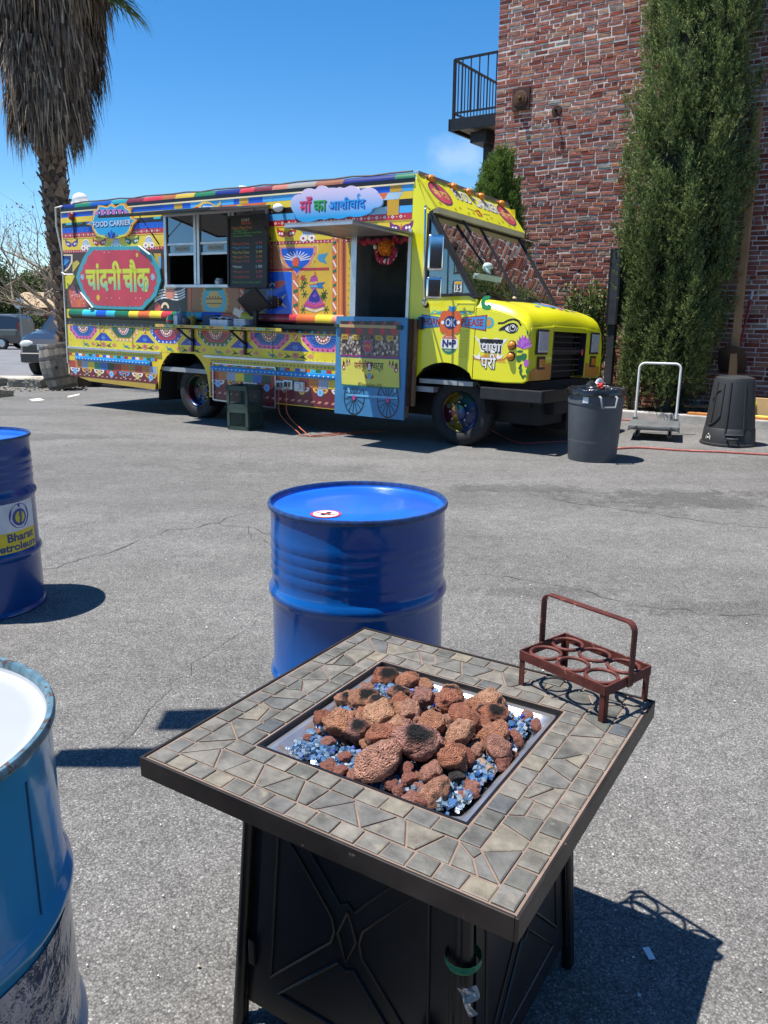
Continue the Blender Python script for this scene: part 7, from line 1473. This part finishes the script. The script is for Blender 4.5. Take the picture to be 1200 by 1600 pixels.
# oleander between hood and wall
ol=fol('oleander_leaf',[(0,(.05,.09,.025)),(.5,(.11,.17,.05)),(1,(.22,.27,.09))],.45)
def shrub(name,label,cen,rx,ry,z0,z1,n,ll,lw,mat,stems,seed,mtx=BM,cat='shrub'):
    o=thing(name,label,cat,matrix=mtx@Matrix.Translation((cen[0],cen[1],0))); g=np.random.default_rng(seed); mb=MB(); P=[];D=[]
    for k in range(stems):
        a=g.uniform(0,6.28); r=g.uniform(.2,1); tip=Vector((rx*r*math.cos(a),ry*r*math.sin(a),g.uniform(lerp(z0,z1,.55),z1))); b0=Vector((tip.x*.2,tip.y*.2,.06)); mid=b0.lerp(tip,.55)+Vector((tip.x*-.08,tip.y*-.08,.05)); mb.tube([b0,mid,tip],[.011,.008,.003],barkm,5)
        m=n//stems
        for i in range(m):
            t=g.uniform(.25,1.02); p=(b0.lerp(mid,t/.55) if t<.55 else mid.lerp(tip,(t-.55)/.45)); d=(tip-b0).normalized()*g.uniform(.1,.9)+Vector(g.normal(0,.6,3)); P.append(p); D.append(d.normalized())
    mb.build('stems',o,smooth=60); P=np.array(P)+g.normal(0,.012,(len(P),3)); D=np.array(D); U=norm(np.cross(D,g.normal(0,1,(len(P),3)))); V=leaf_quads(P,D,U,ll*g.uniform(.6,1.3,len(P)),lw*g.uniform(.7,1.3,len(P))); np_mesh('leaves',V,None,mat,o); return o
q=BW(915,560,-.55); zt3=BW(915,445,-.55).z
shrub('oleander_bush','leafy green oleander bush between the truck hood and the brick wall',(q.x,-.5),.62,.32,.5,zt3,5200,.11,.030,ol,46,3)
q=BW(985,600,-.9); shrub('young_shrub','small leafy weed at the foot of the cypress beside the dolly',(q.x+.05,-.95),.14,.10,.1,.62,160,.07,.028,ol,7,8)
# fallen litter on the bed
g=np.random.default_rng(12); n=1600; P=np.stack([g.uniform(1.6,5.5,n),g.uniform(-1.03,-.05,n),np.full(n,.115)+g.uniform(0,.02,n)],1); D=norm(g.normal(0,1,(n,3))*np.array([1,1,.25])); U=norm(np.cross(D,np.array([0,0,1.])+g.normal(0,.3,(n,3)))); V=leaf_quads(P,D,U,g.uniform(.03,.09,n),g.uniform(.01,.03,n)); o=np_mesh('leaf_litter',V,None,ramp_mat('litter',[(0,(.10,.055,.025)),(.5,(.18,.11,.05)),(1,(.07,.06,.03))],'island',.9)); tag(inB(o),'dry brown leaf litter on the planting bed','leaves',kind='stuff')

# ---- fan palm with its skirt of dead fronds
px_=lambda x,y,Y=16.4: at_y(x,y,Y)
PY=16.4; b0=px_(120,585); b1=px_(82,262); b2=px_(74,-60)
palm=thing('fan_palm','tall fan palm with a shaggy skirt of dead grey fronds behind the truck','palm tree',(b0.x,PY,0))
O=Vector((b0.x,PY,0)); 
def pax(z):
    t=(z-0)/(b1.z-0)
    return (lerp(0,b1.x-b0.x,t) if t<1 else lerp(b1.x-b0.x,b2.x-b0.x,(z-b1.z)/(b2.z-b1.z)),0)
tr_m=M('palm_trunk',hx('#4a3d34'),.95,var=(6,.35),bump=(20,1.0,.03)); mb=MB(); zs=[0,.3,1,2,3,4,4.6,6,8,9]; mb.tube([(pax(z)[0],0,z-.05) for z in zs],[.36,.29,.235,.225,.225,.23,.23,.25,.24,.2],tr_m,24); trk=mb.build('trunk',palm,smooth=50)
boot_m=ramp_mat('palm_boot',[(0,hx('#55473c')),(.5,hx('#6e5d4e')),(1,hx('#877463'))],'object',.9,var=(14,.3),bump=(40,.7,.01))
bm_=[]
for k in range(4):
    w=.085+.01*k; h=.16+.02*k; v=[(-w,0,0),(w,0,0),(w*.75,.05,h*.5),(0,.085+.01*k,h),(-w*.75,.05,h*.5),(0,.03,h*.35)]; v2=[(-w,-.03,.0),(w,-.03,.0)]
    me=bpy.data.meshes.new('leaf_base'); V=[(-w,.0,0),(w,.0,0),(w*.7,.055,h*.55),(w*.28,.105,h),(-w*.28,.105,h),(-w*.7,.055,h*.55),(-w*.28,.075,h*1.02),(w*.28,.075,h*1.02),(w*.7,.0,h*.6),(-w*.7,.0,h*.6)]
    me.from_pydata(V,[],[(0,1,2,5),(5,2,3,4),(4,3,7,6),(6,7,8,9),(0,5,9),(1,8,2),(2,8,7,3),(5,4,6,9)]); me.materials.append(boot_m); bm_.append(me)
rp=random.Random(2); row=0; z=.25
while z<4.75:
    n=10; 
    for k in range(n):
        a=2*math.pi*(k+.5*(row%2))/n
        if math.sin(a)>.35: continue      # far side never shows
        o=obj('leaf_base',bm_[rp.randrange(4)],trk); r=np.interp(z,[0,.3,1,2,9],[.35,.29,.235,.225,.225]); cx=pax(z)[0]; o.location=(cx+(r-.015)*math.cos(a),(r-.015)*math.sin(a),z+rp.uniform(-.03,.03)); o.rotation_euler=(rp.uniform(-.15,.2),rp.uniform(-.2,.2),a-math.pi/2); s=rp.uniform(.8,1.25); o.scale=(s*.9,s*rp.uniform(.5,.95),s*.9)
    z+=.145; row+=1
g=np.random.default_rng(6)
def strips(n,zlo,zhi,seed,rad,length,spread,wid,curl=.0):
    V=[]
    for _ in range(n):
        z=g.uniform(zlo,zhi); a=g.uniform(0,2*np.pi); r=rad(z)*g.uniform(.72,1.05)*(1+.14*math.sin(a*5+z*1.7)); cx=pax(z)[0]; L=length*g.uniform(.5,1.3); p=np.array([cx+r*math.cos(a),r*math.sin(a),z]); d=np.array([math.cos(a)*g.uniform(.0,spread),math.sin(a)*g.uniform(0,spread),-1.])+g.normal(0,.13,3); d/=np.linalg.norm(d); w=wid*g.uniform(.5,1.4); tn=np.array([-math.sin(a),math.cos(a),0])+g.normal(0,.5,3); tn/=np.linalg.norm(tn); k=3; pts=[p]
        for i in range(k): d2=d+np.array([-math.cos(a)*.10,-math.sin(a)*.10,-.15])*i; d2/=np.linalg.norm(d2); p=p+d2*L/k+g.normal(0,.012,3); pts.append(p)
        for i in range(k):
            w0=w*(1-i/k); w1=w*(1-(i+1)/k)+.001; V+= [pts[i]-tn*w0/2,pts[i]+tn*w0/2,pts[i+1]+tn*w1/2,pts[i+1]-tn*w1/2]
    return V
skr=lambda z:float(np.interp(z,[4.5,4.8,5.3,6.0,7.0,8.0,9.0],[.30,.42,.58,.72,.84,.92,.95]))
dead=ramp_mat('dead_frond',[(0,hx('#3c332b')),(.35,hx('#5c5046')),(.7,hx('#7d6e60')),(.93,hx('#9c8a74')),(1,hx('#b9a488'))],'island',.9,var=(3,.3))
V=strips(5200,5.0,9.2,1,skr,.75,.25,.04)
for _ in range(120):
    az=g.uniform(0,6.28); zc_=g.uniform(5.2,9.0); rc=skr(zc_)*g.uniform(.86,1.12)
    for _k in range(42):
        a_=az+g.normal(0,.16); z_=zc_+g.normal(0,.16); p=np.array([pax(z_)[0]+rc*math.cos(a_),rc*math.sin(a_),z_]); d=np.array([math.cos(a_)*g.uniform(.05,.4),math.sin(a_)*g.uniform(.05,.4),-1.])+g.normal(0,.10,3); d/=np.linalg.norm(d); tn=np.array([-math.sin(a_),math.cos(a_),0])+g.normal(0,.35,3); tn/=np.linalg.norm(tn); L=g.uniform(.45,1.0); w=g.uniform(.02,.055)
        q=p+d*L*.5; e=q+(d+np.array([-math.cos(a_)*.2,-math.sin(a_)*.2,-.3]))*L*.42; V+=[p-tn*w/2,p+tn*w/2,q+tn*w*.4,q-tn*w*.4,q-tn*w*.4,q+tn*w*.4,e+tn*.002,e-tn*.002]
V=V; np_mesh('dead_frond_skirt',np.array(V),None,dead,palm)['kind']='stuff'
mb=MB(); mb.tube([(pax(z)[0],0,z) for z in (4.75,5.3,6,7,8,9)],[.24,.42,.54,.66,.74,.74],M('skirt_core',hx('#3a3029'),.95,var=(8,.4),bump=(14,1,.05)),20); mb.build('skirt_core',palm,smooth=60)
# big hanging dead fronds at the side, and living fans at the crown
def frond(mat,a,z0,ln,droop,nseg,wid,nm,tipz):
    V=[]; cx=pax(z0)[0]; dirh=np.array([math.cos(a),math.sin(a),0]); p0=np.array([cx,0,z0])+dirh*.25; stem=[]
    for i in range(9): t=i/8; stem.append(p0+dirh*ln*t*(1-.25*droop*t)+np.array([0,0,ln*(.30*t-droop*t*t)]))
    hub=stem[-1]; mb=MB(); mb.tube([tuple(s) for s in stem],[.03-.002*i for i in range(9)],mat,6); d0=hub-stem[-2]; d0/=np.linalg.norm(d0); sd=np.cross(d0,[0,0,1]); sd/=np.linalg.norm(sd)
    for k in range(nseg):
        b=R(-115+230*k/(nseg-1)); d=d0*math.cos(b)+sd*math.sin(b)+np.array([0,0,.1])+g.normal(0,.05,3); d/=np.linalg.norm(d); L=.95*g.uniform(.8,1.1); q=hub.copy(); tn=np.cross(d,[0,0,1.])+g.normal(0,.2,3); tn/=np.linalg.norm(tn); pts=[q]
        for i in range(5): d=d+np.array([0,0,-tipz*(i+.4)/5]); d/=np.linalg.norm(d); q=q+d*L/5; pts.append(q)
        for i in range(5): w0=wid*(1-(i/5)**1.5); w1=wid*(1-((i+1)/5)**1.5)+.001; V+=[pts[i]-tn*w0/2,pts[i]+tn*w0/2,pts[i+1]+tn*w1/2,pts[i+1]-tn*w1/2]
    st=mb.build(nm,palm,smooth=60); np_mesh('leaflets',np.array(V),None,mat,st)
grf=fol('palm_green',[(0,(.045,.085,.02)),(.6,(.085,.14,.035)),(1,(.16,.20,.06))],.45)
for a,z0,ln,dr in ((-.05,7.15,.95,.35),(.25,7.35,1.05,.4),(-.4,7.3,1.0,.45),(-.2,7.6,1.2,.35),(-.25,8.7,1.25,.55),(.15,8.9,1.5,.35),(-.7,9.0,1.4,.3),(-1.6,9.1,1.5,.3),(-2.4,9.0,1.5,.3),(3.0,9.0,1.6,.25),(2.2,9.1,1.5,.2),(1.2,9.1,1.5,.2),(-.1,9.3,1.8,.05),(-1.1,9.4,1.6,.0)): frond(grf,a,z0,ln,dr,30,.045,'green_frond',.32)
for a,z0,ln,dr in ((-.1,8.2,.7,1.2),(-.5,7.9,.65,1.4),(.2,8.4,.8,1.1),(-2.9,8.2,.7,1.2),(3.0,7.8,.65,1.4)): frond(dead,a,z0,ln,dr,24,.04,'dead_frond',.9)

# ---- oak barrel
brw=ramp_mat('barrel_stave',[(0,hx('#68625a')),(.5,hx('#7c756b')),(1,hx('#8e877c'))],'object',.85,var=(9,.25),bump=(30,.6,.008))
bo_=(at_z(72,611)+at_z(112,610))/2; hpm=M('barrel_hoop',hx('#55524e'),.6,.5,var=(14,.3)); 
br=thing('oak_barrel','weathered grey wooden barrel leaning beside the back of the truck','barrel',matrix=Matrix.Translation((bo_.x,bo_.y+.25,.015))@Matrix.Rotation(R(-9),4,'Y'))
def brr(z): return .245+.085*(1-((z-.44)/.44)**2)
n=18
sv=[]
me=bpy.data.meshes.new('stave'); zz=[.88*k/8 for k in range(9)]; vs=[];fs=[]
for z in zz:
    for t in (-1,-.5,0,.5,1): a=t*math.pi/n*.965; vs.append((brr(z)*math.cos(a)*(1 if abs(t)<1 else .992),brr(z)*math.sin(a),z))
for i in range(8):
    for j in range(4): fs.append((i*5+j,i*5+j+1,i*5+5+j+1,i*5+5+j))
me.from_pydata(vs,[],fs); me.materials.append(brw)
for k in range(n): o=obj('stave',me,br); o.rotation_euler=(0,0,2*math.pi*k/n)
mb=MB(); mb.lathe([(0,.865),(.235,.865)],brw,32); mb.lathe([(0,.01),(.24,.01)],brw,32); mb.lathe([(brr(z)-.012,z) for z in zz],blkpl,36); mb.build('barrel_head',br)
for z in (.05,.23,.62,.82): mb=MB(); mb.lathe([(brr(z-.025)+.001,z-.025),(brr(z-.025)+.005,z-.025),(brr(z+.025)+.005,z+.025),(brr(z+.025)+.001,z+.025)],hpm,40); mb.build('hoop',br,smooth=40)
mb=MB(); mb.lathe([(0,-.0),(.03,-.001)],blkpl,12,axis='y'); o=mb.build('bung_hole',br); a=R(-75); o.location=((brr(.42)+.003)*math.cos(a),(brr(.42)+.003)*math.sin(a),.42); o.rotation_euler=(0,0,a+math.pi/2)
# broken kerb stones and rubble by the pavement
stone=M('kerb_stone',hx('#8f887a'),.9,var=(7,.3),bump=(22,.8,.02),speck=(8,.6,hx('#56504a')))
for i,(px,py,l,h,rz,lab) in enumerate(((42,604,.62,.17,.1,'long broken concrete kerb block on the ground behind the barrel'),(58,606,.34,.20,-.2,'crumbled end of the broken kerb block touching the barrel'),(5,602,.5,.17,.7,'tilted concrete kerb block lying left of the long broken one'),(-3,620,.45,.15,1.1,'pale concrete wheel stop lying on the lot before the kerb blocks'))):
    p=at_z(px,py); bm=bmesh.new(); bmesh.ops.create_cube(bm,size=1); bmesh.ops.subdivide_edges(bm,edges=bm.edges,cuts=5,use_grid_fill=True)
    for v in bm.verts: v.co+=Vector((noise.noise(v.co*4+Vector((i*9,0,0))),noise.noise(v.co*4+Vector((0,i*9,0))),noise.noise(v.co*5+Vector((0,0,i*9)))))*.11
    me=bpy.data.meshes.new('kerb_block'); bm.to_mesh(me); bm.free(); me.materials.append(stone); o=obj('kerb_block',me); o.scale=(l,.26,h); o.location=(p.x,p.y,h*.42); o.rotation_euler=(.05,.06*i,rz); tag(o,lab,'kerb block')
g=np.random.default_rng(3); mb=MB()
for k in range(260):
    p=at_z(g.uniform(-20,140),g.uniform(598,612)); s=g.uniform(.008,.03); mb.ball((p.x,p.y,s*.4),(s,s*.8,s*.6),stone if k%3 else dirt,6,4)
tag(mb.build('rubble'),'loose rubble and soil along the broken kerb blocks','rubble',kind='stuff')
# dark ramp plate lying under the truck's tail
mb=MB(); p=at_z(160,604); mb.box((-.62,-.2,0),(.62,.2,.09),blk2); mb.box((-.6,-.21,.03),(.6,-.2,.05),blk); mb.box((-.64,-.16,.0),(-.6201,.16,.04),blk); o=mb.build('ramp_plate',None,bevel=.01); o.location=(p.x+.1,p.y+.1,0); o.rotation_euler=(0,0,R(-33)); tag(o,'black rubber ramp lying on the asphalt under the tail of the truck','ramp')

# ---------------------------------------------------------------- across the street
def car(name,label,loc,rz,secs,paint,glass_sec,wheels,grp=None):
    """lofted car body; secs: (x, half width at sill, at belt, at roof, z sill, z belt, z top)"""
    c=thing(name,label,'car',loc,rz,grp); P=[]
    for x,ws,wb,wr,zs,zb,zt in secs:
        h=[(ws*.92,zs),(ws,zs+.12),(wb,lerp(zs,zb,.55)),(wb*.99,zb)]
        h+=[(lerp(wb,wr,.5),lerp(zb,zt,.5)),(wr,zt-.06 if zt-zb>.2 else lerp(zb,zt,.7)),(wr*.82,zt)] if 1 else []
        ring=[(x,-y,z) for y,z in h]+[(x,y,z) for y,z in reversed(h)]; P.append(ring)
    n=len(P[0]); body=MB(); gl_=MB()
    for i in range(len(P)-1):
        for k in range(n):
            k2=(k+1)%n; q=[P[i][k],P[i+1][k],P[i+1][k2],P[i][k2]]; up=k in (3,4,8,9)
            top=k==6
            (gl_ if (up and i in glass_sec) or (k in(5,6,7) and i in glass_sec.get('ends',()) if isinstance(glass_sec,dict) else up and i in glass_sec) else body).add(q,[(0,1,2,3)],MATS['car_glass'] if (up and i in glass_sec) or (isinstance(glass_sec,dict) and k in (4,5,6,7,8) and i in glass_sec.get('ends',())) else paint)
    body.add(P[0],[tuple(range(n))],paint); body.add(P[-1],[tuple(reversed(range(n)))],paint)
    body.build('body',c,smooth=38); 
    if gl_.v: gl_.build('windows',c,smooth=30)
    for x,y,r in wheels:
        w=thing_part('wheel',c,(x,y,r)); s=1 if y>0 else -1
        mb=MB(); mb.lathe([(r*.62,-.10),(r*.9,-.11),(r,-.08),(r,.08),(r*.9,.11),(r*.62,.10)],rubber,28,axis='y'); mb.build('tyre',w,smooth=40)
        mb=MB(); mb.lathe([(0,.085),(r*.2,.09),(r*.62,.07)] if s>0 else [(0,-.085),(r*.2,-.09),(r*.62,-.07)],alum,20,axis='y'); mb.build('rim',w,smooth=40)
    return c
M('car_glass',(.02,.025,.03),.08,coat=.8,spec=.6); cp1=M('car_paint_charcoal',(.035,.038,.045),.25,.4,coat=.8,var=(2,.05)); cp2=M('car_paint_grey',(.09,.09,.095),.28,.5,coat=.7,var=(2,.05))
Y1=19.6; x1=at_y(90,540,Y1).x
suv=car('parked_suv','dark charcoal sport utility car facing the lot behind the palm trunk',(x1,Y1+2.1,gz(Y1+2)+.0),R(-93),[(-2.2,.70,.78,.60,.35,1.0,1.6),(-2.1,.80,.86,.66,.32,1.05,1.72),(-.9,.84,.88,.68,.30,1.07,1.80),(.35,.84,.88,.66,.30,1.08,1.74),(1.05,.85,.88,.80,.30,1.08,1.14),(1.75,.84,.86,.78,.32,1.0,1.05),(2.08,.80,.83,.70,.34,.86,.92),(2.18,.70,.74,.60,.36,.74,.78)],cp1,{0:1,1:1,2:1,'ends':(3,)},[(1.35,.78,.34),(1.35,-.78,.34),(-1.35,.78,.34),(-1.35,-.78,.34)])
for s in (-1,1):
    mb=MB(); mb.ball((2.13,s*.64,.80),(.06,.18,.10),M('car_lamp',(.62,.64,.60),.15,coat=.8,var=(20,.1)),12,8); mb.build('headlight',suv,smooth=60); mb=MB(); mb.ball((.78,s*1.0,1.06),(.08,.12,.08),blkpl,10,8); mb.bar((.8,s*.86,1.03),(.79,s*.98,1.05),.05,.04,blkpl); mb.build('mirror',suv,smooth=60)
    mb=MB(); mb.box((2.14,s*.50-.10,.47),(2.20,s*.50+.10,.55),blkpl); mb.build('fog_lamp',suv,bevel=.01)
mb=MB(); mb.box((2.10,-.36,.66),(2.20,.36,.80),alum); mb.box((2.195,-.32,.675),(2.21,.32,.725),blkpl); mb.box((2.195,-.32,.735),(2.21,.32,.785),blkpl); mb.build('grille',suv,bevel=.006)
mb=MB(); mb.box((2.02,-.78,.36),(2.26,.78,.60),M('bumper_charcoal',(.025,.026,.03),.5)); mb.build('bumper',suv,bevel=.05,seg=3)
Y2=42.; x2=at_y(-28,520,Y2).x
van=car('passing_minivan','grey minivan on the far side of the street before the beige shop',(x2,Y2,gz(Y2)+.01),R(176),[(-2.45,.72,.80,.66,.40,1.0,1.55),(-2.3,.84,.92,.72,.34,1.05,1.68),(-1.2,.9,.95,.74,.30,1.03,1.74),(0,.9,.95,.74,.30,1.0,1.74),(.9,.9,.95,.70,.30,.98,1.60),(1.65,.88,.93,.82,.32,.96,1.04),(2.3,.8,.85,.7,.36,.80,.86),(2.45,.7,.75,.6,.40,.66,.70)],cp2,{1:1,2:1,3:1,'ends':(4,)},[(1.5,.85,.33),(1.5,-.85,.33),(-1.5,.85,.33),(-1.5,-.85,.33)])
mb=MB(); mb.box((-2.4,.845,.98),(1.0,.956,1.0),alum); mb.box((-2.1,-.74,1.745),(.6,-.70,1.775),alum); mb.box((-2.1,.70,1.745),(.6,.74,1.775),alum); mb.build('trim',van)
for s in (-1,1): mb=MB(); mb.box((-2.46,s*.78-.06,.95),(-2.36,s*.78+.06,1.35),PC('7a1c1c')); mb.build('tail_lamp',van,bevel=.02)
# beige shop
Y3=53.; z3_=gz(Y3); xa=at_y(12,500,Y3).x; xb=at_y(170,500,Y3).x; ez=at_y(50,480,Y3).z; rz_=at_y(50,464,Y3+2).z
shop=thing('beige_shop','low beige stucco shop with a brown pitched roof and red fascia across the street','building',(xa,Y3,z3_))
Lx=xb-xa; ez-=z3_; rz_-=z3_; stu=M('stucco_beige',hx('#b09a7c'),.9,var=(.8,.08)); mb=MB(); mb.box((0,0,0),(Lx,7,ez),stu); mb.build('wall',shop)
rfm=M('roof_brown',hx('#a08a6c'),.9,var=(3,.2),bump=(8,.5,.05)); mb=MB(); mb.prism([(-.3,-.7,ez-.02),(-.3,3.5,rz_+.35),(-.3,7.5,ez-.02)],(Lx+.6,0,0),rfm); mb.build('roof',shop)
mb=MB(); mb.box((1.1,-.75,ez-.62),(Lx,-.69,ez-.12),M('fascia_red',hx('#a04a48'),.7,var=(4,.3))); fs_=mb.build('fascia',shop); a=Art(lambda x,z,l:(x,-.755,z)); a.rect(1.6,ez-.5,2.9,ez-.24,PC('d8c0b8')); a.rect(3.2,ez-.5,4.6,ez-.24,PC('c89c94')); a.build('fascia_print',fs_)
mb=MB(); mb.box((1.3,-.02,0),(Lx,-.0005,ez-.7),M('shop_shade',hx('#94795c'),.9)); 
for k in range(4): mb.box((1.2+1.4*k,-.72,0),(1.34+1.4*k,-.58,ez-.62),M('shop_post',hx('#8a6c50'),.8))
mb.build('porch',shop)
for k in range(3): mb=MB(); mb.box((1.6+1.5*k,-.04,.7),(2.5+1.5*k,-.021,1.7),M('shop_window',(.10,.08,.065),.2)); mb.build('window',shop)
# stop sign from behind
Y4=40.; p=at_y(30,474,Y4); sgn=thing('road_sign','back of a grey octagonal road sign on a thin post beside the street','sign',(p.x,Y4,gz(Y4))); hs_=p.z-gz(Y4); mb=MB(); mb.cyl((0,0,0),(0,0,hs_+.25),.03,alum_d,n=8); mb.build('post',sgn); mb=MB(); r=.27; o8=[(r*math.cos(R(22.5+45*k)),-.04,hs_+r*math.sin(R(22.5+45*k))) for k in range(8)]; mb.prism(o8,(0,.008,0),M('sign_back',(.5,.51,.52),.45,.5)); mb.build('octagon',sgn)
# broadleaf trees behind the shop
def tree(name,label,loc,h,r,zlo,mat,n,seed,ll=.32):
    o=thing(name,label,'tree',loc); g=np.random.default_rng(seed); mb=MB(); mb.tube([(0,0,0),(.1,0,h*.3),(0,.1,h*.6)],[.25,.18,.08],barkm,8); cl=[]
    for k in range(26):
        a=g.uniform(0,6.28); t=g.random()**.5; z=g.uniform(zlo,h); w=r*math.sqrt(max(.05,1-((z-lerp(zlo,h,.42))/(h-zlo)/.62)**2))*t; c=np.array([w*math.cos(a),w*math.sin(a),z]); cl.append((c,g.uniform(.22,.42)*r)); mb.tube([(0,0,h*.35),tuple(c*np.array([.5,.5,.8])),tuple(c)],[.07,.04,.015],barkm,5)
    mb.build('trunk',o,smooth=60); P=[]
    for c,cr in cl: q=norm(g.normal(0,1,(n//26,3)))*(cr*g.random((n//26,1))**.45); q[:,2]*=.75; P.append(c+q)
    P=np.concatenate(P); D=norm(g.normal(0,1,P.shape)); U=norm(np.cross(D,g.normal(0,1,P.shape))); np_mesh('crown',leaf_quads(P,D,U,ll*g.uniform(.6,1.3,len(P)),ll*.55*g.uniform(.6,1.3,len(P))),None,mat,o)
tl1=fol('tree_dark',[(0,(.030,.055,.016)),(.6,(.055,.09,.026)),(1,(.10,.13,.045))]); tl2=fol('tree_olive',[(0,(.055,.085,.025)),(.6,(.10,.135,.04)),(1,(.17,.19,.075))])
for i,(px,top,Y,r,m,lab) in enumerate(((-28,402,49.,2.6,tl1,'dark bushy tree with dry top beside the beige shop'),(-45,410,58.,4.2,tl1,'dark evergreen tree far behind the minivan'),(52,436,64.,3.0,tl2,'olive green tree rising behind the shop roof'),(85,425,70.,3.4,tl2,'pale olive tree behind the shop beyond the palm trunk'),(150,440,66.,4.0,tl2,'olive tree hidden mostly by the back of the food truck'),(300,455,70.,5.,tl1,'broad dark tree far behind the food truck'))):
    t=at_y(px,top,Y); b=gz(Y); tree('broadleaf_tree',lab,(t.x,Y,b),t.z-b,r,.6,m,9000,20+i,.26)
# bare twiggy tree behind the palm
Y5=27.; bt=thing('bare_tree','leafless twiggy tree with hanging seed pods behind the palm','tree',(at_y(104,500,Y5).x,Y5,gz(Y5))); rb2=random.Random(21); mb=MB(); tw=[]; pods=[]
twm=M('twig_bark',hx('#8a7a68'),.9,var=(4,.2))
def grow(p,d,L,r,dep):
    n=4; pts=[p]; rs=[r]
    for i in range(n): d=(d+Vector((rb2.gauss(0,.13),rb2.gauss(0,.13),rb2.gauss(0,.06)+.05))).normalized(); p=p+d*L/n; pts.append(p); rs.append(max(.004,r*(1-.42*(i+1)/n)))
    mb.tube(pts,rs,twm,7 if dep<2 else 4)
    if dep>=5: pods.append(p); return
    for k in range(3 if dep<4 else 2):
        nd=(d+Vector((rb2.gauss(0,.62),rb2.gauss(0,.5),rb2.gauss(.05,.4)))).normalized(); grow(pts[-1] if k==0 else pts[2],nd,L*rb2.uniform(.62,.85),rs[-1]*.82 if k==0 else rs[2]*.6,dep+1)
grow(Vector((0,0,0)),Vector((-.1,0,1)),1.6,.20,0)
for d in (Vector((-1,.1,.55)),Vector((-1,-.2,.9)),Vector((-.5,0,1)),Vector((.55,.1,.75)),Vector((.3,0,.9))): grow(Vector((-.1,0,1.4)),d.normalized(),1.7,.085,1)
mb.build('branches',bt,smooth=60); g=np.random.default_rng(8); P=np.array([tuple(q) for q in pods]); idx=g.integers(0,len(P),900); P=P[idx]+g.normal(0,.12,(900,3)); D=norm(np.array([0,0,-1.])+g.normal(0,.5,P.shape)); U=norm(np.cross(D,g.normal(0,1,P.shape))); np_mesh('seed_pods',leaf_quads(P,D,U,g.uniform(.04,.10,900),g.uniform(.03,.06,900)),None,ramp_mat('pod_brown',[(0,hx('#4a3c2c')),(1,hx('#8a7a54'))],'island',.9),bt)
# unseen stand-in post added left of the view, shaped to cast a shadow
sp=thing('shadow_post','thin steel signpost with two small boards standing on the lot beyond the drums','sign post',(-1.86,2.30,0)); mb=MB(); mb.cyl((0,0,0),(0,0,3.75),.014,blk2,n=8); mb.lathe([(0,0),(.16,0),(.16,.02),(.02,.03)],blk2,20); mb.build('post',sp)
mb=MB(); mb.box((-.02,-.06,2.25),(.24,.05,2.78),woodm); mb.build('lower_board',sp); mb=MB(); mb.bar((0,0,3.1),(.02,.2,3.5),.02,.02,blk2); mb.box((-.06,.15,3.2),(.02,.30,3.75),woodm); mb.build('upper_board',sp)

# ---------------------------------------------------------------- rivets and panel seams on the truck side
mb=MB()
for u in (-6.98,-6.25,-5.5,-2.74,-2.05,-1.52):
    v=.9
    while v<2.9:
        if not (1.28<v<1.46): mb.ball((u,-.006,v),(.007,.004,.007),alum,6,4)
        v+=.085
for v in (2.60,2.30,1.22,.90):
    u=-6.9
    while u<-1.5:
        if not(WN[0]-.06<u<WN[1]+.06 and v>1.7): mb.ball((u,-.006,v),(.006,.004,.006),alum,6,4)
        u+=.12
tag(mb.build('rivets',truck),kind='stuff')
for u in (-6.23,-5.48,-2.72): mb=MB(); mb.box((u,-.010,.88),(u+.006,-.0095,1.30),DRK); mb.box((u,-.010,1.46),(u+.006,-.0095,2.50),DRK); mb.build('panel_seam',truck)
# jars on the counter inside the serving window
mb=MB(); mb.box((-4.7,.10,1.70),(-2.85,.6,1.74),steel); mb.build('inside_counter',truck)
for i,(u,r,h,c,lab) in enumerate(((-3.62,.055,.20,PC('7a4a30'),'brown jar standing inside the serving window beside the glass tumblers'),(-3.48,.055,.20,PC('8a5236'),'second brown jar inside the serving window next to the menu board'),(-3.85,.07,.16,M('tumbler_stack',(.5,.52,.52),.2,.2),'stack of pale tumblers inside the serving window'))):
    o=thing('counter_jar',lab,'jar',matrix=TM@Matrix.Translation((u,.18,1.741))); mb=MB(); mb.lathe([(0,0),(r,0),(r,h*.8),(r*.8,h*.9),(r*.8,h),(0,h)],c,16); mb.build('jar_body',o,smooth=40)

# ---------------------------------------------------------------- unseen building added behind the viewer, so shiny things mirror something dark
unseen_bld=thing('unseen_building','low brown stucco eatery closing the lot opposite the food truck','building',(2.0,-5.5,0)); mb=MB(); stb=M('stucco_brown',hx('#5a4a3e'),.9,var=(1.2,.12)); mb.box((-7,-6,0),(9,0,4.6),stb); mb.build('wall',unseen_bld); mb=MB(); mb.box((-7.2,-6.2,4.6),(9.2,.5,4.85),M('eave_dark',(.06,.05,.045),.8)); mb.build('roof',unseen_bld)
for k in range(4): mb=MB(); mb.box((-5.6+3.6*k,-.002,.9),(-3.6+3.6*k,.03,2.5),MATS['car_glass']); mb.build('window',unseen_bld)
mb=MB(); mb.box((-6.9,-.001,.0),(-5.9,.04,2.1),M('door_dark',hx('#33241c'),.6)); mb.build('door',unseen_bld)
